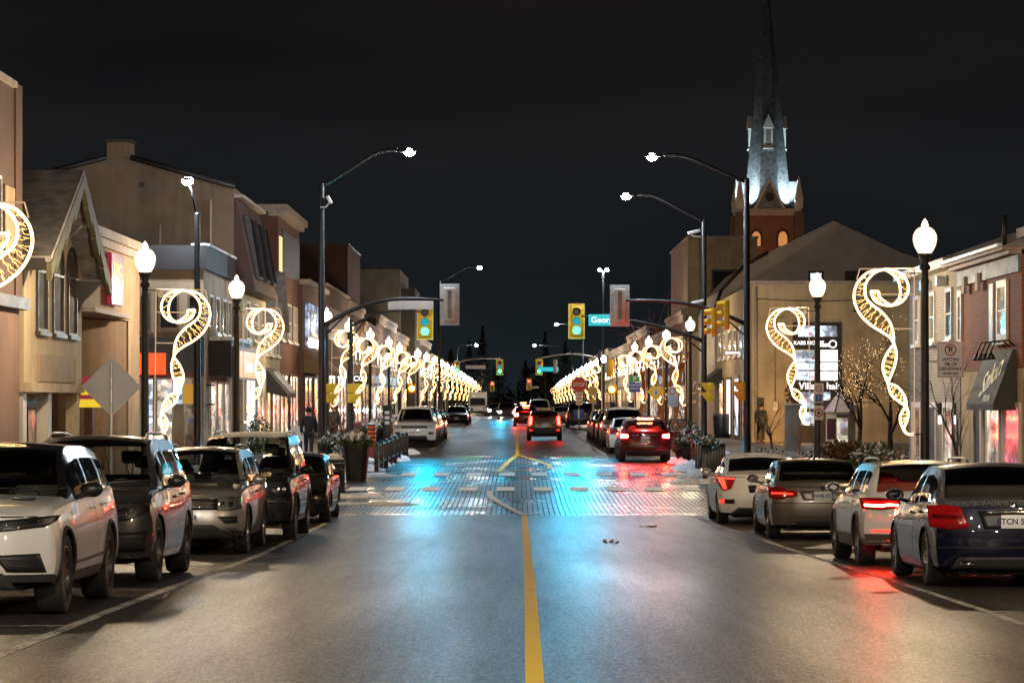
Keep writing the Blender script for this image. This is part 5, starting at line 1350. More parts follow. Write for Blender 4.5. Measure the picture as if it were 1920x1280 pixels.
# stop sign
y = 190; p = at(1086, 721, y); t = thing('stop_sign', 'red STOP sign with white tab above a blue marker in the snow', 'road sign', (p.x, y, E(y)))
post(t, p.x, y+.04, p.z+.4, .035); rr = 15*y/F
plate(t, 'panel', ngon(p.x, p.z, rr*1.06, 8, R(22.5)), y, 'signw'); plate(t, 'red_face', ngon(p.x, p.z, rr*.98, 8, R(22.5)), y-.013, 'signred', .004)
text_mb('STOP', rr*.62, face_cam((p.x, y-.02, p.z)), .003, 0, .008).build('lettering', M['signw'], t)
q = at(1086, 747, y); m = MB(); m.box(q.x-.22, q.x+.22, y-.012, y, q.z-.42, q.z+.42); m.build('tab', M['signpink'], t)
for k in (-.26, 0, .26): MB().box(q.x-.15, q.x+.15, y-.016, y-.013, q.z+k-.04, q.z+k+.04).build('tab_line', M['inkr'], t)
q = at(1085, 776, y); m = MB(); m.rbox((q.x, y-.05, q.z), (.72, .1, .62), .03); m.build('blue_base', M['signb'], t); MB().box(q.x-.06, q.x+.06, y-.105, y-.102, q.z-.3, q.z+.3).build('white_stripe', M['signw'], t)
# green and blue parking notice
y = 150; a = at(1190, 718, y); t = thing('parking_sign', 'green P plate over a blue notice on the right sidewalk', 'road sign', (a.x, y, E(y)+GW)); post(t, a.x, y+.03, at(0, 707, y).z)
w = 11*y/F; z0, z1, z2 = at(0, 735, y).z, at(0, 716, y).z, at(0, 705, y).z
MB().rbox((a.x, y, (z0+z1)/2), (2*w, .012, z1-z0), .004).build('blue_panel', M['signb'], t); MB().rbox((a.x, y, (z1+z2)/2+.012), (2*w*.92, .012, z2-z1), .004).build('green_panel', M['signg'], t)
text_mb('P', (z2-z1)*1.1, face_cam((a.x, y-.01, (z1+z2)/2)), .003, 0, .006).build('letter', M['signw'], t)
for k, s_ in enumerate(('MUNICIPAL', 'PARKING')): text_mb(s_, (z1-z0)*.26, face_cam((a.x, y-.01, z0+(z1-z0)*(.68-.34*k))), .003).build('lettering', M['signw'], t)
# yellow diamond pedestrian sign
y = 132; p = at(1230, 734, y); rr = 17*y/F; t = thing('warning_sign', 'yellow diamond pedestrian warning sign with arrow top, right sidewalk', 'road sign', (p.x, y, E(y)+GW)); post(t, p.x, y+.03, p.z+.3)
plate(t, 'panel', ngon(p.x, p.z, rr, 4), y, 'signy')
MB().prism([(p.x-.1, p.z-.16), (p.x+.1, p.z-.16), (p.x+.1, p.z+.12), (p.x-.1, p.z+.12)], 'y', y-.016, y-.013).build('symbol_panel', M['signw'], t)
m = MB(); m.prism(ngon(p.x, p.z+.07, .035, 8), 'y', y-.021, y-.017); m.prism([(p.x-.05, p.z-.13), (p.x-.015, p.z-.13), (p.x, p.z-.05), (p.x+.02, p.z-.13), (p.x+.055, p.z-.13), (p.x+.03, p.z+.03), (p.x-.03, p.z+.03)], 'y', y-.021, y-.017); m.build('walker_symbol', M['signb'], t)
MB().prism([(p.x-.1, p.z+rr*.62), (p.x+.1, p.z+rr*.62), (p.x, p.z+rr*.92)], 'y', y-.018, y-.013).build('arrow_symbol', M['ink'], t)
# white notice boards
y = 124.8; a = at(1262, 752, y); t = thing('notice_sign', 'pale square notice fixed low beside the scroll lamp, right side', 'road sign', (a.x, y, E(y)+GW)); post(t, a.x, y+.03, at(0, 738, y).z)
MB().rbox(a, (19*y/F, .012, 21*y/F), .004).build('panel', M['sigpale'] if 'sigpale' in M else plain('notice_pale_blue', (.50, .58, .64), .45, 0, .08), t)
for k in (-.1, 0, .1): MB().box(a.x-.16, a.x+.16, y-.012, y-.009, a.z+k-.02, a.z+k+.02).build('text_line', M['galv'], t)
a2 = at(1261, 733, y); MB().rbox((a2.x, y, a2.z), (.36, .012, .38), .004).build('upper_panel', M['signw'], t); ring(a2.x, a2.z, .10, .14, y-.01).build('prohibition_ring', M['inkr'], t)
# round yellow construction sign
y = 176; p = at(1111, 733, y); rr = 9.5*y/F; t = thing('marker_sign', 'round yellow ringed sign just right of the stop sign', 'road sign', (p.x, y, E(y))); post(t, p.x, y+.03, p.z)
plate(t, 'panel', ngon(p.x, p.z, rr, 20), y, 'signy'); ring(p.x, p.z, rr*.5, rr*.7, y-.014).build('ring_mark', M['signw'], t)
MB().prism([(p.x-rr*.9, p.z-rr*2.3), (p.x+rr*.9, p.z-rr*2.3), (p.x, p.z-rr*1.1)], 'y', y-.012, y).build('lower_panel', M['signy'], t)
# amber light on a pole by the maroon suv
y = 165; p = at(1147, 730, y); t = thing('beacon_light', 'glowing orange signal light above the parked cars on the right', 'traffic light', (p.x, y, E(y)+GW)); post(t, p.x+.3, y+.1, at(0, 668, y).z, .05, 'pole')
MB().rbox((p.x+.05, y+.1, p.z), (.5, .2, .5), .03).build('housing', M['yellow'], t); m = MB(); m.ball((p.x, y-.02, p.z), .17, 12, 6, 0, (1, .4, 1)); m.build('lens', M['orange'], t)
p2 = at(1141, 690, y); MB().rbox((p2.x+.1, y+.1, p2.z), (.34, .2, 1.0), .03).build('signal_head', M['yellow'], t)
y = 178; p = at(772, 728, y); t = thing('beacon_light', 'orange glowing signal light among the left scrolls', 'traffic light', (p.x, y, E(y)+GW)); post(t, p.x-.3, y+.1, p.z+.4, .05, 'pole')
MB().rbox((p.x-.02, y+.1, p.z), (.5, .2, .6), .03).build('housing', M['yellow'], t); m = MB(); m.ball((p.x, y-.02, p.z), .17, 12, 6, 0, (1, .4, 1)); m.build('lens', M['orange'], t)

# ---- bollard fences, planters, bin, barrel, kiosk meter
def fence(label, pts, n, h, gz=GW):
    a, b = Vector(pts[0]), Vector(pts[1]); t = thing('bollard_fence', label, 'fence', (a.x, a.y, E(a.y)+gz)); 
    for i in range(n):
        u = i/(n-1); x, y = a.x+(b.x-a.x)*u, a.y+(b.y-a.y)*u; z = E(y)+gz-.05
        m = MB(); m.rbox((x, y, z+h/2), (.14, .14, h), .015); m.lathe([(.05, z+h), (.08, z+h+.02), (.04, z+h+.06), (.001, z+h+.08)], (x, y, 0), 8); m.build('fence_post', M['black'], t)
    for f in (.25, .88):
        m = MB(); m.tube([(a.x+(b.x-a.x)*u, a.y+(b.y-a.y)*u, E(a.y+(b.y-a.y)*u)+gz+h*f) for u in np.linspace(0, 1, n)], .025, 6); m.build('rail', M['black'], t)
fence('row of black square fence posts on the left snowy build-out', (gp(706, 886), gp(762, 858)), 8, .88, .05)
fence('black railing on the right build-out beside the white sedan', (gp(1312, 892), gp(1296, 868)), 5, .95, .05)
fence('short black railing in front of the right planter', (gp(1322, 905), gp(1356, 886)), 7, .85, .05)

def shrub(t, c, r, h, n, mat, nm='foliage', seed=0, sz=.09, snow=0.0):
    rnd = random.Random(seed); m = MB(); s_ = MB()
    for k in range(n):
        q = rnd.uniform(0, 6.28); rr = r*math.sqrt(rnd.random()); z = rnd.random()**.8*h*(1-.5*(rr/r)**2); p = Vector((c[0]+rr*math.cos(q), c[1]+rr*math.sin(q), c[2]+z))
        u = Vector((rnd.uniform(-1,1), rnd.uniform(-1,1), rnd.uniform(-.2,1))).normalized()*sz*rnd.uniform(.7, 1.6); w = u.cross(Vector((rnd.uniform(-1,1), rnd.uniform(-1,1), rnd.uniform(-1,1)))).normalized()*sz*.45
        tgt = s_ if (snow and z > h*.45 and rnd.random() < snow) else m
        tgt.add([p-w*.3, p+u*.5+w, p+u, p+u*.5-w], [(0,1,2,3)])
    o = m.build(nm, mat, t)
    if s_.v: s_.build('snow_cover', M['snow'], t)['kind'] = 'stuff'
    return o
def planter(label, x, y, r, h, seed, fn=520, gz=GW):
    z = E(y)+gz; t = thing('planter', label, 'planter', (x, y, z))
    m = MB(); m.lathe([(r*.72, z), (r*.74, z+.03), (r, z+h), (r*1.06, z+h+.02), (r*1.06, z+h+.05), (r*.95, z+h+.05), (r*.9, z+h-.03), (.001, z+h-.03)], (x, y, 0), 12, sm=False); m.build('pot', M['black'], t)
    shrub(t, (x, y, z+h-.05), r*1.1, r*1.15, fn, M['leaf'], seed=seed, sz=.12, snow=.5)
x, y = gp(668, 900); planter('tall black pot with snowy evergreens at the foot of the slim pole', x, y, .40, 1.0, 3, gz=.0)
x, y = gp(1328, 880); planter('black pot with snow dusted greenery beside the shorter right pole', x, y, .42, .55, 4, gz=.05)
x, y = gp(1290, 868); planter('low pot of snowy plants behind the maroon SUV door', x, y, .5, .45, 5, gz=.05)
x, y = gp(740, 848); planter('pot of snowy evergreens behind the fence posts on the left', x-.8, y, .5, .6, 6)
x, y = gp(633, 880); planter('low pot of snowy greenery between the two left poles', x-.2, y+2, .55, .4, 7)
# litter bin with snow dome
x, y = gp(626, 929); z = E(y); t = thing('litter_bin', 'round black slatted litter bin with a domed snowy lid', 'bin', (x, y, z))
m = MB(); m.lathe([(.25, z), (.26, z+.05), (.235, z+.08), (.265, z+.78), (.29, z+.80), (.29, z+.84), (.25, z+.84)], (x, y, 0), 20); m.build('drum', M['black'], t)
for k in range(20):
    q = 2*math.pi*k/20; m = MB(); m.box(-.018, .018, -.008, .008, 0, .74); rm = Matrix.Rotation(q, 3, 'Z'); m.v = [tuple(rm @ Vector((v[0], v[1]+.272, v[2])) + Vector((x, y, z+.06))) for v in m.v]; m.build('slat', M['trim'], t)
m = MB(); m.lathe([(.26, z+.86), (.25, z+.93), (.19, z+1.0), (.1, z+1.04), (.001, z+1.05)], (x, y, 0), 18); lid = m.build('lid', M['trim'], t)
m = MB(); m.lathe([(.25, z+.935), (.245, z+.97), (.19, z+1.04), (.1, z+1.075), (.001, z+1.085)], (x, y, 0), 18); m.build('snow_cap', M['snow'], t)
# orange banded marker bollard
x, y = gp(697, 868); z = E(y)+.05; t = thing('marker_bollard', 'orange marker post with black bands on a red sleeve by the fence', 'bollard', (x, y, z)); H_ = 72*y/F
M['hvo'] = plain('hi_vis_orange', (.75, .16, .02), .5, 0, .1); M['sleeve'] = plain('red_sleeve', (.30, .05, .02), .5, 0, .2)
m = MB(); m.lathe([(.13, z), (.13, z+H_*.42)], (x, y, 0), 14); m.build('sleeve', M['sleeve'], t)
for k in range(5):
    z0 = z+H_*(.42+.108*k); m = MB(); m.lathe([(.15, z0), (.155, z0+H_*.07), (.15, z0+H_*.072)], (x, y, 0), 14); m.build('orange_band', M['hvo'], t)
    m = MB(); m.lathe([(.14, z0+H_*.074), (.14, z0+H_*.106)], (x, y, 0), 14); m.build('black_band', M['black'], t)
m = MB(); m.lathe([(.15, z+H_*.97), (.13, z+H_), (.001, z+H_*1.02)], (x, y, 0), 14); m.build('cap', M['snow'], t)
# parking pay meter
x, y = gp(726, 842); y = 112; x = (726-VX)*y/F; z = E(y)+GW; t = thing('pay_station', 'dark pay station with small screen panels behind the left planters', 'parking meter', (x, y, z))
m = MB(); m.rbox((x, y, z+.85), (.30, .28, 1.5), .03); m.build('cabinet', M['black'], t); m = MB(); m.prism([(x-.2, z+1.6), (x+.2, z+1.6), (x+.14, z+1.76), (x-.14, z+1.76)], 'y', y-.2, y+.2); m.build('hood', M['trim'], t)
for k in range(3): MB().box(x-.09, x+.09, y-.146, y-.141, z+1.0+k*.2, z+1.12+k*.2).build('panel', M['signw'], t)
# overhead wires
m_lab = (('thin dark span wire sagging over the far crossing', (1178, 608), 108, (1330, 645), 112), )
for lab, a, ya_, b, yb_ in m_lab:
    tag(MB().tube(arm_curve(at(*a, ya_), at(*b, yb_), -.1), .012, 4).build('span_wire', M['galv']), lab, 'wire')
# ================================================================== BUILDINGS
M['brick'] = brick('red_brick', (.20, .060, .030), (.14, .045, .026), (.15, .12, .10)); M['brickd'] = brick('dark_brick', (.11, .045, .03), (.075, .035, .028), (.08, .07, .06))
M['brickw'] = brick('painted_white_brick', (.34, .33, .30), (.28, .27, .25), (.18, .17, .16), dirt=.4); M['brickb'] = brick('brown_brick', (.16, .085, .055), (.12, .07, .05), (.13, .11, .10))
M['cream'] = plaster('cream_stucco', (.58, .49, .33)); M['tan'] = plaster('tan_stucco', (.44, .34, .23), streak=.45); M['beige'] = plaster('beige_render', (.56, .46, .29), streak=.3)
M['tan2'] = plaster('brown_grey_render', (.23, .155, .095), streak=.45); M['greyb'] = plaster('grey_block', (.22, .205, .185)); M['dark'] = plaster('dark_render', (.035, .033, .035), .7)
M['brownside'] = siding('brown_siding', (.50, .41, .33), .18); M['ribs'] = siding('ribbed_metal', (.17, .10, .065), .45, .5, True); M['greyside'] = siding('grey_siding', (.30, .28, .26), .14)
M['roofs'] = plain('snow_dusted_shingle', (.26, .245, .245), .85, 0, .4, 3, .4, 20); M['slate'] = plain('spire_slate', (.085, .085, .082), .7, 0, .6, 2.2, .4, 9)
M['woodl'] = siding('pale_boards', (.40, .31, .20), .22, .7, True); M['pinkb'] = plaster('pink_grey_board', (.24, .155, .12)); M['trimw'] = plain('white_trim', (.60, .57, .52), .5, 0, .12)
M['trimd'] = plain('dark_trim', (.035, .03, .028), .5, 0, .3); M['greent'] = plain('moss_green_boards', (.10, .095, .05), .7, 0, .3, 5); M['coping'] = plain('pale_coping', (.42, .36, .31), .7, 0, .25, 3)
M['paned'] = plain('dark_window_pane', (.02, .021, .024), .08, 0, .4, 1.5, 0, 30, .3)
M['panew'] = plain('dim_window_pane', (.075, .068, .048), .7, 0, .35, 1.2, 0, 30, 0, .2)
def lit(nm, c1, c2, st, sx=.7, sy=.45):
    t = NT(nm); uv = t.co('UV', (.9, 1.5, 1)); vo = t.new('ShaderNodeTexVoronoi', distance='CHEBYCHEV'); vo.inputs['Scale'].default_value = 1/sx; t.link(uv, vo.inputs['Vector'])
    v2 = t.new('ShaderNodeTexVoronoi'); v2.inputs['Scale'].default_value = 5.5; t.link(t.co('UV'), v2.inputs['Vector'])
    sp_ = t.new('ShaderNodeSeparateColor'); t.link(vo.outputs['Color'], sp_.inputs[0]); s2 = t.new('ShaderNodeSeparateColor'); t.link(v2.outputs['Color'], s2.inputs[0])
    base = t.mix(sp_.outputs[0], c1, c2)
    shade = t.math('MULTIPLY', t.ramp(sp_.outputs[1], [(.1, .25), (.7, 1.0)]), t.ramp(s2.outputs[0], [(.2, .45), (.7, 1.0)]))
    sep = t.new('ShaderNodeSeparateXYZ'); t.link(t.co('UV'), sep.inputs[0])
    shade = t.math('MULTIPLY', shade, t.ramp(t.noise(t.co('UV', (.35, .5, 1)), 1.3, 4), [(.32, .2), (.62, 1.15)]))
    hue = t.mix(t.ramp(s2.outputs[1], [(.72, 0.0), (.8, .6)]), base, t.mix(s2.outputs[2], (.9, .15, .1), (.2, .35, .7)))
    t.set('Emission Color', t.mix(1.0, hue, shade, 'MULTIPLY')); t.set('Emission Strength', st); t.set('Base Color', (.05, .05, .05)); t.set('Roughness', .1)
    t.m.cycles.emission_sampling = 'NONE'; return t.m
M['litwarm'] = lit('shop_interior_warm', (1, .62, .28), (1, .78, .45), 2.0); M['litcool'] = lit('shop_interior_cool', (.8, .92, 1), (.65, .82, .95), 2.4)
M['litneutral'] = lit('shop_interior_neutral', (1, .86, .66), (.9, .78, .6), 1.6); M['litdim'] = lit('shop_interior_dim', (.9, .6, .35), (.5, .35, .2), .55)
M['litred'] = lit('shop_interior_pink', (1, .18, .2), (1, .35, .33), 1.3, 1.5, 2.0); M['orangesign'] = emit('orange_red_sign', (1, .085, .018), 1.5, 'NONE'); M['orangebox'] = emit('orange_box_sign', (1, .28, .09), 1.5, 'NONE')
M['yelsign'] = emit('yellow_sign', (1, .66, .03), .8, 'NONE'); M['redsign'] = emit('crimson_sign', (.5, .015, .05), .45, 'NONE'); M['whsign'] = emit('white_sign', (1, .96, .92), 1.7, 'NONE')
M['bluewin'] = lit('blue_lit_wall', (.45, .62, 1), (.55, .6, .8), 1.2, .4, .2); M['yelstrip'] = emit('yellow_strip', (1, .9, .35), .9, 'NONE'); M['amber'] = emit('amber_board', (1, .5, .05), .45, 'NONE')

def win(t, pl, u0, u1, z0, z1, pos, sg, pane, frame='trimw', nx=1, nz=1, fw=.07, sill=True, arch=0, proud=.03):
    """a window: frame part with a pane sub-part; pl 'x' = wall plane x=pos, 'y' = wall plane y=pos; sg = outward direction"""
    def B(m, a0, a1, c0, c1, d0, d1):
        lo, hi = pos+sg*d0, pos+sg*d1
        if pl == 'x': m.box(lo, hi, a0, a1, c0, c1)
        else: m.box(a0, a1, lo, hi, c0, c1)
    u0, u1 = min(u0, u1), max(u0, u1); f = MB()
    B(f, u0, u0+fw, z0, z1, .002, proud+.03); B(f, u1-fw, u1, z0, z1, .002, proud+.03); B(f, u0+fw, u1-fw, z1-fw, z1, .002, proud+.03); B(f, u0+fw, u1-fw, z0, z0+fw, .002, proud+.03)
    for i in range(1, nx): c = u0+(u1-u0)*i/nx; B(f, c-.02, c+.02, z0+fw, z1-fw, .004, proud+.02)
    for i in range(1, nz): c = z0+(z1-z0)*i/nz; B(f, u0+fw, u1-fw, c-.02, c+.02, .004, proud+.018)
    if sill: B(f, u0-.08, u1+.08, z0-.09, z0-.002, .002, proud+.09)
    if arch:
        n = 10; uc, r = (u0+u1)/2, (u1-u0)/2
        for i in range(n):
            a, b = math.pi*i/n, math.pi*(i+1)/n; pts = [(uc+rr*math.cos(q), z1+rr*math.sin(q)) for rr, q in ((r, a), (r, b), (r+.09, b), (r+.09, a))]
            if pl == 'x': f.prism(pts, 'x', pos+sg*.003, pos+sg*(proud+.03))
    fo = f.build('window', M[frame] if isinstance(frame, str) else frame, t)
    p = MB(); B(p, u0+fw, u1-fw, z0+fw, z1-fw, .003, .012)
    if arch:
        pts = [(uc+r*math.cos(math.pi*i/n), z1-fw+r*math.sin(math.pi*i/n)) for i in range(n+1)]; p.prism(pts, 'x', pos+sg*.003, pos+sg*.012)
    p.build('pane', M[pane], fo); return fo
def part(t, nm, mat, fn, par=None): m = MB(); fn(m); return m.build(nm, M[mat] if isinstance(mat, str) else mat, par or t)
YL = lambda px: px2y(px, XL)
YR = lambda px: px2y(px, XR)
def zl(py, y): return EYE-(py-VY)*y/F
def building(label, loc, name='shop_building'): return thing(name, label, 'building', loc)

# ---------- LEFT 1: brick corner building cut by the picture edge
t = building('red brick building with pale ground floor cut off by the left picture edge', (XL, 50, E(50)))
y1 = 58.4; zt = zl(165, y1)
part(t, 'wall', 'brickb', lambda m: m.box(XL-9, XL, 40, y1-.02, zl(560, y1), zt))
part(t, 'ground_floor', 'pinkb', lambda m: m.box(XL-9, XL-.02, 40, y1-.04, E(50)-.6, zl(560, y1)-.004))
part(t, 'corner_pilaster', 'brickb', lambda m: m.box(XL, XL+.04, y1-.75, y1-.01, zl(560, y1), zt+.02))
part(t, 'pale_panel', 'tan', lambda m: m.box(XL+.002, XL+.05, y1-2.0, y1-.9, zl(480, y1), zl(360, y1)))
part(t, 'cornice', 'coping', lambda m: m.box(XL-9, XL+.10, 40, y1-.9, zt-.1, zt+.02))
part(t, 'lintel', 'trimd', lambda m: m.box(XL+.01, XL+.2, 40, y1, zl(582, y1), zl(560, y1)))
win(t, 'x', 54.6, 56.0, zl(470, 56), zl(330, 56), XL, 1, 'paned')

# ---------- LEFT 2: half timbered gable house
t = building('cream gabled house with three tall arched windows and snowy roof', (XL, 62.5, E(62)))
ya, yb = 58.8, 66.6; ze, zr = zl(468, 59), 7.02; yc = 62.9
part(t, 'wall', 'cream', lambda m: m.box(XL-10, XL, ya, yb, 2.22, ze-.15).prism([(ya+.02, ze-.152), (yb-.02, ze-.152), (yc, zr-.35)], 'x', XL-.9, XL-.002))
xo = XL+.62
def roof(m):
    for s_, yy in ((-1, ya-.35), (1, yb+.35)):
        zz = ze-.28 if s_ < 0 else ze-.1-.2
        a, b_ = (yy, zz), (yc, zr); nrm = .12
        m.add([(XL-10, a[0], a[1]), (xo, a[0], a[1]), (xo, b_[0], b_[1]), (XL-10, b_[0], b_[1]), (XL-10, a[0], a[1]+nrm), (xo, a[0], a[1]+nrm), (xo, b_[0], b_[1]+nrm), (XL-10, b_[0], b_[1]+nrm)],
              [(0,1,2,3), (4,7,6,5), (0,4,5,1), (1,5,6,2), (3,2,6,7), (0,3,7,4)])
part(t, 'roof', 'roofs', roof)
def barge(m):
    for s_, yy in ((-1, ya-.35), (1, yb+.35)):
        zz = ze-.3; n = 7
        for i in range(n):
            u0, u1 = i/n, (i+1)/n
            p0, p1 = (yy+(yc-yy)*u0, zz+(zr-zz)*u0), (yy+(yc-yy)*u1, zz+(zr-zz)*u1)
            d = .36+.12*(i % 2); m.prism([(p0[0], p0[1]-d), (p1[0], p1[1]-d+.08), p1, p0], 'x', xo-.10, xo+.012)
part(t, 'bargeboard', 'greent', barge)
part(t, 'eave_fascia', 'trimd', lambda m: m.box(XL-6, XL+.5, ya-.42, ya-.36, ze-.45, ze-.2))
for yy in (yc, yb-.5):
    part(t, 'bracket', 'trimd', lambda m: m.prism([(XL+.004, ze-1.1 if yy != yc else zr-1.9), (XL+.004, ze-.35 if yy != yc else zr-1.1), (XL+.58, ze-.35 if yy != yc else zr-1.1), (XL+.45, ze-.5 if yy != yc else zr-1.25), (XL+.15, ze-.8 if yy != yc else zr-1.55)], 'y', yy-.08, yy+.08))
for pa, pb in ((67, 86), (97, 116), (125, 141)):
    win(t, 'x', YL(pa), YL(pb), zl(622, 61), zl(507, 61), XL, 1, 'panew', 'trimd', 1, 1, .06, True, 1)
part(t, 'board_panel', 'woodl', lambda m: m.box(XL+.004, XL+.06, YL(70), YL(138), zl(715, 61), zl(664, 61)))
part(t, 'panel_rail', 'cream', lambda m: m.box(XL+.004, XL+.16, ya, yb, 2.22, 2.42))
part(t, 'shopfront', 'trimd', lambda m: m.box(XL-9, XL-.7, ya, yb, E(62)-.5, 2.2))
for k, u in enumerate((ya+.25, 62.2, yb-.4)): part(t, 'column', 'cream' if k == 2 else 'trimw', lambda m: m.box(XL-.28, XL-.02, u-.2, u+.2, E(62)-.3, 2.2))
win(t, 'x', 59.5, 61.6, .1, 1.9, XL-.7, 1, 'paned', 'trimd', 2); win(t, 'x', 63.0, 65.8, .1, 1.9, XL-.7, 1, 'litdim', 'trimd', 2)
# ---------- LEFT 3: plain theatre style shop with vertical sign
ya, yb = 66.75, 76.8; zt = 6.0
t = building('plain tan shop with rounded recess and vertical red and yellow sign', (XL, 72, E(72)))
part(t, 'wall', 'tan', lambda m: m.box(XL-9, XL, ya, yb, zl(592, 70), zt).box(XL-9, XL, 74.6, yb, E(72)-.6, zl(592, 70)-.003).box(XL-9, XL-1.6, ya, 74.58, E(72)-.6, zl(592, 70)-.003))
part(t, 'recess_side', 'tan2', lambda m: m.add([(XL-1.598+1.55*math.sin(q), 70.8+3.78*(1-math.cos(q)), z) for q in np.linspace(0, math.pi/2, 9) for z in (E(72)-.3, zl(594, 70))], [(2*i, 2*i+1, 2*i+3, 2*i+2) for i in range(8)], 0, True))
for k in range(3): win(t, 'x', 67.0+k*1.2, 68.1+k*1.2, zl(720, 68), zl(602, 68), XL-1.6, 1, 'panew', 'woodl')
part(t, 'cornice', 'coping', lambda m: m.box(XL-9, XL+.22, ya, yb+.2, zt, zt+.22).box(XL-9, XL+.12, ya, yb+.1, zt-.2, zt-.003))
part(t, 'ledge', 'coping', lambda m: m.box(XL+.002, XL+.3, ya, 73, zl(592, 70), zl(584, 70)))
so = part(t, 'blade_sign', 'redsign', lambda m: m.box(XL+.1, XL+.22, 70.0, 72.1, zl(572, 71), zl(477, 71)))
y_s = 70.2
text_mb('DIC', .30, Matrix.Translation((XL+.225, 71.05, zl(507, 71))) @ Matrix.Rotation(R(90), 4, 'Z') @ Matrix.Rotation(R(90), 4, 'X') @ Matrix.Scale(3.0, 4, (1,0,0)) @ Matrix.Scale(1.5, 4, (0,1,0)), .004, 0, .012).build('lettering', M['yelsign'], so)
part(t, 'sign_arc', 'whsign', lambda m: m.add([(XL+.224, 70.1+1.9*math.sin(q), zl(568, 71)+.62*(1-math.cos(q))+d) for q in np.linspace(.1, 1.5, 10) for d in (0, .07)], [(2*i, 2*i+1, 2*i+3, 2*i+2) for i in range(9)]), so)
part(t, 'sign_swoosh', 'yelsign', lambda m: m.add([(XL+.224, 70.1+1.9*math.sin(q), zl(568, 71)+.62*(1-math.cos(q))+.08+d) for q in np.linspace(.1, 1.5, 10) for d in (0, .12)], [(2*i, 2*i+1, 2*i+3, 2*i+2) for i in range(9)]), so)
part(t, 'red_upright', 'brick', lambda m: m.box(XL-.4, XL-.2, 69.6, 70.1, E(70), zl(758, 69)))
p = at(161, 735, 65.2); q_ = thing('shop_sign', 'small yellow and red fascia sign above the entrance behind the diamond sign', 'sign', (p.x, 65.2, p.z))
MB().prism([(p.x-.28, p.z-.35), (p.x+.36, p.z-.35), (p.x+.1, p.z+.1), (p.x-.22, p.z+.1)], 'y', 66.0, 66.06).build('board', M['yelsign'], q_); MB().prism([(p.x-.2, p.z+.12), (p.x+.12, p.z+.12), (p.x+.2, p.z+.36), (p.x-.2, p.z+.36)], 'y', 66.0, 66.06).build('red_top', M['redsign'], q_); MB().box(p.x-.25, p.x+.3, 65.985, 65.995, p.z-.16, p.z-.06).build('red_band', M['redsign'], q_)

# ---------- LEFT 4: low shop with black parapet and orange signs
ya, yb = 93.0, 102.4; zt = zl(460, 93); zf = zl(505, 93)
t = building('low tan shop with black parapet band and glowing orange signs', (XL, 96, E(96)))
x0 = (205-VX)*93/F
part(t, 'wall', 'tan', lambda m: m.box(x0-4, XL-.06, ya, yb, E(96)-.3, zf))
part(t, 'parapet', 'dark', lambda m: m.box(x0-4, XL+.05, ya-.12, yb, zf+.003, zt))
part(t, 'coping', 'snow', lambda m: m.box(XL-.5, XL+.1, ya+.3, yb, zt+.003, zt+.08))
for px0, px1, py0, py1 in ((268, 284, 548, 622), (297, 336, 548, 618), (352, 382, 552, 618)): win(t, 'y', (px0-VX)*93/F, (px1-VX)*93/F, zl(py1, 93), zl(py0, 93), ya, -1, 'paned', 'tan2', 1)
part(t, 'grey_band', plain('charcoal_panel', (.055, .052, .052), .5), lambda m: m.box(x0-4, XL-.03, ya-.14, ya-.004, zl(703, 93), zl(632, 93)))
part(t, 'red_edge', plain('rust_edge', (.20, .04, .025), .5), lambda m: m.box((262-VX)*93/F, XL-.02, ya-.16, ya-.142, zl(706, 93), zl(699, 93)))
for px0, px1 in ((257, 312),): part(t, 'orange_panel', 'orangesign', lambda m: m.box((px0-VX)*93/F, (px1-VX)*93/F, ya-.22, ya-.145, zl(702, 93), zl(662, 93)))
for px0, px1, mt in ((262, 290, 'litcool'), (292, 326, 'litneutral'), (345, 378, 'litdim')): win(t, 'y', (px0-VX)*93/F, (px1-VX)*93/F, E(93)+.4, zl(708, 93), ya, -1, mt, 'trimw', 1, 2, .06, False)
for yy in (94.4, 96.4, 98.6, 100.4): win(t, 'x', yy, yy+1.2, zl(625, 96), zl(555, 96), XL-.06, 1, 'paned', 'trimw', 1)
part(t, 'shop_canopy', 'snow', lambda m: m.box(XL-.05, XL+.75, 94.5, 101, zl(641, 97), zl(634, 97)).ball((XL+.1, 94.4, zl(622, 95)), .16, 8, 5))
part(t, 'canopy_face', 'dark', lambda m: m.box(XL-.04, XL+.7, 94.5, 101, zl(706, 97), zl(641, 97)-.003))
bx = part(t, 'box_sign', 'coping', lambda m: m.box(XL+.72, XL+.9, 95.0, 101.6, zl(712, 98), zl(652, 98)))
part(t, 'sign_face', 'orangebox', lambda m: m.box(XL+.902, XL+.92, 95.2, 101.4, zl(708, 98), zl(660, 98)), bx)
text_mb('tan', .62, Matrix.Translation((XL+.925, 98.3, zl(686, 98))) @ Matrix.Rotation(R(90), 4, 'Z') @ Matrix.Rotation(R(90), 4, 'X') @ Matrix.Scale(3.2, 4, (1,0,0)), .004, 0, .02).build('lettering', M['whsign'], bx)
for yy in (94.6, 96.8, 99.0): win(t, 'x', yy, yy+1.9, E(97)+.3, zl(715, 97), XL-.04, 1, 'litneutral', 'trimw', 1, 1, .08, False)
part(t, 'projecting_frame', 'trimd', lambda m: [m.tube([at(377, a, 94), at(403, a, 94)], .03, 5) for a in (722, 758)] and m.tube([at(378, 722, 94), at(378, 758, 94)], .03, 5))
p = at(335, 738, 92.5); q_ = thing('poster_board', 'blue and amber poster board on the low shop wall behind the scroll', 'sign', p)
a, b = at(324, 757, 92.6), at(341, 707, 92.6); MB().box(a.x, b.x, 92.7, 92.75, a.z, b.z).build('blue_poster', M['litcool'], q_)
a, b = at(342, 757, 92.6), at(361, 720, 92.6); MB().box(a.x, b.x, 92.7, 92.75, a.z, b.z).build('amber_poster', M['amber'], q_)

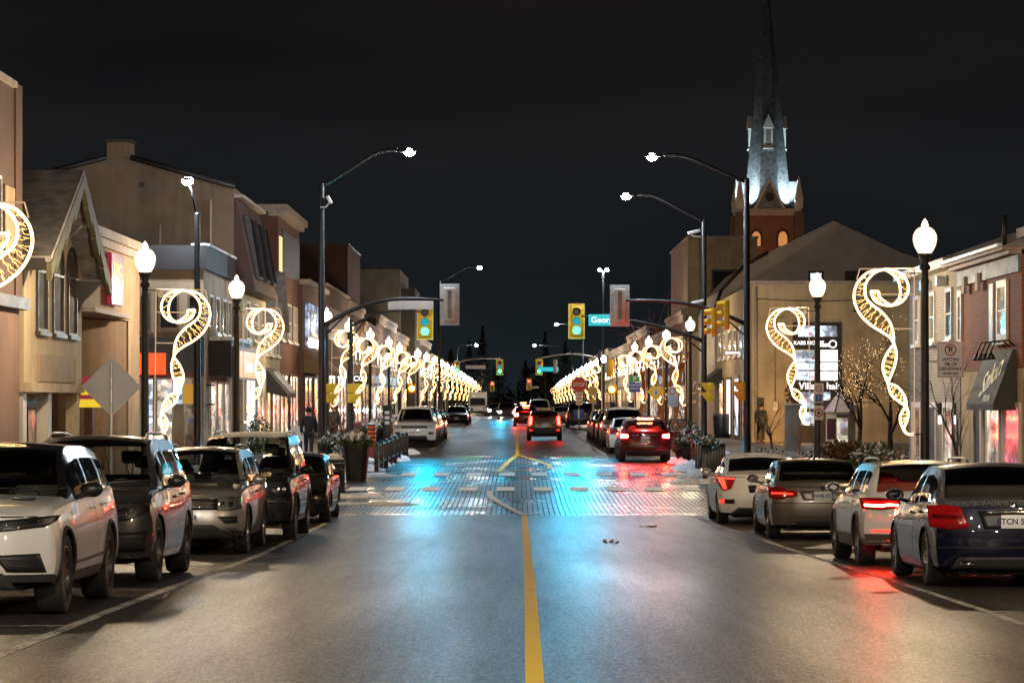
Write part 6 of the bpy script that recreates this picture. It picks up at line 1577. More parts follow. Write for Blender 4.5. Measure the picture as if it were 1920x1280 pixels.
# ---------- LEFT 5: big rendered gable with chimney, dark mansard front
ya = 102.6; yb = 112.0
t = building('large tan gable wall with square chimney and dark mansard street front', (XL-3, 106, E(106)))
P2 = [((70-VX)*ya/F, zl(330, ya)), ((200-VX)*ya/F, zl(297, ya)), ((245-VX)*ya/F, zl(297, ya)), ((440-VX)*ya/F, zl(352, ya)), (XL-.02, zl(352, ya)), (XL-.02, E(ya)-.3), ((70-VX)*ya/F, E(ya)-.3)]
part(t, 'gable_wall', 'tan2', lambda m: m.prism(P2, 'y', ya, yb-.05))
part(t, 'roof_edge', 'trimd', lambda m: [m.tube([Vector((P2[i][0], ya-.05, P2[i][1]+.03)), Vector((P2[i+1][0], ya-.05, P2[i+1][1]+.03))], .10, 4) for i in (0, 2)])
part(t, 'chimney', 'tan2', lambda m: m.box((201-VX)*ya/F, (244-VX)*ya/F, ya-.06, ya+1.2, zl(298, ya)+.002, zl(267, ya)))
part(t, 'chimney_cap', 'trimd', lambda m: m.box((198-VX)*ya/F, (247-VX)*ya/F, ya-.12, ya+1.3, zl(267, ya)+.002, zl(262, ya)).cyl((0,0,0)) if False else m.box((198-VX)*ya/F, (247-VX)*ya/F, ya-.12, ya+1.3, zl(267, ya)+.002, zl(262, ya)))
for px, w_ in ((395, .05), (300, .035)): part(t, 'downpipe', 'tan', lambda m: m.tube([((px-VX)*ya/F, ya-.07, zl(375 if px == 395 else 420, ya)), ((px-VX)*ya/F, ya-.07, zl(560, ya))], w_, 6))
part(t, 'wall_vent', 'trimd', lambda m: m.box((262-VX)*ya/F, (271-VX)*ya/F, ya-.05, ya-.003, zl(352, ya), zl(342, ya)))
part(t, 'mansard', 'brickd', lambda m: m.prism([(XL-.01, zl(370, ya)), (XL+.05, zl(372, ya)), (XL+.75, zl(545, ya)), (XL-.01, zl(548, ya))], 'y', ya+.1, yb))
part(t, 'coping', 'coping', lambda m: m.box(XL-.3, XL+.30, ya+.1, yb, zl(370, ya)+.003, zl(364, ya)))
for k in range(3):
    yy = ya+1.2+k*3.0
    def dorm(m): m.prism([(XL+.2, zl(400, ya)), (XL+.42, zl(400, ya)), (XL+.80, zl(520, ya)), (XL+.5, zl(520, ya))], 'y', yy, yy+1.5)
    d = part(t, 'dormer', 'trimd', dorm); part(t, 'pane', 'paned', lambda m: m.quad((XL+.44, yy+.2, zl(405, ya)), (XL+.44, yy+1.3, zl(405, ya)), (XL+.815, yy+1.3, zl(515, ya)), (XL+.815, yy+.2, zl(515, ya))), d)
part(t, 'cream_front', 'cream', lambda m: m.box(XL-.018, XL+.3, ya+.02, yb, E(ya)-.2, zl(550, ya)))
for k in range(3): win(t, 'x', ya+1+k*3, ya+2.3+k*3, zl(640, 107), zl(570, 107), XL+.3, 1, 'panew', 'trimw', 1, 2)
for k in range(2): win(t, 'x', ya+.8+k*4.4, ya+4.4+k*4.4, E(107)+.4, zl(690, 107), XL+.3, 1, 'whsign' if k == 0 else 'litwarm', 'trimw', 2, 1, .1, False)

# ---------- LEFT 6: small gabled cottage shop with grey roofs
ya, yb = 112.2, 121
t = building('low cottage shop with grey shingle roof and two steep street gables', (XL, 116, E(116)))
part(t, 'wall', 'cream', lambda m: m.box(XL-6, XL+.1, ya, yb, E(116)-.2, zl(600, 113)))
part(t, 'roof', 'roofs', lambda m: m.prism([(XL+.4, zl(605, 113)), (XL-3.2, zl(508, 113)), (XL-6.2, zl(605, 113))], 'y', ya-.2, yb))
for yy, h, w in ((114.2, zl(548, 114), 1.3), (118.4, zl(512, 118), 1.8)):
    part(t, 'street_gable', 'cream', lambda m: m.prism([(yy-w, zl(610, 113)), (yy+w, zl(610, 113)), (yy, h-.1)], 'x', XL-2.5, XL+.35))
    part(t, 'gable_roof', 'roofs', lambda m: m.prism([(yy-w-.25, zl(615, 113)), (yy-w-.25, zl(615, 113)+.14), (yy, h+.06), (yy+w+.25, zl(615, 113)+.14), (yy+w+.25, zl(615, 113)), (yy, h-.08)], 'x', XL-2.5, XL+.55))
for k in range(3): win(t, 'x', ya+.8+k*2.8, ya+2.4+k*2.8, zl(665, 116), zl(618, 116), XL+.1, 1, 'litdim' if k == 1 else 'panew', 'trimw', 1, 2)
win(t, 'x', ya+.5, ya+4, E(116)+.4, zl(700, 116), XL+.1, 1, 'litwarm', 'woodl', 2, 1, .1, False); win(t, 'x', ya+4.6, ya+8.4, E(116)+.4, zl(700, 116), XL+.1, 1, 'litneutral', 'woodl', 2, 1, .1, False)
part(t, 'awning', 'dark', lambda m: m.prism([(XL+.12, zl(690, 116)), (XL+.12, zl(735, 116)), (XL+1.0, zl(745, 116)), (XL+1.0, zl(738, 116))], 'y', ya+1.5, ya+6))
part(t, 'awning_snow', 'snow', lambda m: m.prism([(XL+.3, zl(698, 116)+.05), (XL+.98, zl(736, 116)+.06), (XL+.98, zl(736, 116)+.0), (XL+.3, zl(700, 116))], 'y', ya+3.5, ya+6))
# ---------- LEFT 7: tall red brick block
ya, yb = 121.2, 133
t = building('tall red brick block with pale cornice and yellow lit strip window', (XL, 126, E(126)))
part(t, 'wall', 'brick', lambda m: m.box(XL-8, XL, ya, yb, E(126)-.2, zl(396, 121)))
part(t, 'cornice', 'coping', lambda m: m.box(XL-8, XL+.4, ya-.15, yb, zl(396, 121)+.003, zl(388, 121)+.12).box(XL-.4, XL+.25, ya-.1, yb, zl(404, 121), zl(396, 121)))
part(t, 'strip_window', 'yelstrip', lambda m: m.box(XL+.003, XL+.05, YL(523), YL(527.5), zl(508, 122), zl(443, 122)))
part(t, 'dark_panels', 'trimd', lambda m: m.box(XL+.003, XL+.04, YL(528.5), yb-.3, zl(520, 126), zl(436, 126)))
for k in range(3): win(t, 'x', ya+1+k*3.6, ya+3+k*3.6, zl(640, 126), zl(570, 126), XL, 1, 'paned', 'trimw', 2, 2)
win(t, 'x', ya+.8, ya+5.2, E(126)+.4, zl(700, 126), XL, 1, 'litwarm', 'trimd', 2, 1, .1, False); win(t, 'x', ya+6, ya+11, E(126)+.4, zl(700, 126), XL, 1, 'litneutral', 'trimd', 3, 1, .1, False)
# ---------- LEFT 8: blue lit brick narrow front
ya, yb = 133.2, 147
t = building('narrow brick front with cold blue lit upper window behind the black pole', (XL, 139, E(139)))
part(t, 'wall', 'brickb', lambda m: m.box(XL-8, XL+.15, ya, yb, E(139)-.2, zl(537, 136)))
part(t, 'cornice', 'coping', lambda m: m.box(XL-8, XL+.5, ya, yb, zl(537, 136)+.003, zl(528, 136)))
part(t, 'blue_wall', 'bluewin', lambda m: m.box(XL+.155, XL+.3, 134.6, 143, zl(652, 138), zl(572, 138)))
win(t, 'x', 136, 140, zl(628, 138), zl(585, 138), XL+.3, 1, 'litcool', 'trimw', 1)
part(t, 'awning', 'tan2', lambda m: m.prism([(XL+.16, zl(655, 138)), (XL+.16, zl(700, 138)), (XL+1.5, zl(705, 138)), (XL+1.5, zl(698, 138))], 'y', ya+.3, ya+9))
win(t, 'x', ya+.8, ya+6, E(139)+.3, zl(706, 139), XL+.15, 1, 'litdim', 'trimd', 2, 1, .1, False); win(t, 'x', ya+7, ya+13, E(139)+.3, zl(706, 139), XL+.15, 1, 'litwarm', 'trimd', 2, 1, .1, False)
p = at(548, 710, 131); q_ = thing('poster_board', 'white and red hanging banner board on the left sidewalk shops', 'sign', (XL+.8, 131, p.z))
for z0, z1, mt in ((727, 690, 'whboard'), (738, 728, 'redboard'), (775, 739, 'redboard')):
    if 'whboard' not in M: M['whboard'] = plain('white_banner', (.55, .52, .50), .5); M['redboard'] = plain('red_banner', (.45, .08, .04), .5)
    MB().box((538-VX)*131/F, (553-VX)*131/F, 131, 131.05, zl(z0, 131), zl(z1, 131)).build('banner', M[mt], q_)
# ---------- LEFT 9: ribbed brown block, dark tower, grey block
ya, yb = 147.2, 168
t = building('brown brick block with ribbed metal upper storey beside the black pole', (XL, 156, E(156)))
part(t, 'wall', 'brickb', lambda m: m.box(XL-8, XL+.2, ya, yb, E(156)-.2, zl(535, 148)))
part(t, 'ribbed_upper', 'ribs', lambda m: m.box(XL+.202, XL+.3, ya+.1, yb, zl(640, 155), zl(575, 150)))
part(t, 'coping', 'coping', lambda m: m.box(XL-8, XL+.35, ya, yb, zl(535, 148)+.003, zl(531, 148)))
win(t, 'x', ya+1, ya+9, E(156)+.3, zl(690, 156), XL+.2, 1, 'litwarm', 'trimd', 3, 1, .12, False); win(t, 'x', ya+10.5, ya+19, E(156)+.3, zl(690, 156), XL+.2, 1, 'litneutral', 'trimd', 3, 1, .12, False)
p = at(664, 708, 140); q_ = thing('shop_sign', 'black shop board with white letters CO beside the planter pole', 'sign', p)
MB().box(p.x-.55, p.x+.55, 146, 146.05, p.z-.25, p.z+.25).build('board', M['trimd'], q_); text_mb('CO', .36, face_cam((p.x-.1, 145.99, p.z)), .003, 0, .01).build('lettering', M['whsign'], q_)
t = building('tall dark brown block rising behind the left shops', (XL-6, 180, E(180)), 'apartment_building')
part(t, 'wall', 'brickd', lambda m: m.box((560-VX)*178/F, (652-VX)*178/F, 178, 192, E(180), zl(460, 178)))
part(t, 'parapet', 'trimd', lambda m: m.box((558-VX)*178/F, (654-VX)*178/F, 177.9, 192.1, zl(460, 178)+.003, zl(456, 178)))
t = building('grey concrete block with rooftop vents beyond the left shops', (-14, 262, E(262)), 'apartment_building')
part(t, 'wall', 'greyb', lambda m: m.box((656-VX)*260/F, (750-VX)*260/F, 260, 280, E(262), zl(505, 260)))
for px in (668, 682, 711, 729): part(t, 'roof_vent', 'trimd', lambda m: m.box((px-2-VX)*260/F, (px+2-VX)*260/F, 261, 261.3, zl(505, 260)+.002, zl(497, 260)))
part(t, 'side_annex', 'dark', lambda m: m.box((751-VX)*262/F, (778-VX)*262/F, 262, 275, E(262), zl(540, 262)))
part(t, 'slot_window', 'trimd', lambda m: m.box((668-VX)*260/F, (671-VX)*260/F, 259.96, 259.998, zl(584, 260), zl(568, 260)))

def row(label, sg, ya, yb, zt, wall, shop, n, frame='trimw', pane='paned', corn='coping', off=0.0):
    X = (XL if sg < 0 else XR)+off; f = -sg; t = building(label, (X, (ya+yb)/2, E((ya+yb)/2))); g = E((ya+yb)/2)
    part(t, 'wall', wall, lambda m: m.box(X, X+sg*10, ya, yb-.05, g-.5, g+zt))
    part(t, 'cornice', corn, lambda m: m.box(X-sg*.3, X+sg*10, ya, yb-.06, g+zt+.003, g+zt+.28).box(X-sg*.2, X-sg*.003, ya+.1, yb-.1, g+zt-.45, g+zt))
    part(t, 'fascia', 'trimd', lambda m: m.box(X-sg*.16, X-sg*.003, ya+.1, yb-.1, g+3.05, g+3.65))
    w = (yb-ya)/n
    for k in range(n):
        c = ya+w*(k+.5); win(t, 'x', c-w*.24, c+w*.24, g+4.3, g+min(zt-1.0, 6.1), X, f, pane if (k*7+int(ya)) % 5 else 'litdim', frame, 1, 2)
    k = max(1, n//2); w = (yb-ya)/k
    for i in range(k): win(t, 'x', ya+w*i+.3, ya+w*(i+1)-.3, g+.5, g+2.95, X, f, ('litdim', shop, 'paned')[i % 3], 'trimd', 2, 1, .12, False)
    return t
for i, (ya, yb, zt, wl, sh, lab) in enumerate(((168.2, 186, 7.6, 'brick', 'litwarm', 'red brick shop row behind the level globe lamps on the left'), (186.2, 205, 6.8, 'cream', 'litneutral', 'cream shop row behind the orange signal light on the left'), (205.2, 236, 7.8, 'brickb', 'litwarm', 'brown brick row behind the left scroll cluster'),
        (236.2, 275, 7.2, 'tan', 'litwarm', 'tan shop row beyond the left scroll cluster'), (275.2, 330, 8.0, 'brickd', 'litwarm', 'dark brick row far along the left side'), (330.2, 420, 7.0, 'brickb', 'litneutral', 'last low brick row at the left end of the street'))):
    row(lab, -1, ya, yb, zt, wl, sh, 4+i)

# ================================================================== RIGHT SIDE
# ---------- RIGHT 1: red brick shop with green awning
ya, yb = 60.9, 69.4; zt = zl(476, 63)
t = building('red brick shop with white shutters, blue grey frieze and dark green awning', (XR, 65, E(65)))
part(t, 'wall', brick('orange_red_brick', (.40, .105, .032), (.30, .075, .028), (.12, .075, .05)), lambda m: m.box(XR, XR+9, ya, yb, 2.75, zt))
part(t, 'ground_floor', 'cream', lambda m: m.box(XR+.03, XR+9, ya, yb, E(65)-.4, 2.745))
part(t, 'frieze', plain('blue_grey_frieze', (.13, .14, .17), .6, 0, .2), lambda m: m.box(XR-.08, XR-.003, ya, yb, zl(520, 64), zl(490, 64)))
part(t, 'cornice', plain('old_pink_cornice', (.36, .24, .21), .65, 0, .25), lambda m: m.box(XR-.28, XR+.2, ya, yb, zl(489, 64), zl(482, 64)).box(XR-.42, XR+.2, ya, yb, zl(482, 64)+.003, zl(476, 64)))
part(t, 'gutter', 'galv', lambda m: m.box(XR-.52, XR-.42, ya, yb+.1, zl(476, 64), zl(470, 64)))
part(t, 'roof', 'roofs', lambda m: m.prism([(XR-.45, zt+.06), (XR+4.5, zt+1.5), (XR+9, zt+.06)], 'y', ya, yb))
part(t, 'downpipe', 'pole', lambda m: m.tube([(XR-.30, ya+.4, zt+.1), (XR-.30, ya+.4, zt+.75)], .05, 6))
for yy in (yb-1.6, yb-3.6): part(t, 'dentil', 'coping', lambda m: m.box(XR-.16, XR-.09, yy, yy+.35, zl(545, 66), zl(512, 66)))
for px0, px1, pa in ((1872, 1891, 1), (1798, 1806, 1)):
    y0, y1 = YR(px1), YR(px0); w = win(t, 'x', y0, y1, zl(640, 64), zl(528, 64), XR, -1, 'litdim', plain('cream_sash', (.62, .54, .40), .5, 0, .1) if 'sash' not in M else M['sash'], 1, 2, .16)
for px in (1862,): part(t, 'shutter', 'trimw', lambda m: m.box(XR-.05, XR-.003, YR(px+3), YR(px-4), zl(640, 64), zl(530, 64)))
aw = part(t, 'awning', plain('dark_green_canvas', (.045, .043, .032), .75, 0, .15), lambda m: m.prism([(XR-.003, zl(655, 62)), (XR-.06, zl(655, 62)), (XR-.50, zl(757, 62)), (XR-.50, zl(769, 62)), (XR-.003, zl(769, 62))], 'y', 61.6, 65.2))
ez_ = zl(655, 62)-zl(757, 62); eyv = Vector((.44, 0, ez_)).normalized(); exv = Vector((0, -1, 0)); ezv = exv.cross(eyv)
def awm(y, f):
    p_ = Vector((XR-.50+.44*f-.012, y, zl(757, 62)+ez_*f)); Mx = Matrix(((exv.x, eyv.x, ezv.x, p_.x), (exv.y, eyv.y, ezv.y, p_.y), (exv.z, eyv.z, ezv.z, p_.z), (0, 0, 0, 1))); return Mx
text_mb('Salon', .86, awm(63.0, .52) @ Matrix.Rotation(R(18), 4, 'Z'), .004, 0, .012).build('script_lettering', plain('lime_letter', (.60, .62, .06), .5), aw)
text_mb('AND SPA', .22, awm(62.7, .10), .004, 0, .006).build('lettering', plain('pale_letter', (.55, .53, .42), .5), aw)
for k in range(4):
    y = 61.75+k*.62; m = MB(); m.tube([(XR, y, zl(650, 62)), (XR-.15, y, zl(638, 62)), (XR-.42, y, zl(640, 62)), (XR-.52, y, zl(660, 62))], .018, 5); m.lathe([(.02, .16), (.05, .12), (.12, 0)], (XR-.52, y, zl(662, 62)-.14), 10); m.build('gooseneck_lamp', M['black'], t)
win(t, 'x', 61.1, 63.3, E(63)+.75, 2.0, XR+.03, -1, 'litred', 'trimw', 1, 1, .1); win(t, 'x', 63.6, 65.6, E(63)+.3, 2.0, XR+.03, -1, 'litneutral', 'trimw', 1, 1, .12, False); win(t, 'x', 66.0, 67.4, E(66)+.2, 2.2, XR+.03, -1, 'panew', 'trimw', 1, 1, .12, False)
part(t, 'door_column', 'trimw', lambda m: m.box(XR-.1, XR+.0, 65.62, 65.9, E(65), 2.4))
# next building closer to the camera (outside frame mostly)
t = building('taller brick house with pale cornice cut off by the right picture edge', (XR, 54, E(54)))
part(t, 'wall', 'brick', lambda m: m.box(XR+.05, XR+9, 44, 60.85, E(54)-.5, zl(448, 61)))
part(t, 'cornice', 'coping', lambda m: m.box(XR-.12, XR+9, 44, 60.86, zl(448, 61)+.003, zl(430, 61)))
part(t, 'ground_floor', 'pinkb', lambda m: m.box(XR+.02, XR+.048, 44, 60.8, E(54)-.3, 2.5))
# ---------- RIGHT 2: white painted brick
ya, yb = 69.5, 78.5; zt = zl(512, 73)
t = building('white painted brick house with dark windows next to the big lamp', (XR, 74, E(74)))
part(t, 'wall', 'brickw', lambda m: m.box(XR+.02, XR+9, ya, yb, E(74)-.4, zt))
part(t, 'eave', 'trimw', lambda m: m.box(XR-.4, XR+.2, ya, yb+.2, zt+.002, zt+.22))
part(t, 'roof', 'roofs', lambda m: m.prism([(XR-.4, zt+.225), (XR+4.5, zt+1.9), (XR+9, zt+.225)], 'y', ya, yb+.2))
for yy in (70.6, 73.5, 76.4): win(t, 'x', yy, yy+1.0, zl(640, 73), zl(545, 73), XR+.02, -1, 'paned', 'trimw', 1, 2, .1)
for yy, mt in ((70.4, 'litneutral'), (73.2, 'panew'), (76, 'litdim')): win(t, 'x', yy, yy+1.7, E(74)+.3, 2.0, XR+.02, -1, mt, 'trimw', 1, 1, .14, False)
for yy in (71.5, 74.3): part(t, 'bracket', 'galv', lambda m: m.box(XR-.25, XR+.01, yy, yy+.4, zl(540, 73), zl(522, 73)))
for px, lab in ((1762, 'red ribbon wreath and flag pole light by the white brick house door'), (1792, 'second dark lantern with white glow on the white brick house')):
    y = 70.2; p = at(px, 770, y); q_ = thing('wall_lantern', lab, 'lantern', (p.x, y, p.z)); m = MB(); m.rbox((p.x, y, p.z+.05), (.10, .10, .30), .02); m.build('cap', M['trimd'], q_); m = MB(); m.rbox((p.x, y, p.z-.22), (.085, .085, .22), .02); m.build('glow', M['whsign'], q_)

# ---------- RIGHT 3: beige wall with lit shop window
ya = 131.0; x0, x1 = XR+.02, (1725-VX)*131/F; zt = zl(533, 131)
t = building('beige rendered wall with black framed shop window full of white panes', (14, 133, E(131)))
part(t, 'wall', 'beige', lambda m: m.box(x0, x1+3, ya, ya+24, E(131)-.3, zt))
part(t, 'coping', 'coping', lambda m: m.box(x0-.1, x1+3, ya-.1, ya+.2, zt+.003, zt+.16))
X = lambda px: (px-VX)*ya/F
w0, w1 = X(1486), X(1576); z0, z1 = E(131)+.1, zl(604, ya)
fr = part(t, 'shop_window', 'trimd', lambda m: m.box(w0, w1, ya-.12, ya-.004, z0, z1))
for pa, pb, qa, qb, mt in ((1496, 1529, 611, 631, 'litcool'), (1536, 1569, 611, 631, 'litcool'), (1492, 1528, 656, 678, 'litcool'), (1538, 1570, 656, 678, 'whsign'), (1492, 1528, 680, 693, 'litcool'), (1538, 1570, 680, 694, 'whsign'), (1492, 1528, 696, 713, 'litcool'), (1538, 1570, 696, 713, 'whsign'), (1498, 1528, 735, 766, 'litcool'), (1536, 1556, 735, 750, 'litcool'), (1502, 1528, 772, 797, 'litcool')):
    part(t, 'pane', mt, lambda m: m.box(X(pa), X(pb), ya-.15, ya-.123, zl(qb, ya), zl(qa, ya)), fr)
text_mb('KABS HOUSE', .24, face_cam((X(1516), ya-.125, zl(643, ya))), .004, 0, .006).build('lettering', M['whsign'], fr)
text_mb('lest', .32, face_cam((X(1546), ya-.125, zl(646, ya))), .004, 0, .010).build('lettering', M['whsign'], fr)
ring(X(1561), zl(645, ya), .13, .19, ya-.125, 18).build('round_logo', M['whsign'], fr)
text_mb('Village hair', .44, face_cam((X(1537), ya-.125, zl(724, ya))), .004, 0, .008).build('lettering', M['whsign'], fr)
part(t, 'door', 'trimd', lambda m: m.box(X(1418), X(1432), ya-.06, ya-.003, E(131), zl(745, ya)))
part(t, 'downpipe', 'coping', lambda m: m.tube([(X(1417), ya-.09, zt-.1), (X(1417), ya-.09, E(131)+.2)], .055, 6))
part(t, 'meter_box', 'galv', lambda m: m.box(X(1448), X(1458), ya-.16, ya-.003, zl(770, ya), zl(752, ya)))
part(t, 'conduit', 'galv', lambda m: m.tube([(X(1453), ya-.05, zl(752, ya)), (X(1453), ya-.05, zl(600, ya)), (X(1470), ya-.05, zl(592, ya))], .025, 5))
part(t, 'wall_vent', 'trimd', lambda m: m.box(X(1600), X(1612), ya-.06, ya-.003, zl(585, ya), zl(574, ya)))
part(t, 'cable', 'trimd', lambda m: m.tube(arm_curve((X(1420), ya-.07, zl(560, ya)), (X(1700), ya-.07, zl(556, ya)), -.18), .018, 4))
# warm floodlight at the wall foot
p = at(1484, 822, 126); q_ = thing('flood_lamp', 'small warm flood lamp on the ground washing the beige wall', 'lamp', (p.x, 126, E(126)+GW))
MB().rbox((p.x, 126, E(126)+GW+.1), (.3, .2, .2), .03).build('housing', M['black'], q_); M['flood'] = emit('flood_glow', (1, .46, .09), 1500); MB().quad((p.x-.12, 126.105, E(126)+GW+.05), (p.x+.12, 126.105, E(126)+GW+.05), (p.x+.12, 126.07, E(126)+GW+.28), (p.x-.12, 126.07, E(126)+GW+.28)).build('lens', M['flood'], q_)
# ---------- RIGHT 4: dark sided gable house behind
ya = 156.0; X = lambda px: (px-VX)*ya/F
t = building('big brown sided gable house rising behind the beige wall', (18, 160, E(156)), 'gable_house')
part(t, 'gable_wall', 'brownside', lambda m: m.prism([(X(1340), E(150)), (X(1740), E(150)), (X(1740), zl(490, ya)), (X(1690), zl(474, ya)), (X(1563), zl(414, ya)), (X(1440), zl(474, ya)), (X(1395), zl(500, ya)), (X(1352), zl(545, ya)), (X(1340), zl(580, ya))], 'y', ya, ya+14))
part(t, 'roof_edge', 'trimd', lambda m: [m.tube([Vector((X(a), ya-.05, zl(b, ya))), Vector((X(c), ya-.05, zl(d, ya)))], .09, 4) for a, b, c, d in ((1440, 473, 1395, 499), (1395, 499, 1352, 544), (1352, 544, 1340, 580))])
win(t, 'y', X(1515), X(1544), zl(531, ya), zl(508, ya), ya, -1, 'litcool', 'trimd', 1, 1, .12); win(t, 'y', X(1584), X(1622), zl(531, ya), zl(508, ya), ya, -1, 'panew', 'brickd', 1, 1, .12)
# ---------- RIGHT 5: tall flat roofed pale block
ya = 182.0; X = lambda px: (px-VX)*ya/F
t = building('tall flat roofed pale block at the right behind the signal pole', (13, 185, E(182)), 'apartment_building')
part(t, 'wall', 'tan', lambda m: m.box(X(1290), X(1420), ya, ya+20, E(182), zl(447, ya)))
part(t, 'light_corner', 'cream', lambda m: m.box(X(1289), X(1310), ya-.12, ya-.003, E(182), zl(449, ya)))
part(t, 'roof_slab', 'coping', lambda m: m.box(X(1287), X(1422), ya-.2, ya+20, zl(447, ya)+.003, zl(443, ya)))
win(t, 'y', X(1334), X(1382), zl(545, ya), zl(505, ya), ya, -1, 'paned', 'trimd', 1, 1, .15)
# facade from the beige corner to the tall block
t = building('cream corner shops with tall windows and lit door left of the beige wall', (XR, 150, E(150)))
part(t, 'wall', 'cream', lambda m: m.box(XR+.05, XR+8, 155.02, 181.5, E(160)-.4, zl(612, 160)).box(XR-.0, XR+.4, 131.05, 155.0, E(140)-.3, zl(600, 140)))
for k in range(6): win(t, 'x', 133+k*3.5, 134.6+k*3.5, zl(668, 140), zl(615, 140), XR, -1, 'paned', 'trimw', 1, 2, .12)
for k in range(4): win(t, 'x', 133+k*5.2, 136.4+k*5.2, E(140)+.2, zl(705, 140), XR, -1, ('litneutral', 'litcool', 'whsign', 'litwarm')[k], 'trimd', 1, 1, .14, False)
part(t, 'sign_lamp', 'whsign', lambda m: m.box(XR-.7, XR-.1, 137, 138, zl(663, 138), zl(660, 138)))
part(t, 'awning', 'dark', lambda m: m.prism([(XR-.005, zl(690, 150)), (XR-.005, zl(718, 150)), (XR-1.2, zl(727, 150)), (XR-1.2, zl(722, 150))], 'y', 150, 155))
for i, (ya, yb, zt, wl, sh, lab) in enumerate(((182.2, 203, 7.4, 'brickb', 'litwarm', 'brown brick shops behind the four clear right scrolls'), (203.2, 232, 6.6, 'brick', 'litneutral', 'red brick shops left of the four clear right scrolls'), (232.2, 275, 7.6, 'brickd', 'litwarm', 'dark brick row behind the first dense right scrolls'),
        (275.2, 330, 7.0, 'tan', 'litwarm', 'tan row far along the right side'), (330.2, 420, 7.6, 'brickb', 'litwarm', 'last brown row at the right end of the street'))):
    row(lab, 1, ya, yb, zt, wl, sh, 4+i)
for px, lab in ((1348, 'left of two dark waste bins against the cream shop wall'), (1361, 'right of two dark waste bins against the cream shop wall')):
    y = 145; x = (px-VX)*y/F; z = E(y)+GW; q_ = thing('waste_bin', lab, 'bin', (x, y, z)); MB().lathe([(.24, z), (.30, z+1.0), (.31, z+1.05)], (x, y, 0), 12).build('drum', M['trim'], q_); MB().lathe([(.33, z+1.055), (.28, z+1.2), (.001, z+1.25)], (x, y, 0), 12).build('lid', M['trimd'], q_)

# ---------- CHURCH TOWER
ya = 330.0; X = lambda px: (px-VX)*ya/F; cxp = X(1443); hw = (X(1503)-X(1384))/2; ycn = ya+hw
t = building('floodlit church tower with tall dark spire and pinnacles', (cxp, ycn, E(330)), 'church_tower')
zb, zc = E(330), zl(391, ya)
part(t, 'tower', brick('tower_brick', (.28, .11, .06), (.20, .08, .05), (.2, .16, .13), .4, .14), lambda m: m.box(cxp-hw*.92, cxp+hw*.92, ycn-hw*.92, ycn+hw*.92, zb, zc-.8))
part(t, 'cornice', 'coping', lambda m: m.box(cxp-hw, cxp+hw, ycn-hw, ycn+hw, zc-.5, zc).box(cxp-hw*.96, cxp+hw*.96, ycn-hw*.96, ycn+hw*.96, zc-.797, zc-.503))
for sx in (-1, 1):
    for sy in (-1, 1):
        bx_, by_ = cxp+sx*hw*.93, ycn+sy*hw*.93
        bt = part(t, 'buttress', 'brickb', lambda m: m.box(bx_-.55, bx_+.55, by_-.55, by_+.55, zb, zc-.51))
        part(t, 'pinnacle', 'trimw', lambda m: m.add([(bx_-.5, by_-.5, zc+.9), (bx_+.5, by_-.5, zc+.9), (bx_+.5, by_+.5, zc+.9), (bx_-.5, by_+.5, zc+.9), (bx_, by_, zc+3.9)], [(0,1,4),(1,2,4),(2,3,4),(3,0,4)]).box(bx_-.42, bx_+.42, by_-.42, by_+.42, zc+.003, zc+.9))
zs = zc+.01
def spire(m):
    n = 8; rings = [(hw*.86, zs), (hw*.72, zl(345, ya)), (hw*.585, zl(270, ya)), (hw*.385, zl(150, ya)), (hw*.03, zl(-45, ya))]; vs = []
    for r, z in rings:
        for k in range(n):
            q = 2*math.pi*(k+.5)/n; vs.append((cxp+r*math.cos(q)/math.cos(math.pi/8)*.95, ycn+r*math.sin(q)/math.cos(math.pi/8)*.95, z))
    m.add(vs, [(i*n+k, i*n+(k+1) % n, (i+1)*n+(k+1) % n, (i+1)*n+k) for i in range(4) for k in range(n)]+[tuple(range(4*n, 5*n))])
part(t, 'spire', 'slate', spire)
part(t, 'finial', 'trimd', lambda m: m.tube([(cxp, ycn, zl(-45, ya)), (cxp, ycn, zl(-70, ya))], .08, 6))
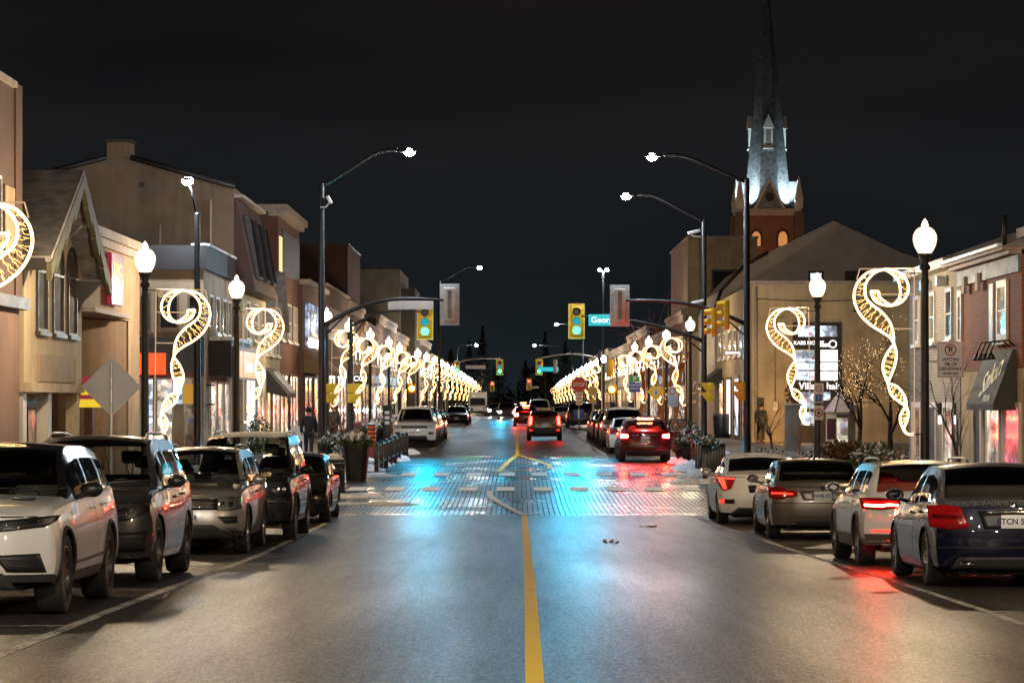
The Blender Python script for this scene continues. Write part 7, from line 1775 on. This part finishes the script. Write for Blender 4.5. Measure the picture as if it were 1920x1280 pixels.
for k in range(4):
    rm = Matrix.Rotation(k*math.pi/2, 4, 'Z'); Mx = Matrix.Translation((cxp, ycn, 0)) @ rm
    g = MB(); gw = hw*.46; zg = zl(336, ya); g.prism([(-gw, zc+.006), (gw, zc+.006), (0, zg)], 'y', -hw*.96, -hw*.45)
    gm = MB(); gm.merge(g, Mx); go = gm.build('gable', M['gablem'] if 'gablem' in M else plain('gable_slate', (.20, .20, .20), .6, 0, .3, 3), t)
    g = MB(); g.prism([(-gw-.15, zc+.006), (-gw+.12, zc+.006), (0, zg-.35), (gw-.12, zc+.006), (gw+.15, zc+.006), (0, zg+.2)], 'y', -hw*.985, -hw*.962); gm = MB(); gm.merge(g, Mx); gm.build('gable_trim', M['trimw'], go)
    g = MB(); g.prism(ngon(0, zc+1.35, .52, 12), 'y', -hw*.975, -hw*.961); gm = MB(); gm.merge(g, Mx); gm.build('rose_window', M['trimd'], go)
    zd0, zd1, zd2 = zl(275, ya), zl(237, ya), zl(212, ya); rr = hw*.50
    g = MB(); g.box(-.52, .52, -rr-.35, -rr*.8, zd0, zd1); g.box(-.62, .62, -rr-.45, -rr*.8, zd0-.12, zd0-.003); gm = MB(); gm.merge(g, Mx); do = gm.build('spire_dormer', M['trimw'], t)
    g = MB(); g.prism([(-.68, zd1+.003), (.68, zd1+.003), (0, zd2)], 'y', -rr-.45, -rr*.4); gm = MB(); gm.merge(g, Mx); gm.build('dormer_roof', M['trimw'], do)
    g = MB(); g.box(-.28, .28, -rr-.365, -rr-.352, zd0+.3, zd1-.3); gm = MB(); gm.merge(g, Mx); gm.build('louvre', M['greyb'], do)
    for sx in (-1, 1):
        xx = sx*hw*.42; n = 8; r = .75; zsill, zsp = zl(462, ya), zl(443, ya)
        arch = [(xx-r, zsill), (xx+r, zsill), (xx+r, zsp)] + [(xx+r-2*r*u if False else xx+r*math.cos(math.pi*u), zsp+1.25*r*math.sin(math.pi*u)) for u in np.linspace(.1, .9, n)] + [(xx-r, zsp)]
        g = MB(); g.prism(arch, 'y', -hw*.955, -hw*.922); gm = MB(); gm.merge(g, Mx); wo = gm.build('belfry_window', M['brickd'], t)
        arch2 = [(xx+(a-xx)*.68, zsill+(b-zsill)*.80+.05) for a, b in arch]
        g = MB(); g.prism(arch2, 'y', -hw*.975, -hw*.956); gm = MB(); gm.merge(g, Mx); gm.build('louvre', M['belf'] if 'belf' in M else emit('lit_louvre', (1, .42, .12), .55, 'NONE'), wo)

def spot(nm, p, tgt, col, w, ang, r=.2):
    l = bpy.data.lights.new(nm, 'SPOT'); l.energy = w; l.color = col; l.spot_size = R(ang); l.spot_blend = .8; l.shadow_soft_size = r
    o = bpy.data.objects.new(nm, l); C.objects.link(o); o.location = p; o.rotation_euler = (Vector(tgt)-Vector(p)).to_track_quat('-Z', 'Y').to_euler(); return o
for sx in (-1, 1):
    spot('church_uplight', (cxp+sx*hw*.74, ycn-hw*.92, zc+.3), (cxp+sx*hw*.45, ycn-hw*.1, zc+4), (.62, .86, 1.0), 11000, 75, .15)
    spot('church_uplight', (cxp+sx*hw*1.0, ycn+hw*.1, zc+.5), (cxp+sx*hw*.5, ycn, zc+4), (.62, .86, 1.0), 4500, 75, .15)
    spot('tower_floodlight', (cxp+sx*5, ya-9, zl(505, ya)), (cxp+sx*1, ycn-hw, zl(430, ya)), (1, .45, .15), 500, 70, .3)
spot('spire_floodlight', (cxp-4, ya-60, 16), (cxp, ycn, zc+14), (1, .85, .65), 1500, 24, .5)
# ================================================================== TREES, SHRUBS, PEOPLE, YARD
def bare_tree(label, x, y, h, seed, mat='bark', spread=.55, levels=5, r0=None, lean=(0, 0), gz=GW, lights=None, group=None, name='bare_tree', stems=1, first=.3):
    rnd = random.Random(seed); z = E(y)+gz-.05; t = thing(name, label, 'tree', (x, y, z), 0, group); tr = MB(); cr = MB(); tips = []
    r0 = r0 or h*.016
    def grow(p, d, L, r, lev):
        n = 4 if lev < 2 else 3; pts = [p]; rs = [r]; q = p.copy(); dd = d.copy()
        for i in range(n):
            dd = (dd + Vector((rnd.gauss(0, .10), rnd.gauss(0, .10), rnd.gauss(.03, .06)))).normalized(); q = q + dd*L/n; pts.append(q.copy()); rs.append(r*(1-.42*(i+1)/n))
        (tr if lev == 0 else cr).tube(pts, rs, 6 if lev < 2 else 3, 0, True, lev < 2)
        tips.extend(pts[1:])
        if lev >= levels: return
        for k in range(3 if lev < 3 else 2):
            u = rnd.uniform(.45, 1.0) if k else 1.0; j = min(n, max(1, int(u*n))); a = rnd.uniform(0, 6.28); ax = dd.orthogonal().normalized(); ax.rotate(Matrix.Rotation(a, 3, dd))
            nd = (dd + ax*spread*rnd.uniform(.6, 1.3)).normalized(); grow(pts[j], nd, L*rnd.uniform(.58, .80), rs[j]*.72, lev+1)
    for s_ in range(stems):
        d0 = Vector((lean[0]+(rnd.uniform(-.3, .3) if stems > 1 else 0), lean[1], 1)).normalized(); grow(Vector((x+(rnd.uniform(-.1, .1) if stems > 1 else 0), y, z)), d0, h*first, r0, 0)
    tr.build('trunk', M[mat], t); cr.build('crown', M[mat], t)
    if lights:
        m = MB(); rr = lights[1]
        for k in range(lights[0]):
            p = rnd.choice(tips)+Vector((rnd.uniform(-.2, .2), rnd.uniform(-.2, .2), rnd.uniform(-.15, .15)))
            m.add([p+Vector(v)*rr for v in ((1,0,0),(-1,0,0),(0,1,0),(0,-1,0),(0,0,1),(0,0,-1))], [(0,2,4),(2,1,4),(1,3,4),(3,0,4),(2,0,5),(1,2,5),(3,1,5),(0,3,5)])
        m.build('fairy_lights', M[lights[2]], t)['kind'] = 'stuff'
    return t
M['barkorangelight'] = plain('bark_painted_orange_light', (.62, .27, .09), .9, 0, .3, 9)  # orange light on the trees is put into the bark colour
M['fairy'] = emit('fairy_light', (1, .62, .28), 7, 'NONE')
X = lambda px, y: (px-VX)*y/F
bare_tree('bare tree strung with tiny fairy lights behind the largest right scroll', X(1668, 100), 100, 5.6, 21, 'bark', .7, 6, .11, lights=(260, .0085, 'fairy'))
bare_tree('second fairy lit bare tree left of the big lamp, nearer the shop window', X(1610, 108), 108, 6.0, 22, 'bark', .6, 6, .10, lights=(170, .0085, 'fairy'))
bare_tree('bare sapling in front of the white house beside the awning', X(1806, 63), 63, 4.3, 27, 'bark', .42, 5, .055, first=.40)
bare_tree('thin leafless sapling by the person on the right sidewalk', X(1444, 100), 100, 3.2, 25, 'bark', .5, 4, .035, stems=2)
bare_tree('leafless shrub tree in front of the shop window pillar', X(1500, 104), 104, 2.6, 26, 'barkw', .6, 4, .03, stems=2)
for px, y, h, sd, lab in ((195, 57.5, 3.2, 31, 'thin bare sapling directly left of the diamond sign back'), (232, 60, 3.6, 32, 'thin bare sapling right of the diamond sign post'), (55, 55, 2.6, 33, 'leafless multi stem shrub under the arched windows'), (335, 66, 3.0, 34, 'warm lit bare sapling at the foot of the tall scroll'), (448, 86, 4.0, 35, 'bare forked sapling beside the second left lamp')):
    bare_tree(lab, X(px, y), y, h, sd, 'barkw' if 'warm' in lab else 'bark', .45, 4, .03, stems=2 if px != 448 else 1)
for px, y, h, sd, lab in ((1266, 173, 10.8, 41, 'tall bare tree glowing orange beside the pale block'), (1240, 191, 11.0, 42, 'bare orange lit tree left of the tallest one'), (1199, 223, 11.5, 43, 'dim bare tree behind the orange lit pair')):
    bare_tree(lab, X(px, y), y, h, sd, 'barkorangelight', .55, 6, .22)
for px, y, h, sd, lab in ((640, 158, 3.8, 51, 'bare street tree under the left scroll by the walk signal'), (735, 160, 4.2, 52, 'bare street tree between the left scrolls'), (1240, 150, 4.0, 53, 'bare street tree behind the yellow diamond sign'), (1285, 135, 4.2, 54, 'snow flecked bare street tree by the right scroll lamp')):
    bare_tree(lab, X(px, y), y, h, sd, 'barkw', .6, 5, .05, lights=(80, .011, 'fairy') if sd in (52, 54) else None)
def conifer(label, px, y, ztop_py, w, seed):
    rnd = random.Random(seed); x = X(px, y); z0 = E(y)-.3; zt = zl(ztop_py, y); t = thing('conifer_tree', label, 'tree', (x, y, z0), 0, 'dark conifers on the horizon')
    MB().lathe([(.3, z0), (.05, zt-1)], (x, y, 0), 6).build('trunk', M['bark'], t); m = MB(); h = zt-z0
    for k in range(900):
        u = rnd.random(); r = w*(1-u)*(.35+.65*rnd.random())*(1+.18*math.sin(u*40)); q = rnd.uniform(0, 6.28); p = Vector((x+r*math.cos(q), y+r*math.sin(q), z0+h*(.08+.92*u)))
        d = Vector((math.cos(q), math.sin(q), -.35))*rnd.uniform(.5, 1.1)*(1.1-u*.7); sd = Vector((-math.sin(q), math.cos(q), 0))*.28
        m.add([p-d*.4-sd, p-d*.4+sd, p+d*.6], [(0,1,2)])
    m.build('crown', M['conifer'], t)
for px, y, tp, w, lab in ((905, 470, 612, 4.5, 'dark conifer left of centre on the horizon'), (880, 520, 640, 4, 'second dark conifer on the left horizon'), (1022, 480, 622, 4, 'dark conifer right of centre on the horizon'), (1060, 540, 640, 5, 'wider dark conifer on the right horizon'), (935, 560, 668, 5, 'low dark conifer near the vanishing point'), (985, 580, 676, 5, 'lowest dark conifer beyond the vanishing point'), (845, 420, 655, 4, 'dark conifer behind the left scroll row')):
    conifer(lab, px, y, tp, w, px)
t = tag(MB().build('treeline', M['conifer']), 'x', None) if False else None
m = MB(); rnd = random.Random(9)
for k in range(1500):
    x = rnd.uniform(-70, 70); y = 640+rnd.uniform(-15, 15); h = 7+3*math.sin(x*.13)+2*math.sin(x*.41); p = Vector((x, y, E(y)+rnd.random()*h)); u = Vector((rnd.uniform(-1,1), .2, rnd.uniform(-1,1)))*1.6; w = Vector((rnd.uniform(-1,1), .2, rnd.uniform(-1,1)))*1.3; m.add([p-u, p+w, p+u], [(0,1,2)])
tag(m.build('treeline', M['conifer']), 'dark far woodland closing the end of the street', 'woodland', kind='stuff')
# ---- garden on the right
y = 110; p = at(1576, 775, y); z = E(y)+GW; t = thing('garden_kiosk', 'small octagonal kiosk with pointed pink panel roof by the shop window', 'kiosk', (p.x, y, z))
r = 33*y/F; ze = zl(772, y); za = zl(727, y)
m = MB(); m.prism(ngon(p.x, y, r*.88, 8, R(22.5)), 'z', z, ze-.01); m.build('body', plain('kiosk_cream', (.70, .56, .38), .7, 0, .15), t)
for k in range(8):
    q0, q1 = R(22.5)+k*R(45), R(22.5)+(k+1)*R(45); m = MB(); a = (p.x+r*1.12*math.cos(q0), y+r*1.12*math.sin(q0), ze); b = (p.x+r*1.12*math.cos(q1), y+r*1.12*math.sin(q1), ze); c = (p.x, y, za); m.add([a, b, c], [(0,1,2)])
    m.build('roof_panel', M['rfp'] if 'rfp' in M else M.setdefault('rfp', plain('pink_roof_panel', (.72, .54, .46), .6, 0, .15)), t); m = MB(); m.tube([a, c], .025, 4); m.build('roof_rib', M['trimd'], t)
m = MB(); m.lathe([(.12, za-.08), (.1, za+.05), (.03, za+.12), (.001, za+.25)], (p.x, y, 0), 8); m.build('finial', M['trimd'], t)
MB().box(p.x-r*.30, p.x+r*.30, y-r*.90, y-r*.86, z+.35, ze-.25).build('lit_panel', M['litneutral'], t); MB().box(p.x-r*.32, p.x+r*.32, y-r*.92, y-r*.85, ze-.2, ze-.1).build('sign_band', M['trimd'], t)
a = at(1554, 790, y); q_ = tag(MB().box(a.x-.17, a.x+.17, y-.95, y-.92, z+.45, z+1.25).build('notice_sign', plain('maroon_notice', (.10, .02, .025), .5)), 'small maroon notice with pale mark left of the kiosk', 'sign')
p = at(1486, 790, 112); z = E(112)+GW; t = thing('stone_pillar', 'grey stone pillar topped with dry plants before the lit window', 'pillar', (p.x, 112, z))
MB().rbox((p.x, 112, z+.85), (.58, .58, 1.75), .03).build('shaft', M['greyb'], t); MB().rbox((p.x, 112, z+1.78), (.7, .7, .1), .02).build('cap_stone', M['coping'], t); shrub(t, (p.x, 112, z+1.8), .35, .8, 160, M['leafdry'], 'dry_plants', 8, .12)
def bush(label, px, y, r, h, n, mat, seed, snow=0.0, nm='shrub', flat=False):
    x = X(px, y); z = E(y)+GW; t = thing(nm, label, 'shrub', (x, y, z)); shrub(t, (x, y, z), r, h, n, mat, 'foliage', seed, .10, snow)
    m = MB(); rnd = random.Random(seed)
    for k in range(7): m.tube([(x+rnd.uniform(-.1, .1), y, z-.02), (x+rnd.uniform(-r, r)*.7, y+rnd.uniform(-.3, .3), z+h*.7)], .012, 3)
    m.build('stem', M['bark'], t); return t
bush('rusty brown clipped hedge below the kiosk', 1568, 92, .62, .85, 900, M['leafdry'], 61); bush('second rusty hedge clump right of the kiosk base', 1598, 92, .55, .8, 700, M['leafdry'], 62)
bush('snow dusted dark bush behind the white wagon roof', 1640, 84, .8, .95, 700, M['leaf'], 63, .35); bush('amber lit snowy bush at the foot of the big right lamp', 1690, 80, .7, .9, 600, M['leafdry'], 64, .3)
bush('small snowy bush left of the hedge near lamp two', 1520, 90, .5, .5, 300, M['leafdry'], 65, .6); bush('low snowy shrub by the near right pole', 1440, 92, .6, .55, 300, M['leafdry'], 66, .55)
bush('round evergreen with red berries left of two shop shrubs', 466, 104, .42, 1.5, 420, M['leaf'], 67); bush('round evergreen with red berries right of two shop shrubs', 486, 106, .42, 1.6, 420, M['leaf'], 68)
bush('frosted grey shrubs behind the grey SUV roof', 345, 68, .7, .75, 520, M['leaf'], 69, .45); bush('snow flecked shrubs between the left poles', 645, 92, .55, .7, 420, M['leaf'], 70, .5); bush('red tinted winter plants on the far left sidewalk', 690, 118, .6, .8, 420, M['leafdry'], 71, .25)
bush('snow speckled winter greenery behind the open car door', 1265, 108, .8, 1.0, 620, M['leafdry'], 72, .4); bush('pale frosted greenery between right poles', 1300, 112, .6, 1.1, 520, M['leaf'], 73, .4)
bush('snowy planting below the blue notice on the right', 1190, 155, .9, 1.0, 420, M['leafdry'], 74, .4); bush('snowy evergreen beside the pay station', 705, 128, .7, 1.0, 420, M['leaf'], 75, .5)
# white sandwich board
y = 100; p = at(563, 800, y); t = thing('sidewalk_board', 'white sandwich board with dark mark next to the walking person', 'sign', (p.x, y, E(y)+GW)); z = E(y)+GW
m = MB(); m.prism([(y-.25, z), (y-.22, z), (y, z+1.1), (y-.03, z+1.1)], 'x', p.x-.33, p.x+.33); m.build('front_panel', M['signw'], t); m = MB(); m.prism([(y+.22, z), (y+.25, z), (y+.03, z+1.1), (y, z+1.1)], 'x', p.x-.33, p.x+.33); m.build('rear_panel', M['signw'], t)
m = MB(); m.prism([(y-.2, z+.3), (y-.19, z+.3), (y-.06, z+.85), (y-.07, z+.85)], 'x', p.x-.05, p.x+.08); m.build('printed_mark', M['ink'], t)

# ---- people
def person(label, x, y, hd, coat, trou, stride=.3, arm=.2, hat=None, bag=False):
    z = E(y)+GW; t = thing('person', label, 'person', (x, y, z), hd)
    def skin(nm, V, Ed, rad, mat, sub=2):
        me = bpy.data.meshes.new(nm); me.from_pydata(V, Ed, []); o = bpy.data.objects.new(nm, me); C.objects.link(o)
        md = o.modifiers.new('s', 'SKIN'); md.use_smooth_shade = True; sv = me.skin_vertices[0].data
        for i, r_ in enumerate(rad): sv[i].radius = (r_, r_) if not isinstance(r_, tuple) else r_
        sv[0].use_root = True; sb = o.modifiers.new('u', 'SUBSURF'); sb.levels = sub; sb.render_levels = sub
        dg = bpy.context.evaluated_depsgraph_get(); m2 = bpy.data.meshes.new_from_object(o.evaluated_get(dg)); bpy.data.objects.remove(o)
        m2.name = nm; m2.materials.clear(); m2.materials.append(mat)
        for p_ in m2.polygons: p_.use_smooth = True
        o2 = bpy.data.objects.new(nm, m2); C.objects.link(o2); o2.parent = t; MWI[o2.name] = MWI[t.name]; return o2
    s = stride
    V = [(0,0,.96),(0,.01,1.15),(0,.01,1.36),(0,.02,1.47),(0,.0,1.56),(0,-.03,1.64),(0,-.02,1.71)]; Ed = [(0,1),(1,2),(2,3),(3,4),(4,5),(5,6)]; rad = [.14,.13,.15,.055,.085,.10,.075]
    def limb(base, pts, rs):
        i0 = base
        for p_, r_ in zip(pts, rs): V.append(p_); Ed.append((i0, len(V)-1)); rad.append(r_); i0 = len(V)-1
    for sg in (1, -1):
        f = s*sg
        limb(0, [(.09*sg, 0, .9), (.10*sg, -f*.45, .50), (.10*sg, -f*.6+.03+(.06 if f < 0 else 0), .09), (.10*sg, -f*.6-.12, .04)], [.095, .065, .045, .04])
        limb(2, [(.19*sg, 0, 1.40), (.25*sg, f*.3*arm*3, 1.12), (.25*sg, f*.5*arm*3-.08, .90), (.25*sg, f*.5*arm*3-.12, .80)], [.06, .048, .036, .032])
    skin('body', V, Ed, rad, M['skin'])
    V2 = [(0,0,.86),(0,.01,1.12),(0,.01,1.38),(0,.02,1.48)]; E2 = [(0,1),(1,2),(2,3)]; r2 = [.185,.165,.18,.075]
    for sg in (1, -1):
        f = s*sg; b0 = 2
        for p_, r_ in zip([(.19*sg, 0, 1.41), (.25*sg, f*.3*arm*3, 1.12), (.25*sg, f*.5*arm*3-.08, .88)], [.085, .068, .055]): V2.append(p_); E2.append((b0, len(V2)-1)); r2.append(r_); b0 = len(V2)-1
    skin('coat', V2, E2, r2, coat)
    V3 = [(0,0,.95)]; E3 = []; r3 = [.155]
    for sg in (1, -1):
        f = s*sg; b0 = 0
        for p_, r_ in zip([(.09*sg, 0, .86), (.10*sg, -f*.45, .50), (.10*sg, -f*.6+.03+(.06 if f < 0 else 0), .11)], [.11, .08, .062]): V3.append(p_); E3.append((b0, len(V3)-1)); r3.append(r_); b0 = len(V3)-1
    skin('trousers', V3, E3, r3, trou)
    m = MB(); m.ball((0, -.005, 1.685), .125, 14, 8, 0, (.92, 1.05, .9)); m.build('hair' if not hat else 'hat', hat or M['hair'], t, world=False)
    for sg in (1, -1):
        m = MB(); f = s*sg; m.rbox((.10*sg, -f*.6-.05+(.06 if f < 0 else 0), .05), (.10, .28, .10), .03); m.build('shoe', M['trim'], t, world=False)
    if bag:
        m = MB(); m.rbox((.30, -.05, .62), (.10, .28, .32), .03); m.tube([(.28, -.14, .78), (.26, -.08, .92), (.28, .03, .78)], .012, 5); m.build('handbag', M['trimd'], t, world=False)
    return t
M['skin'] = plain('skin', (.45, .28, .20), .6, 0, .1); M['hair'] = plain('dark_hair', (.02, .015, .012), .7)
dk = plain('dark_coat', (.015, .015, .018), .8, 0, .3); gy = plain('charcoal_jacket', (.03, .035, .04), .8, 0, .3); mr = plain('maroon_trousers', (.07, .03, .03), .8); dj = plain('dark_jeans', (.018, .02, .028), .8); br = plain('brown_coat', (.06, .045, .04), .8)
person('person in a dark hooded coat walking away on the left sidewalk', X(579, 98), 98, math.pi, dk, dj, .25, .2, dk)
person('person in brown coat and maroon trousers right of the black left pole', X(625, 116), 116, 0, br, mr, .3, .2)
person('person in charcoal jacket walking on the right sidewalk before the beige wall', X(1427, 127), 127, 0, gy, dj, .35, .25, None, True)
# ================================================================== LIGHT, SKY, CAMERA
sc = bpy.context.scene
w = bpy.data.worlds.new('World'); sc.world = w; w.use_nodes = True; nt = w.node_tree; n = nt.nodes; bg = n['Background']
SUN_EL, SUN_ROT = R(-6), R(200)
sky = n.new('ShaderNodeTexSky'); sky.sky_type = 'NISHITA'; sky.sun_disc = False; sky.sun_elevation = SUN_EL; sky.sun_rotation = SUN_ROT; sky.air_density = 1.0; sky.dust_density = 2.0
tc = n.new('ShaderNodeTexCoord'); sp = n.new('ShaderNodeSeparateXYZ'); nt.links.new(tc.outputs['Generated'], sp.inputs[0])
rp = n.new('ShaderNodeValToRGB'); e = rp.color_ramp.elements; e[0].position = 0.0; e[0].color = (.011, .0165, .020, 1); e[1].position = .35; e[1].color = (.0085, .0074, .0068, 1)
e2 = e.new(.06); e2.color = (.0095, .0112, .0132, 1); e3 = e.new(.14); e3.color = (.0082, .0078, .0078, 1); nt.links.new(sp.outputs['Z'], rp.inputs[0])
cl = n.new('ShaderNodeTexNoise'); cl.inputs['Scale'].default_value = 4; cl.inputs['Detail'].default_value = 5
mp = n.new('ShaderNodeMapping'); mp.inputs['Scale'].default_value = (1, 1, 4); nt.links.new(tc.outputs['Generated'], mp.inputs[0]); nt.links.new(mp.outputs[0], cl.inputs['Vector'])
cr = n.new('ShaderNodeValToRGB'); cr.color_ramp.elements[0].position = .35; cr.color_ramp.elements[0].color = (.7, .7, .72, 1); cr.color_ramp.elements[1].position = .7; cr.color_ramp.elements[1].color = (1.35, 1.24, 1.16, 1); nt.links.new(cl.outputs['Fac'], cr.inputs[0])
mu = n.new('ShaderNodeMix'); mu.data_type = 'RGBA'; mu.blend_type = 'MULTIPLY'; mu.inputs[0].default_value = 1; nt.links.new(rp.outputs[0], mu.inputs[6]); nt.links.new(cr.outputs[0], mu.inputs[7])
sm = n.new('ShaderNodeMix'); sm.data_type = 'RGBA'; sm.blend_type = 'MULTIPLY'; sm.inputs[0].default_value = 1; sm.inputs[7].default_value = (.03, .03, .03, 1); nt.links.new(sky.outputs[0], sm.inputs[6])
ad = n.new('ShaderNodeMix'); ad.data_type = 'RGBA'; ad.blend_type = 'ADD'; ad.inputs[0].default_value = 1; nt.links.new(mu.outputs[2], ad.inputs[6]); nt.links.new(sm.outputs[2], ad.inputs[7])
nt.links.new(ad.outputs[2], bg.inputs['Color']); bg.inputs['Strength'].default_value = 1.0
sl = bpy.data.lights.new('added_faint_sun', 'SUN'); sl.energy = .02; sl.angle = R(10); sl.color = (1, .93, .82); so = bpy.data.objects.new('added_faint_sun', sl); C.objects.link(so); so.rotation_euler = (R(50), 0, R(20))  # added faint sun lamp, no moon is known in this sky
cam = bpy.data.cameras.new('camera'); co_ = bpy.data.objects.new('camera', cam); C.objects.link(co_)
cam.lens = 100.0; cam.sensor_width = 36.0; cam.sensor_fit = 'HORIZONTAL'; cam.clip_start = .5; cam.clip_end = 6000
cam.shift_x = -(VX-960)/1920; cam.shift_y = (VY-640)/1920
co_.location = (0, 0, EYE); co_.rotation_euler = (R(90), 0, 0); sc.camera = co_
sc.view_settings.view_transform = 'Standard'; sc.view_settings.look = 'None'; sc.view_settings.exposure = 0; sc.view_settings.gamma = 1
cy = sc.cycles; cy.use_denoising = True; cy.max_bounces = 6; cy.diffuse_bounces = 2; cy.glossy_bounces = 3; cy.transmission_bounces = 4; cy.transparent_max_bounces = 10
cy.sample_clamp_indirect = 4.0; cy.sample_clamp_direct = 0; cy.caustics_reflective = False; cy.caustics_refractive = False; cy.use_light_tree = True; cy.use_adaptive_sampling = False
try: cy.denoiser = 'OPENIMAGEDENOISE'; cy.denoising_input_passes = 'RGB_ALBEDO_NORMAL'
except Exception: pass
